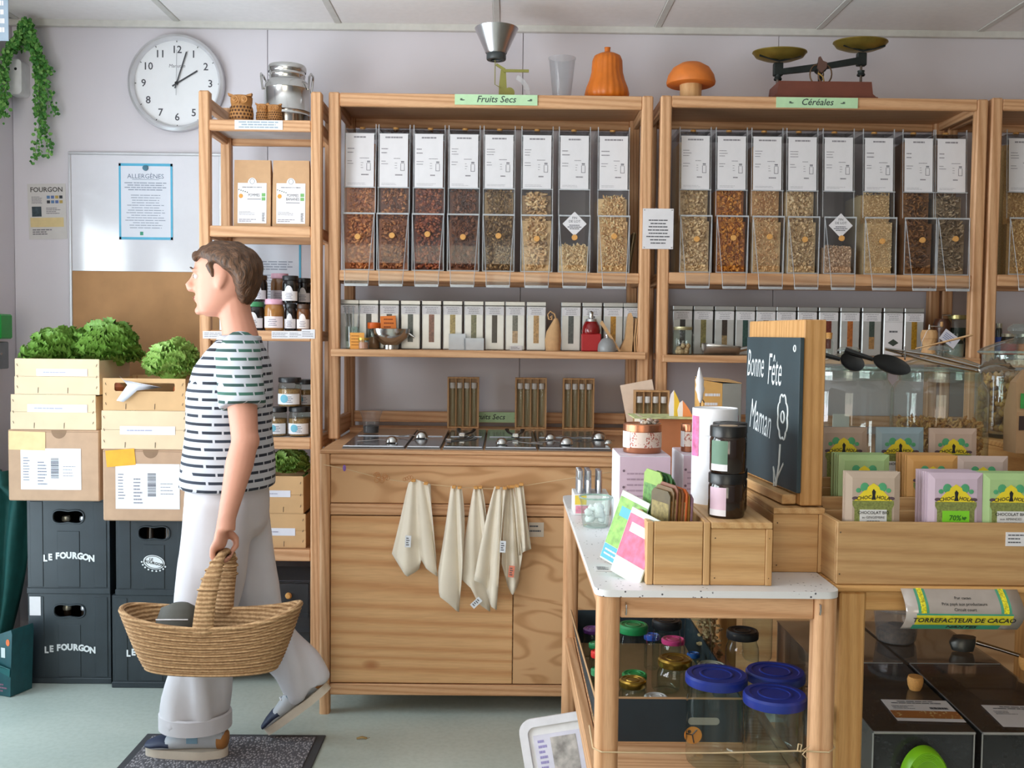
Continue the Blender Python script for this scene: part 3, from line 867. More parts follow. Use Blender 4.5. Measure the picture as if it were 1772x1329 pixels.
# air freshener and trailing artificial plant
q = P(39, 170, YB - .001)
fq = q
o = thing('air_freshener', 'white wall air freshener dispenser with a black sensor dot', 'air freshener', q)
hw, hh = 13 * YB / F, 58 * YB / F
mk('body', MB().prism(rrect(-hw, hw, 0, hh, .018, 5), -.075, 0), plain('#e6e6e8', .35), o, True)
mk('sensor', MB().lathe([(0, .003), (.005, .002), (.006, 0)], 12).xf(RX), BLACK, o, True, loc=(.008, -.075, hh * .72))
o = thing('trailing_plant', 'green trailing plant hanging around the white air freshener', 'plant', P(45, 42, 4.2))
strands = [[(46, 42), (30, 62), (9, 100), (4, 150), (8, 205)], [(48, 44), (34, 70), (10, 100), (6, 170), (3, 195)], [(46, 42), (42, 64), (36, 84)], [(47, 42), (52, 70), (66, 105), (68, 150), (64, 195)],
           [(48, 44), (62, 90), (68, 160), (68, 215), (60, 278)], [(50, 44), (64, 90), (74, 150), (78, 215), (84, 268)], [(50, 50), (66, 110), (80, 150), (92, 195)], [(48, 60), (64, 96), (76, 112), (86, 125)],
           [(48, 44), (66, 100), (70, 180), (72, 240)], [(46, 42), (34, 70), (26, 84)], [(46, 42), (20, 76), (6, 115), (3, 175)], [(47, 42), (40, 64), (48, 84)]]
lf = MB(); stm = MB(); rg = random.Random(5)
for s_ in strands:
    pts = []
    for i, (x, y) in enumerate(s_):
        t = i / (len(s_) - 1)
        inner = 20 < x < 52 and 100 < y < 180
        pts.append(P(x, y, YB - (.135 if x < 24 else .05 + .04 * rg.random())))
    pts[0] = P(46, 42, 4.2)
    fine = []
    for i in range(len(pts) - 1):
        for j in range(8): fine.append(pts[i].lerp(pts[i + 1], j / 8))
    fine.append(pts[-1])
    stm.tube(fine, .0012, 4)
    n = len(fine)
    for i, p in enumerate(fine):
        for k in range(8 if i < n * .5 else 5):
            d = Vector((rg.gauss(0, 1), rg.gauss(0, .5), rg.gauss(0, .6))).normalized()
            c = p + d * rg.uniform(.006, .026); s = rg.uniform(.006, .0105)
            if c.y > YB - .012: c.y = YB - .012
            c.x = max(c.x, XL + .014)
            if abs(c.x - fq.x) < hw + .014 and fq.z - .012 < c.z < fq.z + hh + .014 and c.y > YB - .092: continue
            E = Euler((rg.uniform(-.7, .7), rg.uniform(0, 6.3), rg.uniform(-.7, .7))).to_matrix()
            lf.add([c + E @ Vector(v) for v in ((0, 0, s), (s * .8, s * .2, s * .1), (s * .45, 0, -s * .8), (-s * .45, 0, -s * .8), (-s * .8, s * .2, s * .1))], [(0, 1, 2), (0, 2, 3), (0, 3, 4)])
leafm = grains('ivy_leaves', ['#2f6f28', '#468f38', '#68ab4c', '#8cc468'])
mk('foliage', lf, leafm, o, w=True, kind='stuff'); mk('stems', stm, plain('#4a7a38', .6), o, w=True)

# ------------------------------------------------------------------ on the tops
TZ = uzt + .0006
for (xa, xb, oo) in ((ux0, ux1, u1), (vx0, vx1, u2), (tx0, tx1, u3)):
    zt = {id(u1): uzt, id(u2): vzt, id(u3): tzt}[id(oo)]
    mk('top_board', MB().box(xa + .043, xb - .043, UY + .026, UR - .026, zt - .013, zt, .001), WX, oo, w=True)
# letter scale with an aluminium funnel lamp-shade on its pin
Y = 3.95
q = P(868, 166, Y); q.z = TZ
sc = Y / F
OL = plain('#8d8a45', .5, .2)
o = thing('letter_scale', 'olive metal letter scale carrying a silver funnel on top shelf', 'scale', q)
b = MB().prism([(-.012, 0), (.022, 0), (.016, .105), (.008, .115), (-.004, .115), (-.010, .06)], -.006, .006)
mk('stand', b, OL, o)
mk('base_plate', MB().box(-.03, .05, -.03, .03, 0, .004, .001), OL, o)
mk('counterweight', MB().lathe([(0, -.008), (.020, -.008), (.020, .008), (0, .008)], 24, (0, 0, 0)).xf(RX).mv(.030, -.016, .024), OL, o, True)
mk('pointer_arm', MB().box(.006, .104, -.0135, -.0085, .1045, .1155, .001), OL, o)
mk('lever', MB().add([(-.024, -.010, .130), (-.020, -.010, .138), (.014, -.010, .118), (.012, -.010, .106)], [(0, 1, 2, 3)]), OL, o, solid=.006)
mk('rod', MB().tube([(-.026, -.010, .150), (-.026, -.010, .058), (-.006, -.010, .046)], .0018, 6), OL, o)
mk('scale_arc', MB().sheet([[(.03 + r * math.cos(t), -.012, .02 + r * math.sin(t)) for t in [(-.1 + .16 * k) for k in range(9)]] for r in (.062, .080)]), glass('pale_arc', '#e6e6e6', 1.4, .1, .35), o)
funnel = mk('funnel', MB().lathe([(.020, .002), (.038, .026), (.080, .118), (.082, .120), (.084, .1185), (.041, .026)], 36), plain('#c4c4c6', .28, 1.0, .04), o, True, loc=(-.022, -.010, .150))
mk('funnel_collar', MB().lathe([(.022, .0), (.0355, 0), (.0375, .003), (.0375, .023), (.035, .026), (.022, .026), (.022, 0)], 28), plain('#3a3f40', .45), o, True, loc=(-.022, -.010, .150))
# clear cup
q = P(972, 165, Y); q.z = TZ
o = tag(mk('plastic_cup', MB().lathe([(0, .003), (.030, .003), (.032, .0), (.035, .01), (.050, .155), (.053, .158), (.0535, .163), (.050, .164), (.048, .155), (.033, .01)], 32), glass('cup_plastic', '#f4f5f6', 1.4, .08, .06, .6), None, True, loc=q), 'tall clear ribbed plastic cup next to the orange pumpkin', 'cup')
# pumpkin
q = P(1050, 166, Y); q.z = TZ
o = thing('pumpkin_ornament', 'ribbed orange butternut shaped pumpkin ornament on the top shelf', 'ornament', q)
OR = plain('#c96a14', .45, var=.08)
prof = [(0, .002), (.070, 0), (.082, .012), (.085, .028), (.080, .05), (.068, .08), (.060, .11), (.058, .14), (.057, .155), (.050, .172), (.030, .182), (.012, .178), (0, .176)]
mk('body', MB().lathe(prof, 96, wob=lambda a, z: 1 + .035 * abs(math.sin(a * 10)) - .02), OR, o, True, ang=1.5)
mk('stem', MB().lathe([(.014, .170), (.011, .178), (.011, .203), (.013, .205), (0, .206)], 12), OR, o, True)
# mushroom
q = P(1195, 169, Y); q.z = vzt + .0006
o = thing('mushroom_ornament', 'orange capped wooden mushroom between pumpkin and balance', 'ornament', q)
mk('stem', MB().lathe([(0, 0), (.042, 0), (.041, .03), (.043, .068), (0, .068)], 28), wood('z', '#d9b07c', '#c99a64'), o, True)
mk('cap', MB().lathe([(0, .066), (.085, .062), (.092, .066), (.094, .075), (.088, .10), (.070, .128), (.040, .146), (0, .152)], 40), plain('#d5762c', .6, var=.08), o, True)
# balance
q = P(1418, 171, Y); q.z = vzt + .0006
o = thing('balance_scale', 'antique balance with two brass pans on a red wooden base', 'scale', q)
RD = plain('#6d3a2b', .55, var=.12, scale=15); IR = plain('#2b302f', .5, .6, .2); BR = plain('#94813c', .35, .7, .15)
mk('base', MB().prism([(-.197, 0), (.197, 0), (.197, .010), (.182, .022), (.176, .068), (-.176, .068), (-.182, .022), (-.197, .010)], -.07, .07), RD, o)
mk('base_plinth', MB().box(-.201, .201, -.075, .075, 0, .011, .002), RD, o)
bl = MB()
for (a_, c_) in (((-.150, .117), (-.02, .134)), ((.02, .140), (.150, .163))):
    bl.add([(a_[0], -.008, a_[1] - .010), (c_[0], -.008, c_[1] - .012), (c_[0], -.008, c_[1] + .014), (a_[0], -.008, a_[1] + .012)], [(0, 1, 2, 3)])
mk('beam', bl, IR, o, solid=.014)
mk('hub', MB().lathe([(0, -.016), (.022, -.016), (.022, .016), (0, .016)], 16).xf(RX).mv(0, 0, .136), IR, o, True)
mk('pivot_shield', MB().prism([(-.018, .13), (-.002, .112), (.018, .13), (.02, .152), (.004, .158), (-.006, .175), (-.012, .172)], -.022, -.012), plain('#6d5148', .5, .5), o)
rings_ = MB()
for dx in (-.018, .014):
    rings_.tube([(dx + .026 * math.cos(t * PI / 8), -.016, .108 + .036 * math.sin(t * PI / 8)) for t in range(16)], .003, 5, closed=True)
mk('lyre_rings', rings_, plain('#6d5541', .45, .7), o, True)
mk('pivot_column', MB().tube([(0, 0, .068), (0, 0, .13)], .008, 10), IR, o)
mk('tie_cord', MB().tube([(-.014, -.020, .112), (.004, -.022, .098), (.012, -.022, .066)], .003, 5), plain('#a5823c', .6), o)
for sx, zb, nm in ((-1, .165, 0), (1, .207, 1)):
    px_ = sx * (.163 if sx < 0 else .158)
    mk('pan_bracket', MB().box(px_ - .018, px_ + .018, -.012, .012, zb - .062, zb - .012, .003), IR, o)
    mk('pan_post', MB().tube([(px_, 0, .068), (px_, 0, zb - .06)], .007 if sx < 0 else .005, 10), plain('#5f5148', .5, .6), o)
    mk('pan_collar', MB().lathe([(.014, 0), (.016, .004), (.012, .012), (.014, .020), (0, .020)], 16, (px_, 0, zb - .078 if sx < 0 else zb - .10)), IR, o, True)
    mk('pan', MB().lathe([(0, 0), (.07, .002), (.112, .014), (.124, .028), (.128, .030), (.127, .034), (.118, .024), (.07, .008), (0, .006)], 40, (px_ + sx * -.005, 0, zb - .004), .82, .60), BR, o, True)
    mk('pan_yoke', MB().tube([(px_ - .08, -.03, zb + .008), (px_, -.02, zb - .010), (px_ + .08, -.03, zb + .008)], .004, 6), IR, o)

# ------------------------------------------------------------------ stacked boxes by the left wall
CRATE = plain('#2d353b', .38, var=.12, scale=14); LOGO = plain('#dfe3e6', .5, var=.02)
def holed(mb, x0, x1, z0, z1, hole, y0, y1):
    """a plate in the XZ plane pierced by one closed outline"""
    cx = sum(p[0] for p in hole) / len(hole); cz = sum(p[1] for p in hole) / len(hole)
    out = []
    for (x, z) in hole:
        dx, dz = x - cx, z - cz; t = 1e9
        if dx > 1e-9: t = min(t, (x1 - cx) / dx)
        if dx < -1e-9: t = min(t, (x0 - cx) / dx)
        if dz > 1e-9: t = min(t, (z1 - cz) / dz)
        if dz < -1e-9: t = min(t, (z0 - cz) / dz)
        out.append([cx + dx * t, cz + dz * t])
    for c in ((x0, z0), (x1, z0), (x1, z1), (x0, z1)):
        i = min(range(len(out)), key=lambda k: (out[k][0] - c[0]) ** 2 + (out[k][1] - c[1]) ** 2)
        out[i] = list(c)
    n = len(hole)
    vs = [(p[0], y0, p[1]) for p in hole] + [(p[0], y0, p[1]) for p in out] + [(p[0], y1, p[1]) for p in hole] + [(p[0], y1, p[1]) for p in out]
    fs = []
    for i in range(n):
        j = (i + 1) % n
        fs += [(i, j, n + j, n + i), (2 * n + i, 3 * n + i, 3 * n + j, 2 * n + j), (i, 2 * n + i, 2 * n + j, j), (n + i, n + j, 3 * n + j, 3 * n + i)]
    mb.add(vs, fs)
def bottle_crate(px0, px1, py1, Y, z0, hgt, label, logo, depth=.40):
    a, b_, _, _ = R(px0, py1 - 100, px1, py1, Y)
    o = thing('bottle_crate', label, 'crate', ((a + b_) / 2, Y, z0), group='dark plastic bottle crates')
    w, h = (b_ - a) / 2, hgt
    hz = h * .81
    hole = []
    for k in range(40):
        t = 2 * PI * k / 40; c, s_ = math.cos(t), math.sin(t)
        x = .057 * math.copysign(abs(c) ** .6, c); z = .026 * math.copysign(abs(s_) ** .7, s_) * (1 - .22 * math.exp(-(x / .022) ** 2))
        hole.append((x, hz + z))
    b = MB(); holed(b, -w, w, .0, h, hole, 0, .008)
    mk('front_wall', b, CRATE, o, True, ang=.5)
    b = MB(); b.box(-w, -w + .008, .008, depth, 0, h); b.box(w - .008, w, .008, depth, 0, h); b.box(-w + .008, w - .008, depth - .008, depth, 0, h); b.box(-w + .008, w - .008, .008, depth - .008, 0, .01)
    mk('shell', b, CRATE, o)
    mk('base_lip', MB().box(-w - .003, w + .003, -.005, 0, .0, .022, .002), CRATE, o)
    for x0, x1 in ((-w * .93, -w * .62), (-w * .27, w * .27), (w * .62, w * .93)):
        mk('rib', MB().box(x0, x1, -.0025, 0, .026, h * (.66 if x0 == -w * .27 else .97), .002), CRATE, o)
    mk('grip_rim', MB().tube([(p[0] * 1.03, -.001, hz + (p[1] - hz) * 1.06) for p in hole], .0035, 6, closed=True), CRATE, o, True)
    lz = h * (.37 if logo == 'word' else .40)
    if logo == 'word':
        s_ = 'LE FOURGON'; xs = [-.088, -.069, None, -.042, -.021, .001, .022, .043, .064, .086]
        for c, x in zip(s_, xs):
            if x is None: continue
            text(c, .033, LOGO, o, (x + .001, -.0032, lz + .012 * (1 - (x / .09) ** 2)), name='letter', bold=.05, sx=.9)
    else:
        pts = [(.040 * math.cos(t) + 0, .026 * math.sin(t)) for t in [2 * PI * k / 36 for k in range(36)]]
        g = mk('cap_logo', MB().prism([(x, z) for x, z in pts], -.0035, -.003), LOGO, o, loc=(.0, 0, lz + .01), rot=(0, .2, 0))
        mk('ring', MB().tube([(x * .86, -.004, z * .86) for x, z in pts], .0011, 4, closed=True), CRATE, g)
        text('LE', .014, DARK, g, (-.012, -.0042, .008), bold=.03); text('FOURGON', .0145, DARK, g, (.002, -.0042, -.004), bold=.03)
        cr_ = MB()
        for k in range(9):
            t = PI + .25 + (PI - .5) * k / 8
            cr_.ell((.046 * math.cos(t), -.0033, .033 * math.sin(t)), (.0035, .0006, .0035))
        mk('crown_teeth', cr_, LOGO, g)
    # bottles standing inside, seen through the grip
    for bx, capc in ((-.034, '#b6b4a6'), (.034, '#d7d9de')):
        q = thing('bottle', 'brown glass bottle inside the crate at px %d' % px0, 'bottle', o.location + Vector((bx, .06, .012)))
        q['label'] = '%s capped bottle seen through the grip of the %s' % ('dull' if bx < 0 else 'bright', {50: 'crate with white sticker', 48: 'crate under the wider cardboard box', 195: 'floor crate behind the basket', 201: 'crate with bottle cap logo'}[px0]); q['group'] = 'bottles in the crates'
        mk('glass_body', lambda: MB().lathe([(0, 0), (.030, 0), (.031, .13), (.026, .17), (.014, .20), (.013, .262), (0, .262)], 14), plain('#2a2018', .15), q, True, key='crbottle')
        mk('cap', lambda: MB().lathe([(.0155, .254), (.0165, .262), (.014, .272), (0, .273)], 14), plain(capc, .3, .6), q, True, key='crcap' + capc)
    return o, h
fc = []
H1 = P(120, 1028, 3.78).z
bottle_crate(50, 192, 1190, 3.78, .0006, H1, 'dark LE FOURGON bottle crate with a white sticker, bottom of its stack', 'word')
o = bpy.data.objects['bottle_crate']
mk('sticker', MB().quad(-.148, -.106, H1 * .76, H1 * .97, -.0042), PAPER, o)
z = H1 + .0016; H2 = P(120, 863, 3.78).z - z
bottle_crate(48, 190, 1026, 3.78, z, H2, 'dark LE FOURGON bottle crate directly under the wider cardboard box', 'word'); zA = z + H2
H3 = P(260, 1031, 3.74).z
bottle_crate(195, 331, 1193, 3.74, .0006, H3, 'dark bottle crate on the floor, mostly hidden behind the basket', 'word')
z = H3 + .0016; H4 = P(260, 897, 3.74).z - z
bottle_crate(201, 333, 1030, 3.74, z, H4, 'dark bottle crate printed with a white bottle cap logo', 'cap'); zB = z + H4

CARD = plain('#b8977c', .8, var=.06, scale=20)
def carton(px0, px1, py0, Y, z0, label, depth, tape, sd, lab):
    a, b_ = P(px0, py0 + 60, Y).x, P(px1, py0 + 60, Y).x
    h = P((px0 + px1) / 2, py0, Y).z - z0
    o = thing('cardboard_box', label, 'box', ((a + b_) / 2, Y, z0))
    w = (b_ - a) / 2
    mk('body', MB().box(-w, w, 0, depth, 0, h, .004), CARD, o)
    mk('flap_seam', MB().box(-w + .002, w - .002, -.0008, 0, h - .008, h - .0065), plain('#8f7156', .8), o)
    x0, x1, f0, f1 = lab
    l = mk('shipping_label', MB().quad(-w + 2 * w * x0, -w + 2 * w * x1, h * f0, h * f1, -.0012), plain('#e6e8ee', .5, var=.02), o)
    lw, lh = 2 * w * (x1 - x0), h * (f1 - f0); lx, lz = -w + 2 * w * x0, h * f0
    p = MB()
    p.words(lx + lw * .04, lx + lw * .16, lz + lh * .2, lz + lh * .8, 9, -.0018, .35, 'l', sd)
    p.words(lx + lw * .28, lx + lw * .44, lz + lh * .1, lz + lh * .7, 8, -.0018, .4, 'l', sd + 1)
    p.words(lx + lw * .70, lx + lw * .95, lz + lh * .3, lz + lh * .6, 4, -.0018, .2, 'l', sd + 2)
    mk('print', p, plain('#8d8c98', .8), l)
    bc = MB()
    zz = lz + lh * .28; rg = random.Random(sd)
    while zz < lz + lh * .78:
        t = rg.uniform(.0012, .0035); bc.quad(lx + lw * .50, lx + lw * .63, zz, zz + t, -.0018); zz += t + rg.uniform(.001, .003)
    mk('barcode', bc, plain('#4a4a55', .8), l)
    tx_, tz_, tw, th_, col, rt = tape
    mk('orange_sticker', MB().quad(0, 2 * w * tw, 0, h * th_, -.0016), plain(col, .6, var=.06), o, loc=(-w + 2 * w * tx_, 0, h * tz_), rot=(0, rt, 0))
    mk('grip_notch', MB().prism([(.028 * math.cos(PI + PI * k / 10), h - .002 + .030 * math.sin(PI + PI * k / 10)) for k in range(11)], -.0006, .0002), plain('#8a6d55', .8), o, loc=(2 * w * .06, 0, 0))
    return o, z0 + h
_, zA2 = carton(14, 172, 744, 3.72, zA + .001, 'cardboard box with white shipping label below two pale slat crates', .34, (.01, .72, .40, .26, '#e8c08c', .02), 3, (.14, .80, .16, .74))
_, zB2 = carton(178, 326, 778, 3.68, zB + .001, 'cardboard box with bright orange sticker beside the walking person', .34, (.05, .75, .34, .23, '#e5a322', -.09), 7, (.15, .90, .17, .80))

VEN = plain('#dcc3a2', .7, var=.07, scale=8); VEN2 = plain('#cfa778', .7, var=.09, scale=8)
def veneer_crate(px0, px1, py0, Y, z0, label, depth=.30, mat_=None, grip=False, tagr=(.2, .9, .5, .72), group='veneer vegetable crates'):
    m_ = mat_ or VEN
    a, b_ = P(px0, py0 + 30, Y).x, P(px1, py0 + 30, Y).x
    h = P((px0 + px1) / 2, py0, Y).z - z0
    w = (b_ - a) / 2
    o = thing('vegetable_crate', label, 'crate', ((a + b_) / 2, Y, z0), group=group)
    t = .004
    if grip:
        b = MB(); holed(b, -w, w, h * .02, h, rrect(-w * .72, w * .74, h * .60, h * .86, .006, 3), 0, t); mk('front_slat', b, m_, o)
    else:
        mk('front_slat', MB().box(-w, w, 0, t, h * .02, h * .50), m_, o)
        mk('front_slat', MB().box(-w + .002, w - .001, .0004, t, h * .505, h), m_, o)
    mk('back_slat', MB().box(-w, w, depth - t, depth, h * .02, h), m_, o)
    for s_ in (-1, 1):
        mk('side_slat', MB().box(s_ * w, s_ * (w - t), t + .0005, depth - t - .0005, h * .02, h * .96), m_, o)
        for yy in (t + .001, depth - t - .016):
            mk('corner_post', MB().box(s_ * (w - t - .001), s_ * (w - t - .016), yy, yy + .015, .001, h * .98), m_, o)
    mk('bottom', MB().box(-w, w, 0, depth, 0, h * .018), m_, o)
    st = MB(); rg = random.Random(int(px0 * 7 + py0))
    for s_ in (-1, 1):
        for f in (.2, .5, .82):
            st.tube([(s_ * (w - .012), -.0008, h * f - .004), (s_ * (w - .009), -.0014, h * f + .005)], .0008, 4)
    for f in (-.45, .25):
        st.tube([(w * f, -.0008, h * .04), (w * f + .001, -.001, h * .04 + .02)], .0009, 4)
    mk('staples', st, plain('#6f6a66', .4, .7), o)
    if tagr:
        x0, x1, f0, f1 = tagr
        tg = mk('label_strip', MB().quad(-w + 2 * w * x0, -w + 2 * w * x1, h * f0, h * f1, -.0012), plain('#e2e3ee', .6, var=.02), o)
        mk('print', MB().words(-w + 2 * w * (x0 + .08), -w + 2 * w * (x1 - .12), h * (f0 + .06), h * (f1 - .06), 1, -.0018, .35, 'l', 4), plain('#a9a8bd', .8), tg)
    return o, z0 + h, w, h
_, zA3, _, _ = veneer_crate(18, 166, 683, 3.72, zA2 + .001, 'pale veneer crate on the cardboard box below another pale crate')
cA, zA4, wA, hA = veneer_crate(25, 172, 621, 3.72, zA3 + .001, 'pale veneer crate with lettuce heaped in it, topmost of the stack', tagr=(.26, .86, .52, .72))
_, zB3, _, _ = veneer_crate(175, 324, 711, 3.68, zB2 + .001, 'pale veneer crate under the crate with a grip opening', tagr=(.22, .86, .38, .60))
cB, zB4, wB, hB = veneer_crate(178, 321, 655, 3.68, zB3 + .001, 'tan veneer crate with grip opening holding lettuce and onions', .30, VEN2, True, None)

LETM = [grains('lettuce_green_%d' % i, c, .45) for i, c in enumerate((['#5a9030', '#7db048', '#a5cc6a'], ['#7cb446', '#a5d26a', '#c2e28c']))]
def leaf_mesh(sd):
    rows = []
    n, mcols = 6, 15
    for i in range(n):
        t = i / (n - 1); row = []
        wd_ = .012 + .040 * math.sin(min(1, t * 1.1) * PI * .62)
        for k in range(mcols):
            u = -1 + 2 * k / (mcols - 1)
            rf = (abs(u) ** 3) * .6 + t ** 3
            top = .075 * t * (1 - .25 * u * u * t)
            x = u * wd_
            z = top + rf * .006 * math.sin(u * 15 + sd * 2.3)
            y = .012 * t * t + .014 * u * u + rf * .013 * math.sin(u * 17 + t * 7 + sd * 2) - .02 * t ** 3
            row.append((x, -y, z))
        rows.append(row)
    return MB().sheet(rows)
def lettuce(name, label, c, rx, rz, n, sd, mi, squash=1.0, sc_=1.0):
    o = thing('lettuce', label, 'lettuce', c, group='green lettuce heads')
    rg = random.Random(sd)
    core = mk('heart', lambda: MB().lathe([(0, -.05), (.05, -.04), (.075, 0), (.06, .05), (0, .07)], 12), LETM[mi], o, True, key='lheart%d' % mi)
    core.scale = (rx / .11, rx / .11, rz / .10)
    for i in range(n):
        k = i % 4
        t = math.acos(1 - 1.25 * (i + .5) / n); a = i * 2.399 + rg.uniform(-.2, .2)
        lf_ = mk('leaf', lambda: leaf_mesh(k + 1), LETM[mi], o, True, key='leaf%d_%d' % (k, mi), ang=3)
        d = Vector((math.sin(t) * math.cos(a), math.sin(t) * math.sin(a), math.cos(t)))
        q_ = rg.uniform(.45, .72); lf_.location = (d.x * rx * q_, d.y * rx * q_, d.z * rz * q_)
        lf_.rotation_euler = (d + Vector((rg.uniform(-.3, .3), rg.uniform(-.3, .3), .25))).to_track_quat('Z', 'Y').to_euler()
        lf_.scale = (sc_ * rg.uniform(.8, 1.15),) * 3
    return o
lettuce('l', 'dark green frilly lettuce in the topmost pale crate, nearer the wall corner', P(104, 617, 3.91), .115, .10, 80, 1, 0, sc_=.75)
lettuce('l', 'green frilly lettuce leaning out of the topmost pale crate toward the tan crate', P(186, 613, 3.92), .125, .11, 90, 2, 0, sc_=.8)
lettuce('l', 'bright green lettuce in the tan crate with onions', P(300, 638, 3.84), .095, .105, 76, 3, 1, sc_=.7)
for px, py, ow in ((203, 674, 'first from the paper slip'), (312, 674, 'at the far end of the grip')):
    c = P(px, py, 3.735)
    o = thing('onion', 'orange brown onion in the tan crate grip opening, %s' % ow, 'onion', c, group='onions in the tan crate')
    mk('bulb', lambda: MB().lathe([(0, -.024), (.016, -.02), (.026, -.004), (.024, .010), (.010, .022), (.003, .032), (0, .034)], 14), plain('#b8623a', .4, var=.15), o, True, key='onion')
    mk('root', lambda: MB().lathe([(.005, -.023), (.004, -.028), (0, -.029)], 8), plain('#c9b28a', .8), o, True, key='onionroot')
q = P(238, 672, 3.665)
o = thing('paper_tag', 'torn grey white paper slip hanging over the tan crate grip', 'paper slip', q)
mk('sheet', MB().sheet([[(-.075, -.004, -.045), (-.05, -.004, -.050), (-.035, -.003, -.040)], [(-.05, -.006, -.01), (-.02, -.008, -.012), (.0, -.006, -.008)], [(-.035, -.004, .012), (.01, -.006, .014), (.09, -.003, .004)], [(-.065, -.002, .045), (-.05, -.002, .03), (-.03, -.002, .022)]]), plain('#c9c9d2', .7), o, True, solid=.0008)

# dark green cloth and a carton in the corner
rg = random.Random(9); rows = []
xa, xb = P(-60, 1000, 3.72).x, P(45, 1000, 3.78).x
for i in range(13):
    t = i / 12; row = []
    for k in range(25):
        u = k / 24
        x = XL + .02 + ((xb if t > .16 else xb - .075) - .012 - XL - .02) * (u ** (1 - .15 * t)) - .10 * (t ** 2) * u
        y = 3.80 + .030 * math.sin(u * 19 + t * 2.5 + math.sin(t * 5)) - .05 * math.sin(t * PI) * (1 - u) + .05 * u
        row.append((x, y, .80 - .66 * t))
    rows.append(row)
o = thing('green_cloth', 'dark green cloth hanging in folds beside the bottle crates', 'cloth', (XL + .12, 3.8, .14))
mk('fabric', MB().sheet(rows), plain('#0f4f4c', .75, var=.1), o, True, w=True, solid=.003, ang=3)
q = P(20, 1195, 3.60); q.z = .0
o = thing('bottle_carton', 'dark teal drinks carton with orange dot leaning by the crates', 'box', Vector((P(12, 1150, 3.64).x - .02, 3.64, .002)), rot=(0, .0, -.35))
o.scale = (.72, .72, 1.05)
TE = plain('#14464c', .5, var=.15)
mk('body', MB().prism([(-.085, .0), (.055, .0), (.058, .05), (.072, .22), (.066, .235), (-.075, .20)], 0, .14), TE, o)
mk('open_flap', MB().add([(-.085, -.002, .10), (.055, -.002, .07), (.068, -.012, .10), (-.08, -.035, .13)], [(0, 1, 2, 3)]), plain('#1f5a5c', .5), o, solid=.002)
mk('orange_dot', MB().lathe([(0, .001), (.012, .001), (.012, 0)], 14).xf(RX), plain('#c9632e', .6), o, loc=(.045, -.001, .19))
mk('label', MB().quad(.0, .026, .135, .17, -.0012), plain('#b9c4c4', .6), o)
mk('print', MB().words(-.05, .04, .012, .045, 3, -.0012, .5, 'l', 3), plain('#7d5a6d', .7), o)

# ------------------------------------------------------------------ things on the tall narrow shelf
SZ = [z_ for z_ in LLEV]
owlm = plain('#b07a42', .6, var=.12, scale=90); OWD = plain('#4f2f18', .8)
def owl(px, Y, hgt, rad, label):
    q = P(px, 205, Y); q.z = SZ[0] + .0006
    o = thing('owl_ornament', label, 'ornament', q, group='carved owl ornaments')
    k = hgt
    mk('body', MB().lathe([(0, 0), (rad * .86, 0), (rad * .98, k * .12), (rad, k * .3), (rad * .93, k * .52), (rad * .84, k * .60), (rad * .90, k * .72), (rad * .92, k * .88), (rad * .80, k * .94), (0, k * .90)], 28, sy=.85), owlm, o, True)
    for s_ in (-1, 1):
        e = mk('eye', MB().lathe([(rad * .34, 0), (rad * .30, .003), (rad * .2, .002), (rad * .14, .005), (0, .006)], 16).xf(RX), owlm, o, True, loc=(s_ * rad * .38, -rad * .76, k * .76))
        mk('pupil', MB().lathe([(rad * .08, .004), (0, .008)], 8).xf(RX), OWD, e)
        mk('ear_tuft', MB().prism([(s_ * rad * .35, k * .88), (s_ * rad * .95, k * .90), (s_ * rad * 1.0, k), (s_ * rad * .6, k * .95)], -rad * .6, -rad * .2), owlm, o)
    mk('beak', MB().prism([(-rad * .10, k * .74), (rad * .10, k * .74), (0, k * .60)], -rad * .86, -rad * .7), owlm, o)
    hl = MB()
    for r_ in range(4):
        for c in range(-4, 5):
            t = (c + .5 * (r_ % 2)) * .30
            if abs(t) > 1.25: continue
            zc_ = k * (.12 + .125 * r_); rr = rad * (.985 if r_ < 3 else .955)
            x, y = rr * math.sin(t), -rr * .85 * math.cos(t)
            n = Vector((math.sin(t), -.9 * math.cos(t), 0)).normalized(); sd_ = Vector((-n.y, n.x, 0))
            s = rad * .105
            hl.add([Vector((x, y, zc_)) + n * .0012 + sd_ * (s * math.cos(a)) + Vector((0, 0, s * math.sin(a))) for a in [PI / 3 * j for j in range(6)]], [(0, 1, 2, 3, 4, 5)])
    mk('pierced_holes', hl, OWD, o)
owl(418, 3.86, .104, .045, 'tall carved wooden owl beside the clock on narrow shelf')
owl(455, 3.87, .074, .026, 'small carved owl standing between two other owls')
owl(475.5, 3.855, .068, .029, 'small carved owl in front of the steel canister')
q = P(497, 200, 4.0); q.z = SZ[0] + .0006
o = thing('steel_canister', 'shiny steel milk canister with two handles on narrow shelf', 'canister', q)
sr = .088
mk('body', MB().lathe([(0, 0), (sr, 0), (sr, .05), (sr * 1.02, .053), (sr, .056), (sr, .066), (sr * 1.02, .069), (sr, .072), (sr, .152), (sr * 1.015, .155), (sr, .158), (sr * .98, .170), (sr * .86, .188), (sr * .80, .192)], 48), STEEL, o, True)
mk('neck', MB().lathe([(sr * .78, .19), (sr * .78, .205), (sr * .81, .209), (sr * .78, .213), (sr * .78, .220), (sr * .82, .226)], 40), STEEL, o, True)
mk('lid', MB().lathe([(sr * .82, .222), (sr * .84, .228), (sr * .84, .240), (sr * .80, .247), (0, .249)], 40), STEEL, o, True)
for s_ in (-1, 1):
    mk('handle', MB().tube([(s_ * sr * 1.0, -.03, .15), (s_ * sr * 1.06, -.035, .20), (s_ * (sr * 1.1), -.02, .213), (s_ * (sr * 1.1), .02, .213), (s_ * sr * 1.06, .035, .20), (s_ * sr * 1.0, .03, .15)], .0045, 8), STEEL, o, True)

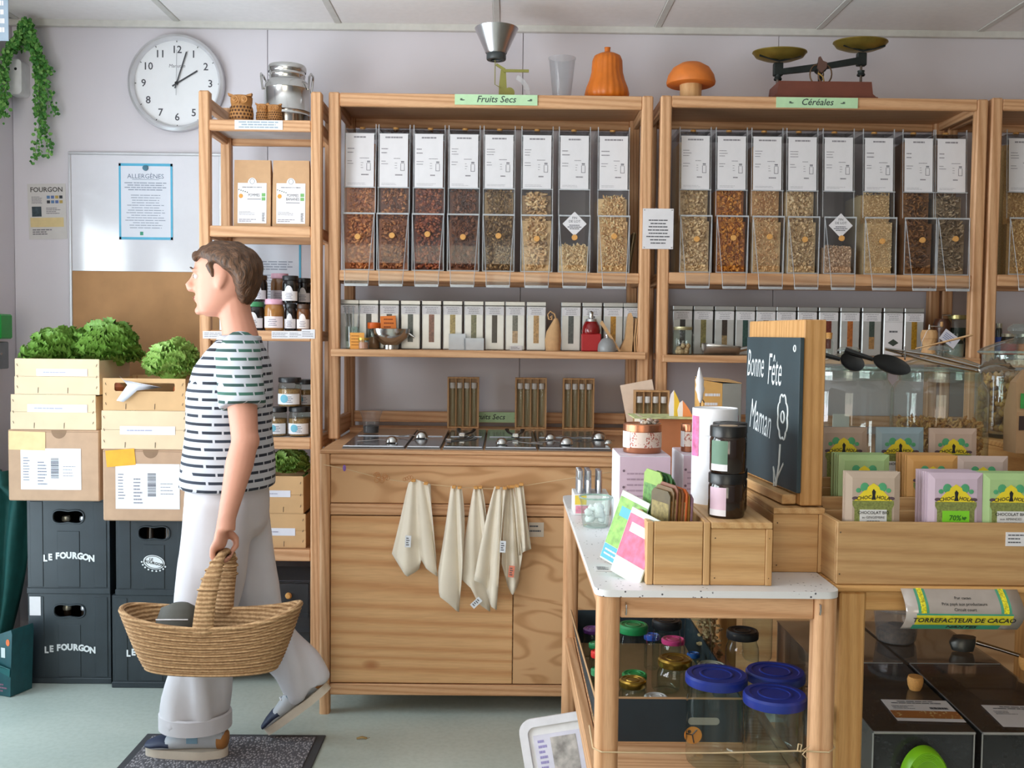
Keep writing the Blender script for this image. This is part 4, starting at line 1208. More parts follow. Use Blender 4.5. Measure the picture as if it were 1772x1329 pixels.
a, b_, z0, z1 = R(406, 208, 489, 224, LY)
o = thing('shelf_label', 'white printed label on the top rail under the owls', 'label', ((a + b_) / 2, LY + .0015, (z0 + z1) / 2))
w, h = (b_ - a) / 2, (z1 - z0) / 2
mk('card', MB().box(-w, w, -.0012, 0, -h, h), plain('#dfe4ec', .6, var=.02), o)
mk('print', MB().words(-w * .85, w * .85, -h * .8, h * .85, 3, -.0018, .5, 'c', 2), plain('#9dabb8', .8), o)
for i, (pa, pb) in enumerate(((351, 404), (470, 500), (500, 524), (522, 545))):
    a, b_, z0, z1 = R(pa, 573 if i < 3 else 570, pb, 586, LY - .0008)
    o = thing('price_strip', 'white price strip on the jam shelf rail, %s along the rail' % ORD[i], 'label', ((a + b_) / 2, LY - .0008 - .0002 * i, (z0 + z1) / 2), group='price strips on the jam shelf')
    w, h = (b_ - a) / 2, (z1 - z0) / 2
    mk('card', MB().box(-w, w, -.0008, 0, -h, h), PAPER, o)
    mk('print', MB().words(-w * .9, w * .9, -h * .7, h * .7, 3, -.0012, .35, 'l', i + 1), plain('#8d8a92', .8), o)

def kraft_bag(px0, px1, title, label, n2):
    Y = 3.86
    a, b_ = P(px0, 380, Y).x, P(px1, 380, Y).x
    w = (b_ - a) / 2; H = P(470, 277, Y).z - SZ[1]
    o = thing('kraft_bag', label, 'paper bag', ((a + b_) / 2, Y, SZ[1] + .0006), group='kraft bags with apple labels')
    rws = [[(-w, 0, 0), (w, 0, 0), (w, .10, 0), (-w, .10, 0)], [(-w, .005, H * .5), (w, .005, H * .5), (w - .004, .102, H * .5), (-w + .004, .102, H * .5)], [(-w + .002, .01, H), (w - .002, .01, H), (w - .002, .028, H), (-w + .002, .028, H)]]
    mk('sack', MB().rings(rws), plain('#c79f78', .75, var=.05), o)
    lw, z0, z1 = w * .78, H * .06, H * .66
    lab = [(-lw, z0), (lw, z0), (lw, z1)] + [(.017 * math.cos(t), z1 + .02 * math.sin(t)) for t in [PI * k / 8 for k in range(9)]] + [(-lw, z1)]
    l = mk('label', MB().add([(x, -.0012, z) for x, z in lab], [tuple(range(len(lab)))]), plain('#ecebf0', .6, var=.01), o, rot=(-math.atan(.01 / H), 0, 0))
    yb = -.0018
    for j, s_ in enumerate(title): text(s_, .0155, plain('#4f4b4c', .7), l, (.007, yb, H * (.478 - .056 * j)), sx=.74)
    mk('underline', MB().quad(-.018, .034, H * (.415 - .05 * n2), H * (.425 - .05 * n2), yb), plain('#77727a', .7), l)
    p = MB(); p.words(-lw * .7, lw * .7, H * .585, H * .61, 1, yb + .0006, .6, 'c', 2); p.words(-lw * .9, lw * .3, H * .18, H * .24, 3, yb, .3, 'l', 4); p.words(-lw * .9, lw * .5, H * .08, H * .13, 2, yb, .4, 'l', 5)
    mk('print', p, plain('#8f8a92', .8), l)
    mk('green_stamp', MB().quad(lw * .66, lw * .92, H * .40, H * .45, yb).quad(lw * .66, lw * .92, H * .46, H * .51, yb), plain('#79b06a', .6), l)
    mk('barcode', MB().words(lw * .70, lw * .92, H * .09, H * .22, 12, yb, .5, 'l', 6), DARK, l)
    f = MB(); f.ell((-lw * .78, yb, H * .465), (.0085, .0004, .009)); mk('apple_picture', f, plain('#d99a45', .6, var=.2), l, True)
    fl = MB(); [fl.ell((-lw * .92 + .008 * k, yb, H * (.56 - .010 * k)), (.0028, .0004, .002)) for k in range(5)]; mk('leaf_sprig', fl, plain('#4d5a4d', .7), l)
    mk('crest', MB().tube([(.0085 * math.cos(t), yb, H * .685 + .010 * math.sin(t)) for t in [2 * PI * k / 16 for k in range(16)]], .0006, 4, closed=True), INK, l)
    return o
kraft_bag(404, 468, ['POMMES'], 'tall kraft bag labelled POMMES, beside an identical looking bag', 0)
kraft_bag(471, 535, ['POMMES', 'BANANES'], 'tall kraft bag labelled POMMES BANANES next to the post', 1)

def jam_jar(px, py, Y, zb, r, h, body, lidc, label, group, lab='arch', labc='#e6e3e6', clear=False, circ=None):
    x = P(px, py, Y).x
    o = thing('preserve_jar', label, 'jar', (x, Y, zb + .0006), group=group)
    lt = h * .86
    k = ('jj', round(r, 4), round(h, 4))
    mk('glass', lambda: MB().lathe([(0, .0), (r * .9, 0), (r, .006), (r, lt * .78), (r * .93, lt * .90), (r * .86, lt * .95), (r * .86, lt)], 28), GLASS if clear else plain(body, .12, var=.12, spec=.6), o, True, key=k + ('g', body, clear))
    if clear:
        mk('contents', lambda: MB().lathe([(0, .002), (r * .88, .002), (r * .96, .008), (r * .96, lt * .70), (0, lt * .71)], 24), plain(body, .7, var=.4, scale=200, bmp=.6), o, True, key=k + ('c', body))
    mk('lid', lambda: MB().lathe([(r * .90, lt - .004), (r * .97, lt - .002), (r * .98, h - .003), (r * .94, h), (0, h - .0005)], 28), plain(lidc, .35), o, True, key=k + ('l', lidc))
    def labm():
        b = MB(); n = 18; a0 = 1.15
        cols = []
        for i in range(n + 1):
            t = -a0 + 2 * a0 * i / n
            top = lt * .52
            if lab == 'arch' : top = lt * .50 + (lt * .24 * math.sqrt(max(0, 1 - (t / .45) ** 2)) if abs(t) < .45 else 0)
            cols.append([((r + .0007) * math.sin(t), -(r + .0007) * math.cos(t), zz) for zz in (lt * .10, lt * .3, top)])
        b.sheet(cols); return b
    l = mk('label', labm, plain(labc, .6, var=.03), o, True, key=k + ('lab', lab))
    def pr():
        b = MB().words(-r * .5, r * .5, lt * .16, lt * .44, 4, 0, .4, 'c', 3)
        b.v = [((r + .0013) * math.sin(p[0] / r), -(r + .0013) * math.cos(p[0] / r), p[2]) for p in b.v]; return b
    mk('print', pr, plain('#8a8390', .8), l, key=k + ('pr',))
    if circ:
        def disc():
            rows_ = [[((r + .0017) * math.sin(-.3 + .36 * q * math.cos(t)), -(r + .0017) * math.cos(-.3 + .36 * q * math.cos(t)), lt * .33 + r * .36 * q * math.sin(t)) for t in [2 * PI * k_ / 16 for k_ in range(17)]] for q in (.01, .5, 1.0)]
            return MB().sheet(rows_)
        mk('blue_disc', disc, plain(circ, .6), l, key=k + ('disc',))
    return o
s38 = 3.86 / F
G3 = 'jam jars on the narrow shelf'
z3 = SZ[2]
J = [(441, 16.2 * s38, 49 * s38, '#1f1a1c', '#3f8a5a', 'dark jam jar with green lid on the jam shelf', 'arch', '#e6e3e6'),
     (475, 17 * s38, 54 * s38, '#a4703c', '#d9a5b8', 'honey coloured jar with pink lid, pink label, bottom row', 'sq', '#ecdde0'),
     (502.8, 10.3 * s38, 47 * s38, '#1a1517', '#1c1c1e', 'narrow black lidded jar between pink lid and brown jar', 'arch', '#dcd9dc'),
     (525.5, 11.8 * s38, 46 * s38, '#6d4427', '#4c3527', 'brown jar with arched label beside the shelf post', 'arch', '#e8dfdc')]
tops = []
for px, r, h, bc, lc, lb, la, lcol in J:
    jam_jar(px, 570, 3.87, z3, r, h, bc, lc, lb, G3, la, lcol); tops.append(z3 + h + .001)
jam_jar(448.5, 520, 3.87, tops[0], 14 * s38, 45 * s38, '#241c1c', '#4a3423', 'dark jar with brown lid stacked on the green lid jar', G3, 'arch', '#cfcbd0')
jam_jar(470, 520, 3.965, z3, 15.5 * s38, 46 * s38, '#2a1f1d', '#2a2a2c', 'dark jar hidden behind the pink lid jar, holding another jar', G3)
jam_jar(484, 515, 3.965, z3 + 46 * s38 + .001, 15.6 * s38, 54 * s38, '#7a5230', '#d3a2b4', 'brown jar with pink lid raised at the back of the jam shelf', G3, 'sq', '#cfc6cb')
jam_jar(502.5, 520, 3.87, tops[2], 14.2 * s38, 47 * s38, '#151214', '#17171a', 'black lidded dark jar with colourful arched label, upper row', G3)
jam_jar(524.5, 520, 3.95, z3, 13 * s38, 46 * s38, '#1c1718', '#1c1c1e', 'dark jar standing behind the brown jar by the post', G3)
jam_jar(526, 520, 3.95, z3 + 46 * s38 + .001, 12.5 * s38, 46 * s38, '#141113', '#17171a', 'dark jar at the upper row end beside the shelf post', G3)
G4 = 'spread jars with blue disc labels'
z4 = SZ[3]
for px, Y, zb, r, h, lb in ((480.5, 3.87, z4, 16.5, 50, 'spread jar with blue disc label, lower row, nearer the person'), (518, 3.87, z4, 18.6, 51, 'spread jar with blue disc label, lower row, next to the post'),
                       (501.5, 3.862, z4 + 51.6 * s38, 20, 50, 'spread jar with blue disc label stacked on two jars'), (530, 3.955, z4, 17, 48, 'spread jar standing behind the lower row by the post'),
                       (527, 3.952, z4 + 48.6 * s38, 17.5, 48, 'spread jar at the back of the upper row, half behind post')):
    jam_jar(px, 750, Y, zb, r * s38, h * s38, '#9a7448', '#1d1d20', lb, G4, 'sq', '#e9e9ec', True, '#69aec4')
z5 = SZ[4]
def shelf_crate(px0, px1, py0, zb, label, tg):
    return veneer_crate(px0, px1, py0, 3.83, zb, label, .22, VEN2, False, tg, 'veneer crates on the narrow shelf')
_, zq, _, _ = shelf_crate(428, 529, 889, z5 + .001, 'tan veneer crate standing on the lower narrow shelf board', (.12, .82, .36, .58))
_, zq2, _, _ = shelf_crate(432, 525, 824, zq + .001, 'tan veneer crate stacked on another crate in the narrow shelf', (.20, .76, .44, .62))
lettuce('l', 'bright green lettuce on the stacked crates inside the narrow shelf', Vector((P(500, 800, 3.97).x, 3.96, zq2 + .02)), .075, .055, 60, 6, 1, sc_=.55)
lettuce('l', 'small lettuce squeezed between the crate and the shelf post', Vector((P(531, 850, 4.0).x + .004, 4.03, zq2 - .06)), .03, .05, 14, 7, 0, sc_=.4)
# grey transparent bin on the lowest level
q = P(500, 1130, 3.85); q.z = SZ[5] + .0006
o = thing('clear_bin', 'grey transparent bulk bin with cork knob at the shelf bottom', 'bin', q)
a_ = P(447, 1130, 3.85).x - q.x; c_ = P(536, 1130, 3.85).x - q.x
hb = P(490, 1005, 3.85).z - q.z
mk('body', MB().box(a_, c_, 0, .24, 0, .006).box(a_, a_ + .003, 0, .24, .006, hb).box(c_ - .003, c_, 0, .24, .006, hb).box(a_ + .003, c_ - .003, .237, .24, .006, hb).box(a_ + .003, c_ - .003, 0, .003, .006, hb * .55), SMOKE, o)
mk('lid', MB().add([(a_, .0, hb * .98), (c_, .0, hb * .98), (c_, .12, hb + .05), (a_, .12, hb + .05)], [(0, 1, 2, 3)]), SMOKE, o, solid=.003)
mk('edge_strips', MB().tube([(a_, -.001, .0), (a_, -.001, hb), (a_ + .0, .12, hb + .05)], .0015, 4).tube([(a_, -.001, hb), (c_, -.001, hb)], .0015, 4), plain('#4f4d55', .3), o)
mk('flap', MB().box(a_ + .006, c_ - .006, -.003, -.001, hb * .5, hb * .96), SMOKE, o)
mk('knob', MB().lathe([(0, 0), (.011, 0), (.013, .006), (.008, .016), (0, .017)], 14).xf(RX), CORK, o, True, loc=(.0, -.003, hb * .80))

# ------------------------------------------------------------------ things on the middle boards
YM = 3.90
sm = YM / F
def at(px, zs, Y=YM, py=600):
    q = P(px, py, Y); q.z = zs + .0006; return q
# glass of straws, little bottles
o = thing('straw_glass', 'tall glass holding glass straws with an orange tag at shelf end', 'glass', at(609, M1, 3.885))
mk('glass', MB().lathe([(0, .003), (.022, .003), (.024, 0), (.026, .06), (.028, .085), (.026, .084), (.023, .01)], 20), GLASS, o, True)
for dx, dy, tx_ in ((-.008, 0, -.030), (.004, .004, .0), (.01, -.002, .030), (-.002, .006, -.018)):
    mk('straw', MB().tube([(dx, dy, .006), (dx + tx_ * .7, dy, .165)], .0032, 8), glass('straw_glass_%d' % int(tx_ * 1000), '#dfe3e5', 1.5, .05, .2), o, True)
mk('tag', MB().box(-.002, .052, -.035, -.034, .0, .062), plain('#e8a24a', .7), o)
mk('print', MB().words(.003, .046, .01, .055, 4, -.0356, .3, 'l', 3), plain('#a86a2a', .8), o)
o = thing('orange_lid_jar', 'small spice jar with bright orange lid before the second tin', 'jar', at(647, M1, 3.925))
mk('glass', MB().lathe([(0, 0), (.022, 0), (.023, .004), (.023, .07), (.02, .08)], 20), GLASS, o, True)
mk('contents', MB().lathe([(0, .002), (.021, .002), (.021, .045), (0, .047)], 18), plain('#9a6b4a', .8, var=.2), o, True)
mk('lid', MB().lathe([(.0245, .078), (.0255, .080), (.0255, .100), (.023, .102), (0, .102)], 24), plain('#e2661e', .45), o, True)
o = thing('gold_lid_jar', 'tiny jar with golden lid in front of the straw glass', 'jar', at(629, M1, 3.835))
mk('glass', MB().lathe([(0, 0), (.019, 0), (.020, .034)], 18), GLASS, o, True)
mk('contents', MB().lathe([(0, .002), (.0175, .002), (.0175, .026), (0, .026)], 16), plain('#c98f78', .7), o, True)
mk('lid', MB().lathe([(.0205, .034), (.021, .036), (.021, .043), (0, .044)], 18), plain('#c9a24c', .3, .7), o, True)
o = thing('orange_note', 'handwritten orange card on a stick in front of spice tins', 'sign', at(674, M1, 3.92))
mk('stick', MB().tube([(0, 0, 0), (0, 0, .08)], .002, 6), CORK, o)
mk('card', MB().box(-.030, .030, -.003, -.0018, .070, .128).xf(Matrix.Rotation(-.05, 4, 'Y')), plain('#e57f35', .7), o)
mk('print', MB().words(-.022, .022, .078, .122, 3, -.0036, .3, 'l', 12), plain('#8a3f1c', .8), o)
o = thing('steel_funnel', 'shiny steel jam funnel standing before the spice tins', 'funnel', at(676, M1, 3.872))
mk('bowl', MB().lathe([(.028, 0), (.028, .016), (.034, .020), (.066, .046), (.072, .062), (.0745, .078), (.072, .079), (.069, .062), (.062, .048), (.030, .021), (.026, .016), (.026, 0)], 40, sy=.8), STEEL, o, True)
mk('handle', MB().tube([(.068, 0, .062), (.085, -.004, .050), (.092, -.004, .046)], .004, 8), STEEL, o, True)
for px, wd, ht, lb in ((791, .032, .062, 'small clear plastic box under the sixth spice tin'), (820, .038, .046, 'low clear box with a white card beside the taller clear box')):
    o = thing('plastic_box', lb, 'box', at(px, M1, 3.86))
    t = .0015
    mk('shell', MB().box(-wd, wd, 0, .05, 0, t).box(-wd, -wd + t, 0, .05, t, ht).box(wd - t, wd, 0, .05, t, ht).box(-wd + t, wd - t, 0, t, t, ht).box(-wd + t, wd - t, .05 - t, .05, t, ht), EDGE, o)
    mk('card', MB().box(-wd * .8, wd * .8, .003, .004, .004, ht * .8), plain('#d8c4c2', .8), o)
o = thing('card_note', 'small white note leaning on the ninth spice tin', 'note', at(893, M1, 3.94))
mk('sheet', MB().box(-.024, .024, -.001, .0, 0, .018), PAPER, o); mk('print', MB().words(-.02, .02, .003, .015, 2, -.0016, .3), INK, o)
# twisted kraft bag
o = thing('twisted_kraft_bag', 'small kraft bag with a twisted paper top between spice tins', 'paper bag', at(957, M1, 3.91))
def ring_(cx, cy, cz, rx, ry, n=14, ph=0): return [(cx + rx * math.cos(2 * PI * k / n) * (1 + .12 * math.sin(k * 2.7 + ph)), cy + ry * math.sin(2 * PI * k / n), cz) for k in range(n)]
mk('pouch', MB().rings([ring_(0, 0, 0, .028, .022), ring_(0, 0, .04, .029, .024, ph=1), ring_(.002, 0, .075, .025, .02, ph=2), ring_(.008, 0, .105, .016, .012, ph=3), ring_(.010, 0, .125, .007, .006, ph=3)]), KRAFT, o, True, ang=1)
mk('paper_loop', MB().tube([(.010, 0, .122), (.004, 0, .142), (-.012, 0, .152), (-.022, 0, .140), (-.018, 0, .122), (-.006, 0, .120), (-.006, -.002, .136), (-.012, -.002, .128)], .0032, 5), KRAFT, o)
# red grinder + grey bell
o = thing('red_canister', 'red square canister with red glass dome and steel top', 'canister', at(1023.5, M1, 3.875))
mk('box', MB().box(-.037, .037, 0, .06, 0, .068, .003), plain('#a8141a', .5), o)
mk('dome', MB().lathe([(.034, .068), (.036, .078), (.032, .098), (.024, .114), (.018, .118)], 24, (0, .03, 0)), plain('#7d1416', .15), o, True)
mk('steel_cap', MB().lathe([(.024, .112), (.022, .124), (.010, .128), (.008, .140), (.010, .150), (0, .156)], 20, (0, .03, 0)), STEEL, o, True)
o = thing('grey_bell', 'grey enamel bell shaped pot with steel neck by kraft bags', 'pot', at(1050, M1, 3.838, 605))
mk('bell', MB().lathe([(0, 0), (.034, 0), (.0355, .006), (.033, .028), (.022, .046), (.012, .052)], 28), plain('#8b8b8c', .3), o, True)
mk('neck', MB().lathe([(.010, .050), (.007, .056), (.007, .064), (0, .066)], 14), STEEL, o, True)
o = thing('leaning_kraft_card', 'narrow kraft card leaning between red canister and kraft bags', 'card', at(1071, M1, 3.832, 605))
mk('card', MB().prism([(0, 0), (.008, .002), (-.065, .118), (-.074, .108)], 0, .003), KRAFT, o)
for k in range(6):
    o = thing('folded_kraft_bag', 'folded kraft bag standing upright, %s of the row at shelf end' % ORD[k], 'paper bag', Vector((P(1085, 605, 3.86).x + .008 * k + (0 if k == 0 else .022), 3.855, M1 + .0006)), group='folded kraft bags at the shelf end')
    if k == 0:
        mk('paper', MB().rings([[(-.03, 0, 0), (.018, 0, 0), (.018, .055, 0), (-.03, .055, 0)], [(-.008, .0, .05), (.022, .0, .05), (.02, .05, .05), (-.006, .05, .05)], [(.0, .005, .125), (.022, .005, .13), (.022, .035, .13), (.0, .035, .125)], [(.004, .01, .145), (.014, .01, .15), (.014, .03, .15), (.004, .03, .145)]]), KRAFT, o)
    else:
        mk('paper', MB().sheet([[(.0, 0, 0), (.0, .06, 0)], [(-.003, 0, .05), (-.003, .06, .05)], [(.001, 0, .09), (.001, .06, .09)], [(.003, 0, .13 - .004 * (k % 2)), (.003, .06, .13)]]), KRAFT, o, solid=.005)
# kraft sheets on the dispenser shelf, right end
for k in range(3):
    o = thing('leaning_paper_sheet', 'kraft paper sheet leaning upright past the last dried fruit dispenser, %s of three' % ORD[k], 'paper', Vector((ux1 - .060 + .006 * k, 3.90 + .02 * k, UL[1] + .0006)), group='paper sheets by the dispensers')
    mk('sheet', MB().sheet([[(-.018, 0, 0), (-.018, .12, 0)], [(.004, 0, .16), (.004, .12, .16)]]), plain('#8f7a58', .8), o, solid=.0015)

# second unit
o = thing('nutmeg_jar', 'glass jar of pale nuts with a lid on the cereal unit board', 'jar', at(1181, M2, 3.86, 610))
mk('glass', MB().lathe([(0, 0), (.036, 0), (.041, .006), (.042, .07), (.034, .088), (.034, .096)], 28), GLASS, o, True)
mk('lid', MB().lathe([(.0345, .094), (.036, .096), (.036, .106), (0, .108)], 24), plain('#b8b08a', .35, .6), o, True)
nt_ = MB(); rg = random.Random(4)
for k in range(16): nt_.ell((rg.uniform(-.023, .023), rg.uniform(-.023, .023), .012 + .011 * (k // 6)), (.010, .010, .0105), None, 8, 5)
mk('nutmegs', nt_, grains('nutmeg', ['#b08a62', '#cdb08a', '#8f6a48']), o, True, kind='stuff')
o = thing('flour_scoop', 'large steel scoop lying on the board behind the blackboard', 'scoop', at(1252, M2, 3.85, 608))
rows = []
for i in range(9):
    t = i / 8; r_ = .052 * math.sin(PI * min(1, .18 + t * .62)) + .004
    rows.append([(-.078 + .135 * t, r_ * math.cos(a), .004 + .052 * (.9 - .25 * t) * (1 + math.sin(a)) * .9) for a in [PI * (1 + k / 12) + (.25 - .5 * k / 12) * 0 for k in range(13)]])
rows = [[(x, y * 1.0, z) for x, y, z in r_] for r_ in rows]
mk('pan', MB().sheet(rows), plain('#b9b4ae', .3, .9), o, True, solid=.0015, ang=2)
mk('handle', MB().tube([(.056, 0, .02), (.10, 0, .03), (.13, 0, .036)], .009, 10), STEEL, o, True)
o = thing('corked_bottle', 'small clear bottle with a slanted cork behind the blackboard post', 'bottle', at(1434, M2, 3.86, 605))
mk('glass', MB().lathe([(0, 0), (.017, 0), (.018, .05), (.012, .062), (.012, .07)], 18), GLASS, o, True)
mk('cork', MB().lathe([(.011, .066), (.013, .09), (0, .091)], 14), CORK, o, True)
o = thing('pepper_mill', 'beech pepper mill with crank and white tag on the cereal unit', 'pepper mill', at(1607, M2, 3.86, 608))
BEE = wood('z', '#d3a877', '#c2925f', 'beech')
mk('body', MB().lathe([(0, 0), (.030, 0), (.031, .006), (.025, .03), (.023, .045), (.029, .066), (.029, .070), (.031, .072), (.031, .092), (.026, .104), (0, .106)], 28), BEE, o, True)
mk('spindle', MB().lathe([(.005, .104), (.003, .125), (0, .126)], 10), STEEL, o, True)
mk('crank', MB().tube([(0, 0, .118), (.045, -.004, .117)], .003, 6), STEEL, o)
mk('crank_knob', MB().lathe([(.003, .116), (.006, .120), (.005, .136), (0, .138)], 10, (.045, -.004, 0)), BEE, o, True)
t_ = mk('tag', MB().box(-.034, .034, -.001, 0, -.022, .022).xf(Matrix.Rotation(.62, 4, 'Y')), plain('#d6d3dd', .7), o, loc=(.062, -.038, .072))
mk('print', MB().words(-.026, .02, -.014, .014, 4, -.0016, .35, 'l', 6).xf(Matrix.Rotation(.62, 4, 'Y')), plain('#6d77a8', .7), t_)
mk('tag_string', MB().tube([(0, -.012, .112), (-.022, -.030, .100), (-.04, -.034, .062), (-.046, -.036, .03)], .001, 4), PAPER, o)
o = thing('brown_mill', 'dark brown wooden mill behind the beech pepper mill', 'mill', at(1629, M2, 3.98, 605))
mk('body', MB().lathe([(0, 0), (.032, 0), (.026, .05), (.030, .10), (.034, .13), (.026, .15), (0, .152)], 24), plain('#4f2f1f', .35, var=.15), o, True)
mk('crank', MB().tube([(0, 0, .15), (0, 0, .165), (.03, -.01, .165)], .003, 6), STEEL, o)
for px, Y, c, h, lb in ((1655, 4.0, '#27332c', .165, 'tall dark green glass jar beside the brown mill'), (1650, 3.90, '#8a938c', .075, 'low clear jar by the right cereal unit post')):
    o = thing('glass_jar', lb, 'jar', at(px, M2, Y, 600))
    mk('glass', MB().lathe([(0, 0), (.036, 0), (.038, .005), (.038, h * .8), (.032, h * .9)], 24), GLASS, o, True)
    mk('contents', MB().lathe([(0, .002), (.0355, .002), (.036, h * .7), (0, h * .7)], 20), plain(c, .6, var=.3), o, True)
    mk('lid', MB().lathe([(.033, h * .9), (.035, h * .91), (.035, h), (0, h)], 22), plain('#a59a68', .35, .7), o, True)
for k, (px, c, lb) in enumerate(((1737, '#a83230', 'red labelled jar on the board at the frame edge'), (1722, '#3d56a8', 'slim blue labelled bottle beside the red labelled jar'), (1768, '#c8742c', 'orange labelled jar cut off by the frame edge'))):
    r_ = .033 if k != 1 else .012; h = .10 if k != 1 else .14
    o = thing('labelled_jar', lb, 'jar', at(px + 6, M3, 3.93, 590))
    mk('glass', MB().lathe([(0, 0), (r_ * .95, 0), (r_, .004), (r_, h * .8), (r_ * .85, h * .88)], 22), plain('#3a3a34', .15), o, True)
    mk('label', MB().lathe([(r_ + .0006, h * .2), (r_ + .0006, h * .62)], 22), plain(c, .6), o, True)
    mk('lid', MB().lathe([(r_ * .88, h * .87), (r_ * .95, h * .89), (r_ * .95, h), (0, h)], 22), plain('#b5b2a2', .35, .6), o, True)

# ------------------------------------------------------------------ counter: sloping display lids, utensils, test-tube boxes
zf = WT + .006; zr = P(850, 744, 4.08).z
LIDM = plain('#8f949c', .12, .75, .06)
def lidz(Y): return zf + (zr - zf) * (Y - 3.53) / (4.08 - 3.53)
lids = [(592, 700, 'first'), (703, 762, 'second'), (766, 836, 'third'), (839, 929, 'fourth'), (932, 1058, 'fifth')]
LID = {}
for pa, pb, nm in lids:
    xa = P(pa, 780, 3.53).x; xb = P(pb, 780, 3.53).x
    o = thing('display_tray', 'grey steel counter tray with slanted lid, %s along the counter' % nm, 'tray', ((xa + xb) / 2, 3.53, WT + .0006), group='slanted counter trays')
    w = (xb - xa) / 2
    b = MB().add([(-w, 0, 0), (w, 0, 0), (w, .55, 0), (-w, .55, 0), (-w, 0, zf - WT - .003), (w, 0, zf - WT - .003), (w, .55, zr - WT - .003), (-w, .55, zr - WT - .003)], [(0, 1, 2, 3), (4, 5, 6, 7), (0, 1, 5, 4), (2, 3, 7, 6), (0, 3, 7, 4), (1, 2, 6, 5)])
    mk('tub', b, plain('#7d7f84', .3, .7), o)
    L_ = lambda y: (zf - WT) + (zr - zf) * y / .55
    mk('lid', MB().sheet([[(-w + .002, .001, L_(.001)), (w - .002, .001, L_(.001))], [(-w + .002, .545, L_(.545)), (w - .002, .545, L_(.545))]]), LIDM, o, solid=.003)
    mk('lid_rim', MB().tube([(-w + .004, .004, L_(.004) + .002), (w - .004, .004, L_(.004) + .002)], .003, 6).tube([(-w + .012, .30, L_(.30) + .002), (w - .012, .30, L_(.30) + .002)], .002, 5), plain('#c3c6cc', .2, .8), o, True)
LIDP = plain('#b9bcc2', .12, .9)
lrot = math.atan((zr - zf) / .55)
def on_lid(px, Y):
    x = P(px, 760, Y).x
    return Vector((x, Y, lidz(Y) + .0042))
def ladle(px, Y, ang, ln, r_, label):
    o = thing('serving_spoon', label, 'spoon', on_lid(px, Y), rot=(lrot, 0, ang), group='steel serving spoons on the counter')
    mk('bowl', MB().lathe([(r_, .001), (r_ * .92, r_ * .42), (r_ * .6, r_ * .85), (0, r_ * 1.02)], 24), STEEL, o, True)
    mk('handle', MB().tube([(r_ * .85, 0, .006), (r_ + .02, 0, .010), (r_ + ln * .6, 0, .006), (r_ + ln, 0, .004)], [.0035, .003, .004, .005], 8, sq=.5), STEEL, o, True)
ladle(678, 3.64, PI + .1, .10, .023, 'steel spoon lying face down on the first counter tray')
ladle(729, 3.78, PI - .1, .06, .026, 'steel spoon with round bowl on the second counter tray')
ladle(868, 3.63, -.25, .13, .022, 'steel spoon with long handle pointing to the lilac box')
ladle(952, 3.78, .15, .10, .022, 'steel spoon beside the last test tube box')
ladle(980, 3.64, PI + .0, .10, .026, 'steel ball shaped spoon in front of the last tube box')
ladle(1036, 3.80, PI + .05, .10, .028, 'steel round spoon next to the copper tin')
ladle(1052, 3.66, 1.2, .06, .016, 'small steel spoon end just behind the lilac box')
TONG = plain('#5a5a58', .3, .8)
def tongs(px, Y, ang, label):
    o = thing('serving_tongs', label, 'tongs', on_lid(px, Y), rot=(lrot, 0, ang), group='steel tongs on the counter')
    for s_ in (-1, 1):
        mk('arm', MB().tube([(0, 0, .008), (.03, s_ * .010, .010), (.07, s_ * .026, .014), (.095, s_ * .030, .022)], [.008, .007, .006, .009], 8, sq=.5), TONG, o, True)
    mk('spring_end', MB().box(-.014, .006, -.012, .012, .002, .018, .003), STEEL, o)
tongs(778, 3.62, .25, 'dark steel tongs lying at the front of the third tray')
tongs(800, 3.80, 1.45, 'dark steel tongs opened upward before the first tube box')
tongs(892, 3.80, 1.6, 'dark steel tongs opened upward before the middle tube box')
o = thing('tasting_cup', 'clear plastic cup with dark contents on the first tray', 'cup', on_lid(642, 3.90))
mk('cup', MB().lathe([(0, .002), (.030, .002), (.034, .06), (.044, .085), (.046, .087)], 28), glass('cup_plastic_two', '#f2f1f1', 1.4, .08, .06), o, True)
mk('contents', MB().lathe([(0, .003), (.028, .003), (.030, .028), (0, .034)], 20), plain('#2a2526', .7), o, True)
def tube_box(px, py, Y, z, label, hh=.208, ww=.0640, dep=.032):
    x = P(px, py, Y).x
    o = thing('test_tube_box', label, 'box', (x, Y, z), group='wooden test tube boxes')
    m_ = wood('z', '#c79a6b', '#b5834f', 'box_wood')
    t = .006
    mk('back_board', lambda: MB().box(-ww + t, ww - t, dep - .004, dep, t, hh - t), wood('z', '#c8a680', '#b08c66', 'box_back'), o, key='tbback')
    for nm, a_ in (('side', (-ww, -ww + t, 0, dep, 0, hh)), ('side', (ww - t, ww, 0, dep, 0, hh)), ('end', (-ww + t, ww - t, 0, dep, 0, t)), ('end', (-ww + t, ww - t, 0, dep, hh - t, hh))):
        mk(nm, MB().box(*a_), m_, o)
    for k in range(3):
        xx = -ww + t + (2 * ww - 2 * t) * (k + 1) / 4
        mk('divider', MB().box(xx - .0015, xx + .0015, .002, dep - .004, t, hh - t), m_, o)
    for k in range(4):
        xx = -ww + t + (2 * ww - 2 * t) * (k + .5) / 4
        tb = mk('test_tube', lambda: MB().lathe([(0, .0), (.007, .003), (.0105, .012), (.0105, .158)], 14), GLASS, o, True, key='ttube', loc=(xx, .014, t + .001))
        mk('stopper', lambda: MB().lathe([(.0115, .155), (.0125, .158), (.0125, .178), (0, .179)], 14), plain('#cfc9c4', .6), tb, True, key='tstop')
    return o
zt_ = zr + .004
LEDGE = MB().box(ux0 + .045, ux1 - .045, 4.086, UR - .056, WT + .001, zr + .003)
mk('rear_ledge', LEDGE, WX, u1, w=True)
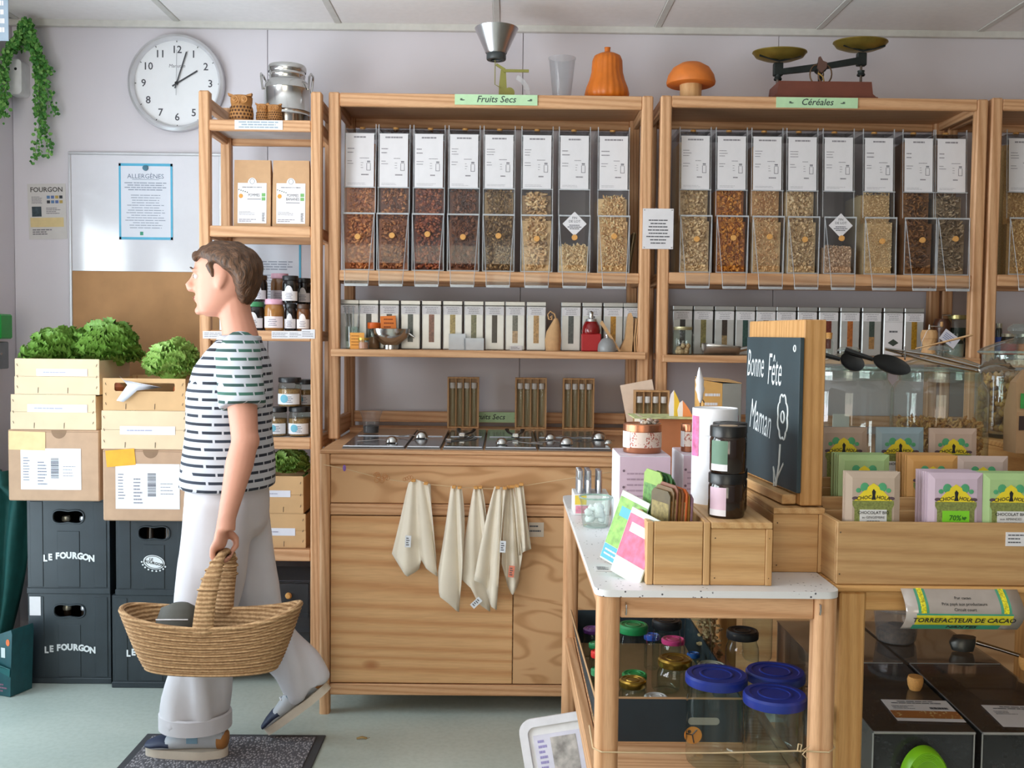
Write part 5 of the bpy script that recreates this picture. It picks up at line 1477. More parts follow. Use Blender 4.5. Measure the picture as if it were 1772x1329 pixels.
for px, nm in ((801, 'test tube box of pale wood beside the low green sign'), (918, 'test tube box of pale wood, middle one of three on ledge'), (1000.5, 'test tube box of pale wood nearest the shelf unit right post')):
    tube_box(px, 745, 4.10, zt_ , nm)

# ------------------------------------------------------------------ string and cloth bags in front of the cabinet
YS = CY - .035
line = [(566, 806), (600, 812), (665, 829), (718, 836), (790, 843), (850, 846), (905, 841), (960, 832), (1010, 824), (1050, 818)]
pts = [P(x, y, YS) for x, y in line]
pts[0] = P(560, 804, CY - .004)
o = thing('twine_line', 'thin twine strung along the cabinet front carrying cloth bags', 'string', P(566, 806, YS))
mk('twine', MB().tube(pts + [Vector((P(1100, 812, CY - .02).x, CY - .003, P(1100, 812, CY).z))], .0013, 5), plain('#d2b48c', .8), o, w=True)
cu = plain('#c98a55', .35, .7); od = MB(); rg = random.Random(2)
for k in range(9):
    c = P(650 + 5 * (k % 5) + rg.uniform(-2, 2), 826 + rg.uniform(-6, 6), YS - .002)
    od.tube([c + Vector((.008 * math.cos(t), 0, .008 * math.sin(t))) for t in [2 * PI * j / 8 for j in range(8)]], .0007, 4, closed=True)
for k in range(4):
    c = P(700 + 4 * k, 830 + rg.uniform(-4, 4), YS - .002)
    od.tube([c + Vector((.005 * math.cos(t), 0, .006 * math.sin(t))) for t in [2 * PI * j / 8 for j in range(8)]], .0007, 4, closed=True)
mk('copper_charms', od, cu, o, w=True)
mk('purple_charm', MB().ell((0, 0, 0), (.006, .003, .012)).mv(*P(596, 810, YS)), plain('#7d5aa8', .6), o, w=True)
CL = plain('#e6dccb', .85, var=.04, scale=12, bmp=.15)
def cloth_bag(top, hem, folds, label, tagpos=None, tagc='#dfe3ea', yo=0.0, sd=0):
    """fabric gathered under a peg: the top line widens to the hem outline"""
    n = 26; rows = []
    def samp(poly, u):
        L_ = [0]
        for p, q in zip(poly, poly[1:]): L_.append(L_[-1] + math.dist(p, q))
        s_ = u * L_[-1]
        for i in range(len(poly) - 1):
            if s_ <= L_[i + 1] + 1e-9:
                f = (s_ - L_[i]) / max(1e-9, L_[i + 1] - L_[i]); return (poly[i][0] + (poly[i + 1][0] - poly[i][0]) * f, poly[i][1] + (poly[i + 1][1] - poly[i][1]) * f)
        return poly[-1]
    q0 = P(sum(p[0] for p in top) / len(top), top[0][1], YS)
    o = thing('cloth_bag', label, 'cloth bag', q0, group='cream cloth bags on the twine')
    for i in range(15):
        t = i / 14; row = []
        for k in range(n + 1):
            u = k / n
            a_ = samp(top, u); b_ = samp(hem, u)
            e = t ** .9
            x = a_[0] + (b_[0] - a_[0]) * e + 1.5 * math.sin(t * PI) * math.sin(u * folds * 3 + sd)
            y = a_[1] + (b_[1] - a_[1]) * t
            yy = YS - .006 + yo + (.004 + .013 * t) * math.sin(u * folds * 2 * PI + sd) - .004 * t
            p = P(x, y, min(yy, CY - .004)); row.append(p)
        rows.append(row)
    mk('fabric', MB().sheet(rows), CL, o, True, w=True, solid=.0015, ang=3)
    for j, uu in enumerate((.25, .8)):
        c = samp(top, uu); c = P(c[0], c[1] + 1, YS - .010 + yo)
        mk('peg', MB().box(-.007, .007, -.012, .012, -.004, .004, .001).mv(*c), CORK, o, w=True)
    if tagpos:
        c = P(tagpos[0], tagpos[1], YS - .034 + yo)
        tg = mk('sewn_label', MB().box(-.010, .010, -.0008, 0, -.020, .020).xf(Matrix.Rotation(tagpos[2], 4, 'Y')).mv(*c), plain(tagc, .7), o, w=True)
        mk('print', MB().words(-.006, .006, -.015, .015, 4, -.0014, .5, 'l', 3).xf(Matrix.Rotation(tagpos[2], 4, 'Y')).mv(*c), INK, tg, w=True)
cloth_bag([(707, 836), (718, 829), (745, 838)], [(678, 958), (703, 999), (725, 986), (729, 968), (738, 985), (757, 998), (750, 914)], 3, 'cream cloth bag with a sewn tag, first on the twine', (706, 937, .05), sd=1)
cloth_bag([(781, 841), (799, 843)], [(758, 990), (760, 1032), (778, 1046), (794, 1061), (799, 1000), (804, 918)], 2, 'long plain cream cloth bag, second on the twine', None, sd=2, yo=-.014)
cloth_bag([(820, 843), (834, 842)], [(794, 998), (815, 1018), (828, 1045), (848, 1059), (846, 990), (842, 900)], 2, 'cream cloth bag whose tag hangs from its bottom hem', (824, 1043, .8), sd=3, yo=.006)
cloth_bag([(856, 842), (878, 844)], [(820, 1004), (838, 1012), (850, 1050), (859, 1056), (863, 1000), (864, 985)], 2.5, 'cream cloth bag with small grey tag, fourth on the twine', (870, 946, .05), sd=4, yo=-.018)
cloth_bag([(878, 842), (889, 841)], [(868, 975), (879, 1015), (887, 1031), (898, 1008), (899, 990), (904, 960)], 2, 'narrow cream cloth bag showing a red printed edge', (885, 989, .1), '#e0856a', sd=5, yo=.008)
cloth_bag([(891, 841), (905, 836)], [(898, 962), (906, 955), (919, 950)], 1.5, 'short cream cloth bag, last on the twine', None, sd=6, yo=-.012)
a, b_, z0, z1 = R(915, 904, 941, 929, CY + .009)
o = thing('door_note', 'small handwritten white note stuck to the plywood cabinet door', 'note', ((a + b_) / 2, CY + .0085, (z0 + z1) / 2))
w, h = (b_ - a) / 2, (z1 - z0) / 2
mk('sheet', MB().box(-w, w, -.0006, 0, -h, h), plain('#cfc3b4', .7), o); mk('print', MB().words(-w * .9, w * .8, -h * .5, h * .8, 2, -.0012, .35, 'l', 4), INK, o)

# floor mat and a dry leaf
p0, p1 = PZ(255, 1272, 0), PZ(564, 1275, 0)
y1 = (p0.y + p1.y) / 2
o = thing('door_mat', 'grey textured door mat with dark rubber border under the walker', 'mat', ((p0.x + p1.x) / 2, y1 - .40, 0))
w = (p1.x - p0.x) / 2
mk('rubber_border', MB().box(-w, w, -.40, .40, .0005, .006, .002), plain('#3c3d42', .7), o)
def mat_pile():
    mt, nt, b = nmat('mat_pile')
    v = nt.nodes.new('ShaderNodeTexVoronoi'); v.inputs['Scale'].default_value = 130; L(nt, coords(nt, (1, .6, 1)), v.inputs['Vector'])
    L(nt, ramp(nt, v.outputs['Distance'], [(.15, lin('#b3afb3')), (.5, lin('#5a585e'))]).outputs[0], b.inputs['Base Color'])
    bump(nt, b, v.outputs['Distance'], .8, .004); b.inputs['Roughness'].default_value = .95
    return mt
mk('pile', MB().box(-w + .028, w - .028, -.372, .372, .006, .010), mat_pile(), o)
q = PZ(626, 1279, 0)
o = thing('dry_leaf', 'tiny curled dry leaf lying on the green floor', 'leaf', q)
mk('blade', MB().sheet([[(-.016, -.004, .001), (0, -.006, .006), (.016, -.003, .001)], [(-.018, .004, .003), (0, .003, .009), (.018, .005, .004)]]), plain('#a58a58', .8), o, True, solid=.001)
mk('stalk', MB().tube([(.016, .001, .002), (.026, .004, .004)], .0008, 4), plain('#8a6d42', .8), o)

# ------------------------------------------------------------------ white-topped trolley in front
TF, TB = 1.85, 2.95
TZW = P(1240, 1022, TF).z
wx0, wx1 = P(1034, 1025, TF).x, P(1447, 1025, TF).x + .006
o = thing('trolley_table', 'wooden trolley table with speckled white top and twine round legs', 'table', ((wx0 + wx1) / 2, (TF + TB) / 2, 0))
TERR = speckle('recycled_white_top', '#dcdbdc', ['#4a4a52'], 90, .35, .16)
mk('tabletop', MB().prism(rrect(wx0 - .004, wx1 + .004, TF - .004, TB, .028, 6), TZW - .013, TZW, 'z'), TERR, o, True, w=True, ang=.5)
pw = .044
for xa, ya in ((wx0, TF), (wx1 - pw, TF), (wx0, TB - pw), (wx1 - pw, TB - pw)):
    mk('leg', MB().prism(rrect(xa, xa + pw, ya, ya + pw, .014, 4), .0, TZW - .014, 'z'), WZ, o, True, w=True, ang=.5)
za, zb_ = TZW - .055, TZW - .0145
SZW = .46
mk('front_rail', MB().box(wx0 + pw, wx1 - pw, TF + .008, TF + .032, za, zb_, .002), WX, o, w=True)
mk('rear_rail', MB().box(wx0 + pw, wx1 - pw, TB - .032, TB - .008, za, zb_, .002), WX, o, w=True)
for xa in (wx0 + .008, wx1 - .032):
    mk('side_rail', MB().box(xa, xa + .024, TF + pw, TB - pw, za, zb_, .002), WY, o, w=True)
    mk('lower_side_rail', MB().box(xa, xa + .024, TF + pw, TB - pw, SZW - .05, SZW - .001, .002), WY, o, w=True)
mk('lower_shelf', MB().box(wx0 + .034, wx1 - .034, TF + .034, TB - .034, SZW - .018, SZW, .001), WX, o, w=True)
for px in (1083, 1418):
    q = P(px, 1055, TF + .004)
    mk('hook', MB().tube([q + Vector((0, .004, .012)), q + Vector((0, -.006, .010)), q + Vector((0, -.008, 0)), q + Vector((0, -.004, -.008)), q + Vector((0, .004, -.006))], .0018, 6), STEEL, o, True, w=True)
q0 = P(1036, 1300, TF).z
tw = [Vector((wx0 - .003, TF + pw + .05, q0 + .012)), Vector((wx0 - .003, TF + .01, q0 + .002)), Vector((wx0 + .012, TF - .003, q0)), Vector((wx0 + .12, TF + .004, q0 - .004)), Vector(((wx0 + wx1) / 2, TF + .006, q0 - .004)), Vector((wx1 - .07, TF + .002, q0 + .003)), Vector((wx1 - .012, TF - .003, q0 + .003)), Vector((wx1 + .003, TF + .012, q0 + .006)), Vector((wx1 + .003, TF + pw + .05, q0 + .01))]
mk('twine', MB().tube(tw, .0016, 5), plain('#c9b08a', .9), o, w=True)
c = tw[5]
mk('twine_bow', MB().tube([c, c + Vector((.0, -.006, .016)), c + Vector((.006, -.006, .014)), c + Vector((.004, -.004, 0)), c + Vector((.022, -.004, .012)), c + Vector((.008, -.006, -.004)), c + Vector((.018, -.004, -.014))], .0014, 5), plain('#c9b08a', .9), o, w=True)

# white tray with printed sheets leaning at the trolley side
o = thing('white_tray', 'white plastic tray with printed sheets leaning on the floor under the trolley', 'tray', Vector((P(920, 1280, 2.66).x + .14, 2.60, .034)), rot=(math.radians(-14), math.radians(-12), math.radians(-6)))
tw_, th_ = .13, .30
mk('base', MB().box(-tw_ + .01, tw_ - .01, .012, .016, .01, th_ - .01), WHITE, o)
b = MB(); pr_ = rrect(-tw_, tw_, 0, th_, .035, 5); pi_ = rrect(-tw_ + .022, tw_ - .022, .022, th_ - .022, .02, 5); n = len(pr_)
b.add([(x, 0, z) for x, z in pr_] + [(x, .002, z) for x, z in pi_] + [(x, .018, z) for x, z in pr_] + [(x * .98, .013, z) for x, z in pi_], [f for i in range(n) for j in ((i + 1) % n,) for f in ((i, j, n + j, n + i), (i, 2 * n + i, 2 * n + j, j), (n + i, n + j, 3 * n + j, 3 * n + i))])
mk('rim', b, plain('#e2e1e8', .4), o, True, ang=.6)
sh = mk('printed_sheet', MB().box(-tw_ + .035, tw_ - .01, .009, .011, .04, th_ - .045), plain('#dcdaea', .6), o)
mk('print', MB().words(-tw_ + .045, -.06, .15, .245, 7, .0085, .5, 'l', 3).words(-.08, .07, .05, .13, 8, .0085, .4, 'l', 5), plain('#9d94c9', .7), sh)
mk('photo', MB().quad(-.05, .02, .15, .245, .0083), plain('#b0aaa6', .7, var=.4, scale=40), sh)

# cardboard box of empty jars on the lower shelf
bx0, bx1, by0, by1 = wx0 + .038, wx0 + .345, 2.14, 2.84
bz0, bh = SZW + .0006, P(1140, 1210, 2.14).z - SZW
NAVY = plain('#16262f', .6, var=.1); KR = plain('#b08a62', .8)
o = thing('dark_carton', 'dark navy open carton of empty jars on the trolley shelf', 'box', ((bx0 + bx1) / 2, (by0 + by1) / 2, bz0))
t = .004
mk('bottom', MB().box(bx0, bx1, by0, by1, bz0, bz0 + t), KR, o, w=True)
mk('front_wall', MB().box(bx0, bx1, by0, by0 + t, bz0 + t, bz0 + bh), NAVY, o, w=True)
mk('back_wall', MB().box(bx0, bx1, by1 - t, by1, bz0 + t, bz0 + bh), NAVY, o, w=True)
mk('side_wall', MB().add([(bx0, by0 + t, bz0 + t), (bx0, by1 - t, bz0 + t), (bx0 - .020, by1 - t, bz0 + bh), (bx0 - .010, by0 + t, bz0 + bh)], [(0, 1, 2, 3)]), NAVY, o, w=True, solid=.004)
mk('side_wall', MB().box(bx1 - t, bx1, by0 + t, by1 - t, bz0 + t, bz0 + bh), NAVY, o, w=True)
mk('kraft_edge', MB().box(bx0, bx1, by0 - .0004, by0 + t + .0004, bz0 + bh, bz0 + bh + .003).tube([(bx0 - .021, by1 - t, bz0 + bh), (bx0 - .011, by0 + t, bz0 + bh)], .003, 4), KR, o, w=True)
xc = P(1218, 1240, by0).x; zc_ = P(1218, 1248, by0).z
mk('grip_hole', MB().prism(rrect(xc - .034, xc + .034, zc_ - .008, zc_ + .008, .0078, 5), by0 - .0006, by0 - .0002), plain('#9a958c', .6), o, w=True)
xo = P(1199, 1280, by0).x; zo = P(1199, 1272, by0).z
g = mk('orange_logo', MB().lathe([(0, .0008), (.019, .0008), (.019, 0)], 28).xf(RX).mv(xo, by0 - .0004, zo), plain('#d98a2b', .6), o, True, w=True)
mk('logo_mark', MB().tube([(xo - .016, by0 - .0016, zo + .004), (xo - .002, by0 - .0016, zo + .001), (xo + .008, by0 - .0016, zo + .012)], .0016, 4).tube([(xo - .002, by0 - .0016, zo + .001), (xo + .002, by0 - .0016, zo - .016)], .0014, 4).ell((xo - .008, by0 - .0014, zo + .008), (.004, .0006, .004)), DARK, g, w=True)

def jar(px, py, Y, zb, r, h, lidc, label, group, lidm=.35, met=0.0, neck=.86, cont=None, lid=True, dz=0.0):
    """py: the row where the lid's middle is seen (unused when zb is given)"""
    x = P(px, py, Y).x
    o = thing('glass_jar', label, 'jar', (x, Y, zb + .0006), group=group)
    lh = min(.018, h * .12) if lid else .004
    gh = h - lh
    mk('glass', MB().lathe([(0, .006), (r * .55, .003), (r * .86, 0), (r * .97, .006), (r, .014), (r, gh * .80), (r * .97, gh * .86), (r * neck, gh * .93), (r * neck, gh + .004), (r * (neck - .03), gh + .004)], 32), GLASS, o, True)
    if lid:
        lr = r * neck + .004
        l = mk('lid', MB().lathe([(lr - .001, gh - .002), (lr, gh), (lr, gh + lh * .75), (lr - .003, gh + lh), (lr * .80, gh + lh), (lr * .76, gh + lh - .0015), (lr * .55, gh + lh - .0015), (lr * .52, gh + lh), (lr * .48, gh + lh), (lr * .45, gh + lh - .0012), (0, gh + lh - .0012)], 36), plain(lidc, lidm, met), o, True, ang=.5)
    else:
        mk('rim_ring', MB().tube([((r * neck) * math.cos(2 * PI * k / 28), (r * neck) * math.sin(2 * PI * k / 28), gh + .003) for k in range(28)], .003, 6, closed=True), GLASS, o, True)
    if cont: mk('contents', MB().lathe([(0, .008), (r * .9, .008), (r * .93, h * .3), (0, h * .32)], 24), plain(cont, .8, var=.3), o, True)
    return o
BL = '#1b2f86'
def zl(px, py, Y): return P(px, py, Y).z - SZW - .0006
jar(1240, 1160, 2.045, SZW, .060, zl(1245, 1165, 2.045), BL, 'tall blue lidded jar at the trolley front, left of two others', 'blue lidded jars', neck=.99)
jar(1341, 1195, 1.945, SZW, .058, zl(1350, 1199, 1.945), BL, 'blue lidded jar closest to the viewer on the trolley shelf', 'blue lidded jars', neck=.99)
jar(1342, 1155, 2.085, SZW, .058, zl(1352, 1160, 2.085), BL, 'blue lidded jar behind the closest one beside the leg', 'blue lidded jars', neck=.99)
JG = 'empty jars in the dark carton'
zb = bz0 + t
def inbox(px, py, Y, rpx, lidc, label, **k):
    z = P(px, py, Y).z
    jar(px, py, Y, zb, rpx * Y / F, z - zb, lidc, label, JG, **k)
inbox(1026, 1087, 2.70, 17, '#5a2f6d', 'jar with purple lid at the rear of the carton')
inbox(1030, 1112, 2.52, 10, '#2d7a4a', 'thin jar with green lid between the purple and red lids')
inbox(1035, 1126, 2.40, 11.5, '#c4302b', 'jar with bright red lid beside the trolley leg')
inbox(1034, 1156, 2.26, 10, '#2f7a4c', 'small green lidded jar in front of the red lidded one')
inbox(1096, 1080, 2.46, 25, '#1f7a45', 'tall clear jar with green lid at the carton middle', neck=.92)
inbox(1098, 1165, 2.30, 22, '#1f7a3c', 'squat green lidded jar behind the gold lid')
inbox(1095, 1175, 2.20, 24, '#b08d3e', 'small gold lidded jar at the carton front, lower one', lidm=.25, met=.9)
inbox(1168, 1138, 2.28, 31, '#b08d3e', 'large gold lidded jar beside the first blue lid', lidm=.25, met=.9)
inbox(1154, 1072, 2.46, 25, '#15161a', 'tall jar with black lid next to the green lidded one', neck=.92)
inbox(1128, 1098, 2.62, 13, '#2f4fa0', 'small jar with blue patterned lid at the back')
inbox(1165, 1105, 2.60, 21, '#d1427f', 'jar with pink lid behind the tall black lidded jar')
inbox(1200, 1130, 2.52, 10, '#2a5fb0', 'tiny jar with blue lid near the pink lid')
inbox(1208, 1066, 2.46, 24, '#ffffff', 'tall open jar without lid in the carton', lid=False, neck=.95)
inbox(1232, 1150, 2.26, 26, '#8d8f80', 'squat jar with pale lid hidden behind blue lid', lidm=.3)
inbox(1135, 1204, 2.195, 20, '#d8d8d8', 'low jar with white lid at the front wall of carton')
inbox(1285, 1090, 2.36, 29, '#17181b', 'wide jar with black lid at the carton edge')
jar(1310, 1120, 2.72, SZW, .040, .15, '#888888', 'open clear jar on the shelf behind the carton', 'loose jars on the trolley shelf', lid=False, neck=.85)
o = thing('dried_flowers', 'small heap of dried tan flowers on the trolley shelf', 'dried flowers', Vector((wx1 - .085, 2.60, SZW + .0006)))
rg = random.Random(3); b = MB()
for k in range(160):
    a_ = rg.uniform(0, 6.3); r_ = .032 * math.sqrt(rg.random()); b.ell((r_ * math.cos(a_), r_ * math.sin(a_), rg.uniform(.01, .20)), (.006, .006, .004), None, 5, 3)
mk('blossoms', b, grains('dried_blossom', ['#8a6a48', '#b3936a', '#cdb48a']), o, kind='stuff')
mk('stalks', MB().tube([(0, 0, 0), (.01, 0, .1), (-.01, 0, .2)], .006, 5), plain('#8f7650', .9), o)
o = thing('shelf_paper', 'pale paper sheet lying under the front jars', 'paper', Vector((P(1185, 1300, 1.96).x, 1.93, SZW + .0006)))
mk('sheet', MB().box(-.06, .05, -.04, .05, 0, .0006), plain('#cfc4c4', .7), o)

# ------------------------------------------------------------------ on the trolley top
def on(px, py, z=None):
    return PZ(px, py, (TZW if z is None else z)) + Vector((0, 0, .0006))
PINE2 = wood('x', '#cda471', '#b98a54', 'box_pine', .6); PINE2Z = wood('z', '#cda471', '#b98a54', 'box_pine', .6); PINE2Y = wood('y', '#cda471', '#b98a54', 'box_pine', .6)
yA = on(1175, 1013).y; hAz = P(1175, 904, yA).z - TZW
ax0, ax1, ax2 = P(1118, 960, yA).x, P(1229.5, 960, yA).x, P(1337, 960, yA).x
# open crate with seed packets
o = thing('seed_crate', 'small open pine crate full of seed packets', 'crate', ((ax0 + ax1) / 2, yA, TZW + .0006))
w = (ax1 - ax0) / 2 - .0006; dep = .26; t = .010
mk('front_board', MB().box(-w + t + .004, w - t - .004, 0, t, 0, hAz, .0015), PINE2, o)
for s_ in (-1, 1):
    mk('corner_strip', MB().box(s_ * w, s_ * (w - t - .003), 0, t + .002, 0, hAz, .0015), PINE2Z, o)
    mk('side_board', MB().box(s_ * w, s_ * (w - t), t + .0025, dep, 0, hAz, .0015), PINE2Y, o)
mk('back_board', MB().box(-w + t + .0005, w - t - .0005, dep - t, dep, 0, hAz, .0015), PINE2, o)
mk('bottom_board', MB().box(-w + t + .0005, w - t - .0005, t + .0005, dep - t - .0005, 0, .006), PINE2, o)
PK = [(-.016, .050, '#5a4a2a', 'dark olive'), (-.010, .054, '#6d5230', 'brown olive'), (-.004, .056, '#7a4a34', 'dark brown'), (.002, .056, '#a5783f', 'tan'), (.008, .052, '#8a5a3c', 'brown'), (.014, .048, '#c4602c', 'orange'), (.020, .050, '#b0843f', 'ochre'), (.026, .04, '#8a6a7a', 'mauve'),
      (-.030, .075, '#8aa850', 'light green'), (-.026, .070, '#2f4a34', 'deep green'), (-.018, .072, '#355f3d', 'bottle green'), (-.010, .070, '#476f3f', 'leaf green'), (-.002, .068, '#3f6a3a', 'grass green')]
for k, (xo, hh, cc, lb) in enumerate(PK):
    green = k >= 8
    o2 = thing('seed_packet', '%s seed packet standing in the small open crate, %s group' % (lb, 'green rear' if green else 'brown front'), 'seed packet', o.location + Vector((xo - .012 + (.006 if green else 0), .15 if green else .075, .011)), rot=(0, .05 + .012 * (k % 3), math.radians(-62)), group='seed packets in the crate')
    z1 = hAz + hh * .8 + .004 * (k % 3); ww = .030
    mk('sleeve', MB().prism([(-ww, 0), (ww, 0), (ww, z1 * .95), (ww - .008, z1), (-ww + .008, z1), (-ww, z1 * .95)], 0, .003), plain(cc, .5, var=.15), o2)
    mk('front_print', MB().quad(-ww + .003, ww - .003, z1 * .3, z1 * .85, -.0005), plain(['#8a7a4a', '#9a6a3a', '#b59a68'][k % 3] if not green else '#5f8a4a', .6, var=.4, scale=90), o2)
# two packets leaning outside
for px, py, col, col2, lb, zz in ((1098, 1000, '#7fb04a', '#3fa0b5', 'green seed packet with blue foot leaning on the crate side', 0), (1118, 1010, '#d65a7c', '#e6dfe6', 'pink flower seed packet leaning on the crate corner', 1)):
    q = on(px - 38, py - 8 + (0 if zz else -14))
    o2 = thing('seed_packet', lb, 'seed packet', q, rot=(math.radians(-10), math.radians(15), math.radians(-48)), group='loose seed packets by the crate')
    H = .150 if zz == 0 else .135
    o2.scale = (.85, 1, 1)
    sl = mk('sleeve', MB().box(-.045, .045, 0, .003, 0, H, .001), plain('#c6cec0', .4), o2)
    mk('picture', MB().quad(-.043, .043, .035, H - .012, -.0006), plain(col, .5, var=.45, scale=55), o2)
    mk('title_band', MB().quad(-.043, .043, .004, .034, -.0006), plain(col2, .5), o2)
    mk('print', MB().words(-.036, .02, .010, .028, 2, -.0012, .4, 'l', 3), PAPER, o2)
    mk('heading', MB().quad(-.03, .03, H * .66, H * .80, -.0010), plain('#46a5b8' if zz == 0 else '#e9eef0', .5), o2)
# closed pine block B and block C
def block(x0, x1, y, z0, hgt, dep, label):
    o = thing('pine_box', label, 'box', ((x0 + x1) / 2, y, z0 + .0006), group='upturned pine boxes on the trolley')
    w = (x1 - x0) / 2 - .0006
    mk('top_board', MB().box(-w, w, 0, dep, hgt - .012, hgt, .0015), PINE2Y, o)
    mk('front_board', MB().box(-w, w - .0125, .002, .012, 0, hgt - .0125, .001), PINE2, o)
    mk('corner_strip', MB().box(w - .012, w, 0, .014, 0, hgt - .0125, .001), PINE2Z, o)
    mk('side_board', MB().box(-w, -w + .010, .0125, dep, 0, hgt - .0125, .001), PINE2Y, o)
    mk('side_board', MB().box(w - .010, w, .0145, dep, 0, hgt - .0125, .001), PINE2Y, o)
    mk('back_board', MB().box(-w + .0105, w - .0105, dep - .010, dep, 0, hgt - .0125, .001), PINE2, o)
    n_ = MB()
    for x in (-w + .008, w - .006): 
        for z in (.014, hgt - .03): n_.ell((x, .0005, z), (.0014, .001, .0014))
    mk('nail_heads', n_, plain('#4f3a24', .6), o, kind='stuff')
    return o, z0 + hgt
blockB, zBt = block(ax1, ax2, yA, TZW, P(1285, 905, yA).z - TZW, .34, 'upturned pine box carrying the amber candle jars')
yC = on(1380, 991).y
cxa, cxb = max(P(1337, 950, yC).x, ax2 + .002), P(1427, 950, yC).x
blockC, zCt = block(cxa, cxb, yC, TZW, P(1380, 880, yC).z - TZW, .40, 'upturned pine box under the chalkboard sign')
# chalkboard sign on block C
th = math.atan2(.030, .36)
q = Vector((cxb - .048, yC + .010, zCt + .0036))
SLT = plain('#2b3a40', .6, var=.18, scale=7)
o = thing('chalkboard_sign', 'chalkboard reading Bonne Fête Maman screwed to a thick pine board', 'sign', q, rot=(0, 0, th))
bhz = P(1405, 556, yC).z - zCt
mk('board', MB().box(0, .045, 0, .34, 0, bhz, .002), wood('z', '#cb9a62', '#b27f45', 'thick_pine'), o)
mk('foot_batten', MB().box(-.03, -.0005, .02, .33, 0, .02, .002), PINE2Y, o)
sz0, sz1, sy0, sy1 = .026, bhz - .036, -.004, .325
sl = mk('slate', MB().box(-.010, -.0012, sy0, sy1, sz0, sz1, .001), SLT, o)
CH_ = plain('#d5dadb', .8, var=.1)
RS = (PI / 2, 0, -PI / 2)
def chalk(s_, size, y, z, sx, up=0.0):
    text(s_, size, CH_, sl, (-.0108, y, z), (PI / 2, up, -PI / 2), 'CENTER', .25, -.004, sx=sx)
chalk('Bonne', .088, .262, sz1 - .062, .50); chalk('Fête', .098, .138, sz1 - .072, .50); chalk('Maman', .098, .222, sz1 - .182, .50, .10)
def stroke(pts, r_=.0022): return MB().tube([(-.0108, y, z) for y, z in pts], r_, 5)
fy, fz = .080, sz1 - .165
fl = MB()
pet = []
for k in range(49):
    t_ = 2 * PI * k / 48; rr = 1 + .16 * abs(math.sin(4 * t_)); pet.append((fy + .026 * rr * math.cos(t_), fz + .042 * rr * math.sin(t_)))
mk('chalk_flower', stroke(pet), CH_, sl); mk('chalk_flower_eye', stroke([(fy + .010 * math.cos(2 * PI * k / 12), fz + .012 * math.sin(2 * PI * k / 12)) for k in range(13)]), CH_, sl)
mk('chalk_stem', stroke([(fy + .012, fz - .058), (fy + .016, fz - .10), (fy + .026, fz - .130), (fy + .032, fz - .148)]), CH_, sl)
mk('chalk_leaf', stroke([(fy + .030, fz - .135), (fy - .01, fz - .095), (fy + .02, fz - .125), (fy + .044, fz - .150), (fy + .048, fz - .110), (fy + .032, fz - .140)]), CH_, sl)
mk('hole_ring', MB().tube([(-.0108, .022 + .006 * math.cos(2 * PI * k / 14), sz1 - .022 + .006 * math.sin(2 * PI * k / 14)) for k in range(14)], .0016, 5, closed=True), CH_, sl)

# amber candle jars
AMB = plain('#23140c', .08, var=.2, spec=.7)
def amber(px, py, zb, r, h, labc, label, Y):
    x = P(px, py, Y).x
    o = thing('candle_jar', label, 'jar', (x, Y, zb + .0006), group='amber candle jars with black lids')
    mk('glass', MB().lathe([(0, 0), (r * .93, 0), (r, .005), (r, h * .70), (r * .93, h * .78)], 36), AMB, o, True)
    mk('lid', MB().lathe([(r * .95, h * .77), (r, h * .775), (r, h * .98), (r * .97, h), (r * .6, h), (r * .58, h - .001), (0, h - .001)], 36), BLACK, o, True)
    if labc:
        l = mk('label', MB().sheet([[((r + .0006) * math.sin(t_), -(r + .0006) * math.cos(t_), z) for t_ in [-1.25 + .085 * k for k in range(13)]] for z in (h * .06, h * .70)]), plain(labc, .6), o, True)
        mk('foot_band', MB().sheet([[((r + .001) * math.sin(t_), -(r + .001) * math.cos(t_), z) for t_ in [-1.25 + .085 * k for k in range(13)]] for z in (h * .06, h * .20)]), PAPER, l, True)
        mk('lid_disc', MB().lathe([(0, h + .0004), (r * .5, h + .0004), (r * .5, h - .0005)], 24), plain('#b59d84', .6), o, True)
    return o
sA = 1.0
yJ = 1.955
rJ = 31.5 * yJ / F
h1 = P(1255, 818, yJ).z - zBt
amber(1256, 900, zBt, rJ, h1, '#d3b5c4', 'amber candle jar with pink label, lower of the front pair', yJ)
h2 = P(1258, 737, yJ).z - zBt - h1 - .001
amber(1259, 815, zBt + h1 + .001, rJ, h2, '#5f7d68', 'amber candle jar with green label, upper of the front pair', yJ)
amber(1262, 880, zBt, rJ * .98, h1, None, 'amber candle jar hidden behind the lower front jar', yJ + .075)
amber(1262, 800, zBt + h1 + .001, rJ * .98, h2, None, 'amber candle jar hidden behind the upper front jar', yJ + .075)
# white cardboard tube
yT = yJ + .165
xT = P(1237, 780, yT).x; rT = 39 * yT / F
hT = P(1237, 706, yT).z - zBt
o = thing('white_tube', 'tall white cardboard tube with pink label strips behind the amber jars', 'tube', (xT - .001, yT, zBt + .0006))
mk('body', MB().lathe([(0, 0), (rT * .99, 0), (rT, .002), (rT, hT * .72), (0, hT * .72)], 48), plain('#e6e5ea', .45), o, True, ang=.4)
mk('cap', MB().lathe([(0, hT * .722), (rT, hT * .722), (rT, hT - .001), (rT * .97, hT), (rT * .95, hT - .003), (0, hT - .003)], 48), plain('#e9e8ec', .45), o, True, ang=.4)
for t0, t1, f0, f1 in ((-1.5, -.95, .50, .92), (1.3, 1.6, .70, .92)):
    mk('pink_label', MB().sheet([[((rT + .0008) * math.sin(t0 + (t1 - t0) * k / 8), -(rT + .0008) * math.cos(t0 + (t1 - t0) * k / 8), z) for k in range(9)] for z in (hT * f0, hT * f1)]), plain('#d96a9a', .5, var=.4, scale=60), o, True)
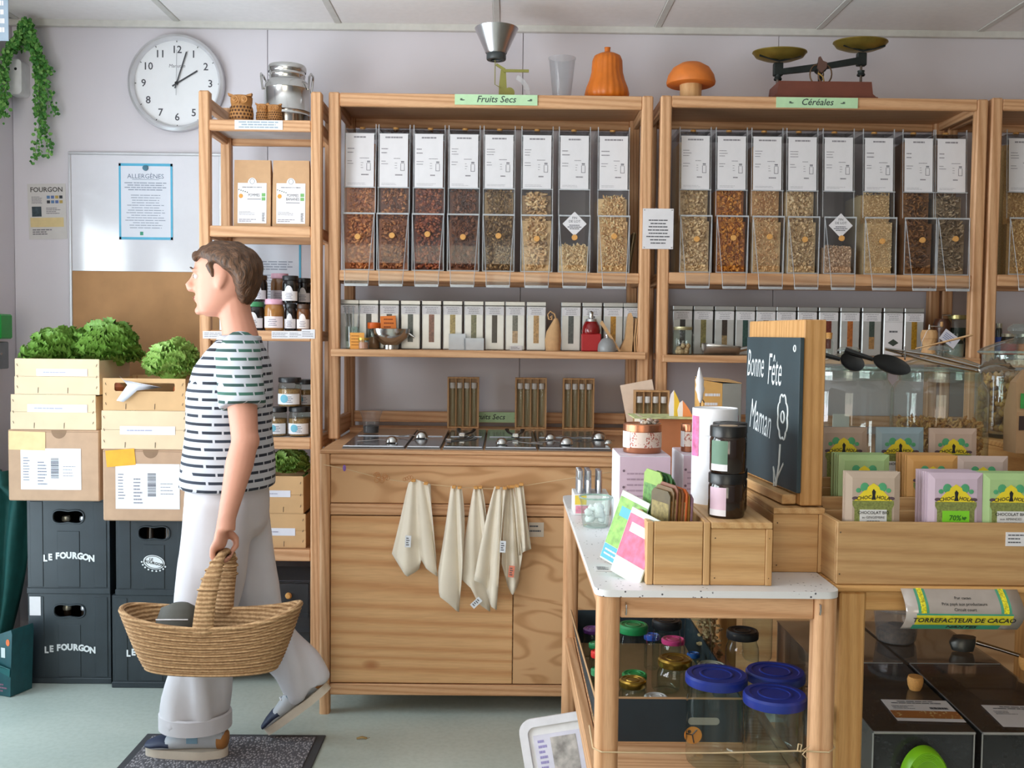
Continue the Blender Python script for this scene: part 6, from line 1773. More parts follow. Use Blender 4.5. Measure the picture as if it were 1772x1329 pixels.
# lilac boxes
LIL = plain('#c9b2c4', .5, var=.03); LILW = plain('#e4e2ea', .5)
def lilac(px0, px1, pyt, Y, dep, label):
    x0, x1 = P(px0, 850, Y).x, P(px1, 850, Y).x
    h = P((px0 + px1) / 2, pyt, Y).z - TZW
    o = thing('lilac_box', label, 'box', ((x0 + x1) / 2, Y, TZW + .0006), group='lilac gift boxes')
    w = (x1 - x0) / 2
    mk('body', MB().box(-w, w, .0, dep, 0, h, .0015), LILW, o)
    fp = mk('front_print', MB().quad(-w + .001, w - .001, .001, h - .001, -.0006), LIL, o)
    mk('print', MB().words(-w * .7, w * .85, h * .2, h * .82, 9, -.0012, .28, 'l', 4), plain('#a58ea0', .8), fp)
    for k in range(4): mk('bullet', MB().lathe([(0, .0008), (.003, .0008), (.003, 0)], 10).xf(RX), plain('#6d5a68', .7), fp, loc=(-w * .82, -.0008, h * (.82 - .2 * k)))
    mk('top_print', MB().add([(-w + .001, .001, h + .0006), (w - .001, .001, h + .0006), (w - .001, dep - .001, h + .0006), (-w + .001, dep - .001, h + .0006)], [(0, 1, 2, 3)]), plain('#d8c6d3', .5), o)
    return o, TZW + .0012 + h
_, zLb = lilac(1071, 1160, 790, 2.33, .16, 'large lilac printed box under the copper candle tin')
_, zLb2 = lilac(1181, 1232, 788, 2.36, .16, 'lilac box half hidden behind the white tube')
COP = plain('#b5785a', .3, .85, .06)
def copper(px, Y, zb, r, h, label):
    o = thing('candle_tin', label, 'tin', (P(px, 780, Y).x, Y, zb + .0006), group='copper candle tins')
    mk('body', MB().lathe([(0, 0), (r * .97, 0), (r, .004), (r, h * .74), (0, h * .74)], 40), COP, o, True, ang=.5)
    mk('patterned_band', MB().lathe([(r + .0006, h * .20), (r + .0006, h * .72)], 40), speckle('floral_%d' % px, '#d9c8bd', ['#a8584a'], 220, .4, .42), o, True)
    mk('white_label', MB().sheet([[((r + .0012) * math.sin(t_), -(r + .0012) * math.cos(t_), z) for t_ in [-1.5 + .1 * k for k in range(8)]] for z in (h * .18, h * .74)]), PAPER, o, True)
    mk('lid', MB().lathe([(r * .98, h * .745), (r * 1.015, h * .75), (r * 1.015, h * .97), (r * .98, h), (r * .9, h - .002), (0, h - .002)], 40), COP, o, True, ang=.5)
    return o
ct = copper(1111, 2.41, zLb, 33 * 2.41 / F, 50 * 2.41 / F, 'copper candle tin with floral band on the lilac box')
rg = random.Random(8); b = MB()
for k in range(26):
    b.ell((rg.uniform(-.004, .034), rg.uniform(-.02, .02), 50 * 2.41 / F + rg.uniform(.0, .008)), (.006, .005, .004), Euler((rg.random() * 3, rg.random() * 3, 0)).to_matrix(), 5, 3)
mk('dried_petals', b, grains('petals', ['#e6ddd2', '#d8c4b0', '#7a5238', '#f0ece6']), ct, kind='stuff')
copper(1193, 2.43, zLb2, 15 * 2.43 / F, 48 * 2.43 / F, 'copper candle tin beside the white tube')
# terracotta carton with flyers, tube box and cards on it, behind the lilac boxes
yK = 2.62
x0, x1 = P(1112, 760, yK).x, P(1206, 760, yK).x; zk = P(1150, 724, yK).z
o = thing('terracotta_carton', 'brown orange carton behind the copper tins holding flyers', 'box', ((x0 + x1) / 2, yK, TZW + .0006))
w = (x1 - x0) / 2; h = zk - TZW - .001
mk('body', MB().box(-w, w, 0, .11, 0, h, .002), plain('#b06f48', .6), o)
mk('seam', MB().box(-w, w, -.0008, 0, h * .55, h * .56), plain('#94583a', .7), o)
mk('white_end', MB().box(-w - .008, -w - .0005, .0, .11, h * .6, h + .004), plain('#d9c9b5', .6), o)
o = thing('flyer_card', 'leafy printed card lying across the brown orange carton', 'card', ((x0 + x1) / 2 - .004, yK + .045, zk + .0006))
mk('sheet', MB().box(-w - .022, w + .022, -.07, .07, 0, .0025), plain('#b9bf8a', .6, var=.4, scale=40), o)
tube_box(1127, 760, 3.66, WT + .0006, 'test tube box standing low on the counter behind the copper tin')
o = thing('pale_card', 'pale peach card tilted behind the fourth test tube box', 'card', Vector((P(1118, 722, 3.72).x, 3.72, WT + .016)), rot=(0, -.2, 0))
mk('sheet', MB().box(-.055, .065, 0, .0015, .0, .222), plain('#e6cdb8', .6), o)
for px, hh, c1, c2, lb in ((1166, .068, '#e3e0ea', '#e3bc3c', 'white and yellow leaf shaped card standing on carton'), (1180, .042, '#e9e4e4', '#e08a52', 'white and orange leaf shaped card by the yellow one')):
    q = Vector((P(px, 722, yK + .03).x, yK + (.030 if hh > .05 else .018), zk + .0038))
    o = thing('leaf_card', lb, 'card', q, group='leaf shaped cards')
    mk('white_half', MB().prism([(-.012, 0), (.006, 0), (.004, hh * .5), (-.001, hh), (-.009, hh * .85), (-.014, hh * .4)], 0, .0015), plain(c1, .6), o)
    mk('coloured_half', MB().prism([(.0, 0), (.026, 0), (.018, hh * .4), (.008, hh * .75), (-.001, hh), (.0, hh * .5)], -.0012, -.0002), plain(c2, .6), o)
# feather on a stick, kraft box
o = thing('white_feather', 'white feather on a thin stick standing behind the tube', 'feather', Vector((P(1212, 700, 2.40).x, 2.40, zBt - .40 if False else TZW + .0006)))
zq = P(1212, 690, 2.40).z - TZW; zt2 = P(1208, 636, 2.40).z - TZW
mk('stick', MB().tube([(0, 0, 0), (0, 0, zq)], .0018, 6), plain('#6d4f38', .7), o)
rows = []
for i in range(9):
    t_ = i / 8; ww = .010 * math.sin(PI * (.08 + .9 * t_)) * (1 + .15 * math.sin(i * 9))
    rows.append([(-ww - .004 * t_, .0, zq - .01 + (zt2 - zq + .01) * t_), (-.004 * t_, -.002, zq - .01 + (zt2 - zq + .01) * t_), (ww - .004 * t_, .0, zq - .01 + (zt2 - zq + .01) * t_)])
mk('vane', MB().sheet(rows), plain('#dfe0e6', .8), o, True, solid=.001)
mk('leaf_bit', MB().tube([(0, 0, zq - .005), (.006, 0, zq - .004), (.009, 0, zq - .010)], .0015, 4), plain('#4a3a2c', .7), o)
yB_ = 2.56
xa, xb = P(1216, 700, yB_).x, P(1283, 700, yB_).x
o = thing('kraft_carton', 'kraft gift box with grey side behind the white tube', 'box', ((xa + xb) / 2, yB_, TZW + .0006))
zt3 = P(1250, 664, yB_).z - TZW; w = (xb - xa) / 2
mk('kraft_part', MB().prism([(-w, 0), (w * .0, 0), (w * .0, zt3), (-w, zt3 + .008)], 0, .11), plain('#d0a05c', .6), o)
mk('grey_part', MB().box(w * .01, w, .0, .11, 0, zt3, .001), plain('#86857f', .6), o)
mk('top_flap', MB().add([(-w, .0, zt3 + .009), (w, 0, zt3 + .001), (w * .8, .11, zt3 + .006), (-w, .11, zt3 + .012)], [(0, 1, 2, 3)]), plain('#c99d66', .6), o, solid=.0015)
mk('print', MB().words(-w * .9, -w * .1, zt3 * .75, zt3 * .95, 3, -.0006, .3, 'l', 2), PAPER, o)
# lip-balm display and cotton glass at the far left of the top
q = on(1030, 880); q.y = 2.66; q.x = P(1026, 850, 2.66).x
o = thing('tube_display', 'white card display holding rows of silver lip balm tubes', 'display', q)
hd = P(1026, 852, 2.66).z - TZW
mk('carton', MB().box(-.052, .040, -.04, .06, 0, hd, .001), plain('#e4e2e2', .6), o)
mk('yellow_patch', MB().quad(-.05, -.02, hd * .5, hd * .95, -.0408), plain('#e6c84a', .6), o)
mk('pink_patch', MB().quad(-.048, -.01, hd * .08, hd * .45, -.0408), plain('#d98aa0', .6, var=.4, scale=60), o)
for i in range(4):
    for j in range(3):
        if i == 3 and j == 2: continue
        x, y = -.036 + .022 * j + (.006 if j == 2 else 0), -.026 + .022 * i
        tb = thing('balm_tube', 'silver balm tube in the white display, row %s from the front, column %s' % (ORD[i], ORD[j]), 'tube', q + Vector((x, y, hd + .0006)), group='silver balm tubes')
        mk('barrel', lambda: MB().lathe([(0, 0), (.0075, 0), (.0075, .034), (.0068, .036)], 12), plain('#b9bcc2', .25, .8), tb, True, key='balmb')
        mk('cap', lambda: MB().lathe([(.0068, .036), (.0072, .037), (.0072, .060), (0, .061)], 12), plain('#d6d8dc', .2, .9), tb, True, key='balmc')
q = on(1030, 911)
o = thing('cotton_glass', 'small green tinted glass bowl filled with white cotton', 'glass', q)
mk('bowl', MB().lathe([(0, .004), (.028, .003), (.030, 0), (.034, .02), (.037, .06), (.040, .068), (.041, .074), (.039, .075)], 36), glass('green_glass', '#f0f8f4', 1.5, .03, .03), o, True)
mk('rim', MB().tube([(.0400 * math.cos(2 * PI * k / 36), .0400 * math.sin(2 * PI * k / 36), .0725) for k in range(36)], .0022, 6, closed=True), glass('green_glass_rim', '#bfe0cf', 1.5, .05, .25), o, True)
b = MB(); rg = random.Random(6)
for k in range(22): b.ell((rg.uniform(-.019, .019), rg.uniform(-.019, .019), rg.uniform(.014, .052)), (.012, .010, .009), Euler((rg.random() * 3, rg.random() * 3, 0)).to_matrix(), 7, 5)
mk('cotton', b, plain('#e2e4e4', .9), o, True, kind='stuff')
q = on(1045, 985)
o = thing('price_ticket', 'small printed price ticket lying on the white top', 'ticket', q)
mk('paper', MB().box(-.018, .016, -.020, .022, 0, .0008), PAPER, o)
b = MB().words(-.014, .012, -.014, .016, 5, 0, .4, 'l', 3); b.v = [(x, z, .0014) for x, y, z in b.v]
mk('print', b, INK, o)

# ------------------------------------------------------------------ chocolate table on the right
KY = 1.90
CZ = P(1600, 1014, KY).z
kx0 = P(1454, 1030, KY).x; kx1 = kx0 + .95; kyb = 3.0
HON = dict(a='#cf9f63', c='#b98548', tone='honey_pine')
HZ, HX, HY = wood('z', **HON), wood('x', **HON), wood('y', **HON)
o = thing('display_table', 'honey pine table carrying chocolate crates and big glass jars', 'table', ((kx0 + kx1) / 2, (KY + kyb) / 2, 0))
for xa, ya in ((kx0, KY), (kx1 - .05, KY), (kx0, kyb - .05), (kx1 - .05, kyb - .05)):
    mk('leg', MB().box(xa, xa + .05, ya, ya + .05, 0, CZ - .013, .004), HZ, o, w=True)
mk('tabletop', MB().box(kx0 - .01, kx1 + .01, KY - .006, kyb, CZ - .012, CZ, .003), HX, o, w=True)
mk('front_rail', MB().box(kx0 + .05, kx1 - .05, KY + .006, KY + .03, CZ - .05, CZ - .0125, .002), HX, o, w=True)
mk('rear_rail', MB().box(kx0 + .05, kx1 - .05, kyb - .03, kyb - .006, CZ - .05, CZ - .0125, .002), HX, o, w=True)
for xa in (kx0 + .012, kx1 - .036):
    mk('side_rail', MB().box(xa, xa + .024, KY + .05, kyb - .05, CZ - .05, CZ - .0125, .002), HY, o, w=True)
LZ = .20
mk('lower_shelf', MB().box(kx0 + .06, kx1 - .06, KY + .06, kyb - .06, LZ - .02, LZ, .002), HX, o, w=True)
for xa in (kx0 + .012, kx1 - .036):
    mk('lower_rail', MB().box(xa, xa + .0475, KY + .051, kyb - .051, LZ - .045, LZ - .0205, .002), HY, o, w=True)

# three stepped crates
def choc_crate(x0, x1, y0, y1, ztop, floor, label, tagx=None):
    o = thing('pine_crate', label, 'crate', ((x0 + x1) / 2, y0, CZ + .0006), group='stepped pine crates of chocolate')
    w = (x1 - x0) / 2; h = ztop - CZ; d = y1 - y0; t = .010
    LP = wood('x', '#bf9868', '#ab8052', 'pale_pine', .6); LPY = wood('y', '#bf9868', '#ab8052', 'pale_pine', .6)
    mk('front_board', MB().box(-w, w, 0, t, 0, h, .0015), LP, o)
    mk('back_board', MB().box(-w, w, d - t, d, 0, h, .0015), LP, o)
    for s_ in (-1, 1): mk('side_board', MB().box(s_ * w, s_ * (w - t), t + .0003, d - t - .0003, 0, h, .0015), LPY, o)
    mk('raised_floor', MB().box(-w + t + .0004, w - t - .0004, t + .0004, d - t - .0004, 0, floor - CZ), LP, o)
    nl = MB()
    for z in (.02, h - .02): nl.ell((-w + .006, -.0002, z), (.0016, .0008, .0016))
    mk('nail_heads', nl, plain('#5a4630', .6), o, kind='stuff')
    return o, w, h
bx_a = P(1448, 960, KY + .004).x
yr1, yr2, yr3 = KY + .004, KY + .150, KY + .292
zc1 = P(1600, 905, yr1).z
f1, f2, f3 = P(1600, 816, 1.94).z - .131, P(1600, 788, 2.07).z - .131, P(1560, 740, 2.22).z - .131
o, w, h = choc_crate(bx_a, bx_a + .46, yr1, yr1 + .142, zc1, f1, 'front pine crate of chocolate bars with a small price tag')
a, b_, z0, z1 = R(1740, 921, 1782, 945, yr1)
tg = mk('price_tag', MB().box(a, b_, yr1 - .0012, yr1 - .0002, z0, z1), PAPER, o, w=True)
mk('print', MB().words(a + .004, b_ - .004, z0 + .004, z1 - .002, 3, yr1 - .0018, .35, 'l', 5), INK, tg, w=True)
choc_crate(max(bx_a - .002, cxb + .003), bx_a + .44, yr2, yr2 + .138, CZ + .145, f2, 'middle pine crate of chocolate bars, mostly hidden')
choc_crate(max(bx_a - .004, cxb + .003), bx_a + .42, yr3, yr3 + .120, CZ + .165, f3, 'rear pine crate of chocolate bars before the glass jars')
YEL = plain('#e6cf2c', .5, var=.04); TEA = plain('#3f9a72', .5); LGR = plain('#4fa070', .5, var=.1); OLV = plain('#7d8446', .6, var=.3, scale=250); PNK = plain('#5a4650', .6)
BW, BH = .0525, .130
def bar(px, py, Y, zf_, col, label, art=True, name_='CHOCOLAT BIO', lime=False, sub=None, lean=-.03, dx=0.0, tilt=0.0, Yb=None):
    x = P(px, py, Yb or Y).x + dx
    o = thing('chocolate_bar', label, 'chocolate bar', (x, Y, zf_ + .0008), rot=(lean, tilt, 0), group='chocolate bars in the crates')
    k = 'barwrap'
    mk('wrapper', lambda: MB().rings([[(-BW, .0035, 0), (BW, .0035, 0), (BW, .0075, 0), (-BW, .0075, 0)], [(-BW, .0035, BH), (BW, .0035, BH), (BW, .0075, BH), (-BW, .0075, BH)]]).add([(-BW, .0035, 0), (BW, .0035, 0), (BW, .0035, BH), (-BW, .0035, BH), (-BW + .012, 0, .010), (BW - .012, 0, .010), (BW - .012, 0, BH - .012), (-BW + .012, 0, BH - .012)], [(4, 5, 6, 7), (0, 1, 5, 4), (1, 2, 6, 5), (2, 3, 7, 6), (3, 0, 4, 7)]), plain(col, .45, var=.03), o, key=k)
    if not art: return o
    y = -.0006
    def K(nm, mb, m_, par=o): return mk(nm, mb, m_, par, key='bar_' + nm)
    p = K('arch_panel', MB().prism([(-.036, .020), (.036, .020), (.036, .058), (.040, .066), (.040, .074), (-.040, .074), (-.040, .066), (-.036, .058)], y, y + .0004), OLV)
    K('roof', MB().prism([(-.037, .074), (.037, .074), (.012, .100), (0, .108), (-.012, .100)], y - .0004, y), YEL)
    lv = MB()
    for sx in (-1, 1):
        lv.ell((sx * .017, y - .0002, .100), (.0085, .0003, .009), None, 12, 6); lv.ell((sx * .029, y - .0002, .094), (.005, .0003, .0045), None, 10, 6)
    K('leaf_ovals', lv, LGR)
    pd = MB()
    for sx in (-1, 1): pd.ell((sx * .035, y - .0002, .0785), (.0065, .0003, .0035), None, 10, 6)
    K('cocoa_pods', pd, PNK)
    K('figure', MB().prism([(-.004, .076), (.005, .076), (.003, .084), (.0045, .092), (.0, .097), (-.003, .092), (-.002, .084)], y - .0008, y - .0005), DARK)
    text('CHOC', .0098, DARK, o, (-.0185, y - .0008, .0795), (PI / 2, -.12, 0), shear=.15, bold=.02); text('HOLA', .0098, DARK, o, (.0185, y - .0008, .0795), (PI / 2, .12, 0), shear=.15, bold=.02)
    wp = mk('name_label', lambda: MB().box(-.026, .026, y - .0008, y - .0002, .030, .057), plain('#7fd02a', .5) if lime else plain('#dcdcdc', .6), o, key='barlabel')
    if lime: text('70%', .014, plain('#2f6a1c', .6), o, (-.002, y - .0014, .043), shear=.1, bold=.02); mk('bird_mark', MB().prism([(.012, .041), (.017, .039), (.021, .044), (.018, .046), (.015, .044), (.012, .047)], y - .0013, y - .0009), plain('#2f6a1c', .6), o)
    else:
        text(name_, .0082, DARK, o, (0, y - .0014, .051), bold=.012)
        if sub: text(sub, .0066, DARK, o, (0, y - .0014, .042))
        K('small_print', MB().words(-.018, .018, .032, .037, 1, y - .0014, .5, 'c', 3), INK)
    K('yellow_band', MB().box(-.037, .037, y - .0010, y - .0002, .011, .0215), YEL)
    text('LE VRAI GOÛT DU CHOCOLAT', .0058, DARK, o, (0, y - .0016, .016), bold=.01)
    K('green_band', MB().box(-.037, .037, y - .0006, y - .0002, .001, .0108), TEA)
    return o
def stack(px, py, Y, zf_, col, n, words_, step=.0105, **k):
    for i in range(n):
        lb = '%s chocolate bar, %s' % (words_, 'front one of its stack' if i == 0 and n > 1 else ('alone in view' if n == 1 else '%s from the front of its stack' % ORD[i]))
        bar(px, py, Y + step * i, zf_, col, lb, art=(i == 0), dx=-.0008 * (i % 3), Yb=Y, **k)
stack(1512, 860, 1.928, f1, '#b9a594', 2, 'taupe wrapped front crate', sub='au GINGEMBRE')
stack(1655, 866, 1.923, f1, '#c8b2c2', 6, 'lilac wrapped front crate', lime=True)
stack(1750, 866, 1.923, f1, '#a5c287', 4, 'light green wrapped front crate', sub='aux AMANDES')
stack(1496, 830, 2.066, f2, '#a5c287', 5, 'light green wrapped middle crate')
stack(1615, 830, 2.066, f2, '#cf9a5a', 6, 'orange wrapped middle crate')
stack(1690, 830, 2.066 + .0, f2, '#c4b0a8', 1, 'greyish taupe wrapped middle crate', dx=.012) if False else bar(1702, 830, 2.066, f2, '#bfaaa2', 'greyish taupe wrapped middle crate chocolate bar beside the orange stack')
stack(1456, 790, 2.205, f3, '#b09a8a', 2, 'taupe wrapped rear crate', dx=0) if False else None
for i in range(2): bar(1460, 790, 2.207 + .0105 * i, f3, '#b09a8a', 'taupe wrapped rear crate chocolate bar behind the green stack, %s' % ('front one' if i == 0 else 'back one'), art=(i == 0))
for i in range(3): bar(1558, 790, 2.207 + .0105 * i, f3, '#8fa5b0', 'blue grey wrapped rear crate chocolate bar, %s of its stack' % ORD[i], art=(i == 0))
for i in range(2): bar(1650, 792, 2.207 + .0105 * i, f3, '#bda596', 'beige wrapped rear crate chocolate bar right of the blue ones, %s' % ORD[i], art=(i == 0))

# glass jars with lids behind
zR1 = P(1620, 822, 2.50).z; zR2 = P(1745, 757, 2.76).z
rx0, rx1 = P(1386, 800, 2.5).x, P(1712, 800, 2.5).x
def riser(x0, x1, y0, y1, zt_, label):
    o = thing('pine_riser', label, 'riser', ((x0 + x1) / 2, (y0 + y1) / 2, CZ + .0006))
    mk('top_board', MB().box(x0, x1, y0, y1, zt_ - .014, zt_, .002), HX, o, w=True)
    mk('front_board', MB().box(x0, x1, y0 + .002, y0 + .014, CZ + .0006, zt_ - .0145, .001), HX, o, w=True)
    mk('back_board', MB().box(x0, x1, y1 - .014, y1 - .002, CZ + .0006, zt_ - .0145, .001), HX, o, w=True)
    for xa in (x0, x1 - .012): mk('side_board', MB().box(xa, xa + .012, y0 + .0145, y1 - .0145, CZ + .0006, zt_ - .0145, .001), HY, o, w=True)
    return o
riser(max(rx0, kx0 + .01), rx1, 2.375, 2.66, zR1, 'low pine riser under the two wide glass jars')
riser(max(P(1693, 757, 2.76).x, rx1 + .004), kx1 - .005, 2.345, 2.95, zR2, 'higher pine riser under the jar of round nuts')
HEAVY = glass('jar_glass', '#eef6f2', 1.62, .02, .035)
def big_jar(px, Y, zb, rp, ysh, ylid, yknob, label):
    x = P(px, 700, Y).x; r = rp * Y / F
    o = thing('candy_jar', label, 'jar', (x, Y, zb + .0008), group='big lidded glass jars')
    zs = P(px, ysh, Y).z - zb; zl_ = P(px, ylid, Y).z - zb; zk = P(px, yknob, Y).z - zb
    nr = r * .86
    mk('glass', MB().lathe([(0, .008), (r * .6, .006), (r * .9, 0), (r * .98, .008), (r, .02), (r, zs - .02), (r * .985, zs - .006), (nr * 1.04, zs + .008), (nr, zs + .014), (nr, zl_ - .004), (nr * .97, zl_ - .004), (nr * .97, zs + .012)], 56), HEAVY, o, True)
    lid = mk('lid', MB().lathe([(nr * 1.06, zl_ - .003), (nr * 1.10, zl_), (nr * 1.10, zl_ + .006), (nr * 1.0, zl_ + .014), (nr * .6, zl_ + .030), (nr * .22, zl_ + .040), (.012, zl_ + .044)], 56), HEAVY, o, True)
    mk('knob', MB().lathe([(.012, zl_ + .044), (.014, zl_ + .050), (.030, (zl_ + zk) / 2 + .02), (.031, zk - .012), (.020, zk - .002), (0, zk)], 28), glass('knob_glass_%d' % px, '#e4ece8', 1.7, .02, .08), lid, True)
    mk('rim_band', MB().tube([(nr * 1.10 * math.cos(2 * PI * k / 48), nr * 1.10 * math.sin(2 * PI * k / 48), zl_ + .003) for k in range(48)], .003, 6, closed=True), glass('rim_glass_%d' % px, '#cfe0d8', 1.6, .05, .15), o, True)
    return o, x, r, zs
o, x, r, zs = big_jar(1466, 2.52, zR1, 76, 665, 640, 600, 'wide empty glass jar with lid behind the blackboard post')
mk('inner_card', MB().box(-.045, -.004, -.03, -.0285, .03, .15), plain('#c9c8c4', .7), o)
o, x, r, zs = big_jar(1625, 2.51, zR1, 80, 668, 642, 598, 'wide glass jar with golden crisps under the tongs')
def fill(nm, label, x, Y, zb, r, h, kind, n, size, cols, seed):
    rg = random.Random(seed); b = MB()
    b.lathe([(0, .010), (r * .80, .010), (r * .80, h - size * .6), (0, h - size * .4)], 20)
    for i in range(n):
        a_ = rg.uniform(0, 2 * PI); z = rg.uniform(.010 + size * .5, h); q = r * .90 - size * .35
        if rg.random() < .22: q *= math.sqrt(rg.random()); z = h - rg.uniform(0, size * .5)
        E = Euler((rg.uniform(0, 6), rg.uniform(0, 6), rg.uniform(0, 6))).to_matrix(); s = size * rg.uniform(.8, 1.15) / 2
        c = (q * math.cos(a_), q * math.sin(a_), z)
        if kind == 'round': b.ell(c, (s, s, s * .95), E, 7, 5)
        elif kind == 'curl': crescent(b, c, E, s * .8)
    o = mk(nm, b, grains('fill_' + nm, cols), None, True, loc=(x, Y, zb + .001), ang=1.2)
    tag(o, label, 'dry food', None, 'stuff')
fill('golden_crisps', 'golden brown crisps lying in the wide glass jar', x, 2.51, zR1, r, P(1625, 728, 2.51).z - zR1, 'curl', 460, .024, ['#a8682c', '#c98a42', '#dba862', '#8f5420'], 4)
o, x, r, zs = big_jar(1760, 2.78, zR2, 68, 640, 612, 560, 'tall glass jar full of round brown nuts at frame edge')
fill('round_nuts', 'round golden brown nuts filling the jar at frame edge', x, 2.78, zR2, r, P(1760, 640, 2.78).z - zR2 - .012, 'round', 520, .022, ['#7a4f1c', '#a06f2c', '#bd8f45', '#5f3a14'], 5)
# kraft chocolate bag at the frame edge
q = Vector((P(1788, 790, 2.40).x, 2.40, zR2 + .0006))
o = thing('chocolate_bag', 'kraft bag with green chocolate label cut by the frame edge', 'paper bag', q)
hb = P(1770, 640, 2.40).z - zR2
mk('sack', MB().rings([[(-.058, -.03, 0), (.06, -.03, 0), (.06, .03, 0), (-.058, .03, 0)], [(-.060, -.032, hb * .5), (.062, -.032, hb * .5), (.062, .03, hb * .5), (-.060, .03, hb * .5)], [(-.056, -.016, hb * .85), (.056, -.016, hb * .85), (.056, .012, hb * .85), (-.056, .012, hb * .85)], [(-.034, -.004, hb), (.04, -.004, hb), (.04, .002, hb), (-.034, .002, hb)]]), plain('#b08f6c', .7, var=.06), o)
mk('green_label', MB().box(-.052, .05, -.0335, -.0326, hb * .54, hb * .72), plain('#3f9a4c', .5, var=.2, scale=30), o)
mk('yellow_roof', MB().prism([(-.045, hb * .63), (.035, hb * .63), (-.005, hb * .71)], -.0342, -.0337), YEL, o)
mk('name_plate', MB().box(-.042, .04, -.0342, -.0337, hb * .55, hb * .61), PAPER, o)
mk('dark_label', MB().box(-.054, .052, -.0335, -.0326, hb * .28, hb * .45), plain('#3a2c2a', .5), o)
# utensils resting on the jar lids
BKP = plain('#17191b', .4, var=.1)
def laid(name, label, cat, pts_fn, loc): pass
def black_spoon(bx, by, hx, hy, Y, rx_, rz_, label):
    c = P(bx, by, Y); h_ = P(hx, hy, Y + .03)
    o = thing('black_spoon', label, 'spoon', c, group='black spoons on the jar lids')
    d = h_ - c
    ang = math.atan2(-(P(bx + 40, by + 10, Y) - c).z, 1)
    bl = MB().lathe([(0, -.010), (.6, -.008), (.92, -.002), (1.0, .004), (.90, .002), (.55, -.003), (0, -.005)], 28)
    M_ = Matrix.Rotation(.28, 4, 'Y') @ Matrix.Rotation(math.radians(62), 4, 'X') @ Matrix.Diagonal((rx_, rz_, 1, 1))
    mk('bowl', bl.xf(M_), BKP, o, True)
    st_ = d.normalized() * rx_ * .9
    mk('handle', MB().tube([st_, st_ + (d - st_) * .35, d], [.005, .006, .008], 8), BKP, o, True)
black_spoon(1474, 627, 1395, 606, 2.402, .030, .024, 'black spoon lying on the empty jar lid beside the post')
black_spoon(1542, 632, 1462, 606, 2.385, .047, .024, 'larger black slotted spoon between the two jar lids')
o = thing('metal_tongs', 'long steel tongs with scalloped tips lying on the jar lid', 'tongs', P(1630, 625, 2.38))
A_, B_ = P(1532, 604, 2.39), P(1692, 640, 2.37); C_ = P(1756, 640, 2.42)
for k, off in enumerate((Vector((0, 0, .006)), Vector((.006, .012, -.004)))):
    mk('arm', MB().tube([A_ + off * .3, A_.lerp(B_, .5) + off * 1.5, B_ + off], [.004, .0065, .006], 8, sq=.6), STEEL, o, True, w=True)
mk('spring_ring', MB().tube([P(1566, 600 + 22 * k / 8, 2.374 if k % 8 else 2.38) for k in range(9)], .0016, 5), STEEL, o, True, w=True)
rows = []
for i in range(13):
    t_ = i / 12; c = B_.lerp(C_, t_) + Vector((0, 0, .012 * math.sin(t_ * PI)))
    ww = .016 * math.sin(PI * (.15 + .8 * t_)) * (1 + .25 * math.cos(i * PI))
    rows.append([c + Vector((0, -.004, ww)), c + Vector((0, .004, 0)), c + Vector((.004, -.004, -ww))])
mk('scalloped_tip', MB().sheet(rows), STEEL, o, True, w=True, solid=.0015)
o = thing('wooden_tongs', 'pale wooden spatula behind the tongs on jar lids', 'spatula', P(1640, 592, 2.60))
mk('blade', MB().tube([P(1585, 603, 2.62), P(1625, 594, 2.62), P(1680, 580, 2.66)], [.004, .007, .009], 8, sq=.35), wood('x', '#dcb587', '#c99a66', 'spatula_wood'), o, True, w=True)

# curved maker's sign hanging on the rail
ya = KY - .002
a, b_, z0, z1 = R(1556, 1016, 1757, 1086, ya)
o = thing('maker_sign', 'curved glossy sign reading TORREFACTEUR DE CACAO NANTES on table rail', 'sign', ((a + b_) / 2, ya, z1))
H = z1 - z0; w = (b_ - a) / 2
def arc(f):   # f: 0 top .. 1 bottom
    t_ = f * PI * .92
    return (-.034 * math.sin(t_), -H * (f * .92 + .08 * f) * 1.0)
def strip(f0, f1, x0, x1, off=0.0, n=6):
    return MB().sheet([[(x0 + (x1 - x0) * k / 6, arc(f0 + (f1 - f0) * i / n)[0] - off, arc(f0 + (f1 - f0) * i / n)[1]) for k in range(7)] for i in range(n + 1)])
GS = plain('#a59a92', .12, var=.06, spec=.8)
mk('sheet', strip(0, 1, -w, w, n=16), GS, o, True, solid=.0012, ang=3)
mk('yellow_band', strip(.58, .85, -w * .82, w * .82, .0012), plain('#d8cc2a', .15), o, True, ang=3)
mk('green_band', strip(.86, 1.0, -w * .84, w * .66, .0012), plain('#3f9a7c', .15), o, True, ang=3)
mk('green_edge', strip(.54, .578, -w * .82, w * .82, .0012), plain('#3f9a7c', .15), o, True, ang=3)
for s_ in (-1, 1):
    cs = mk('column_motif', strip(.0, .53, s_ * w * .70 - .010, s_ * w * .70 + .010, .0011), plain('#4f9a7a', .2), o, True, ang=3)
    mk('column_pattern', strip(.0, .53, s_ * w * .70 - .005, s_ * w * .70 + .005, .0018), plain('#d8cc2a', .2, var=.5, scale=300), cs, True, ang=3)
def stext(s_, size, f, bold=.01, sx=1.0, sh=0.0):
    y, z = arc(f); y2, z2 = arc(f + .03); tl_ = math.atan2(y2 - y, -(z2 - z))
    text(s_, size, DARK, o, (0, y - .0024, z), (PI / 2 + tl_, 0, 0), bold=bold, sx=sx, shear=sh)
stext('TORREFACTEUR DE CACAO', .0165, .715, .02, .92); stext('NANTES', .014, .925, .02, 1.1, .15)
stext('Pur cacao', .008, .20); stext('Prix payé aux producteurs', .008, .32); stext('Circuit court', .008, .44)

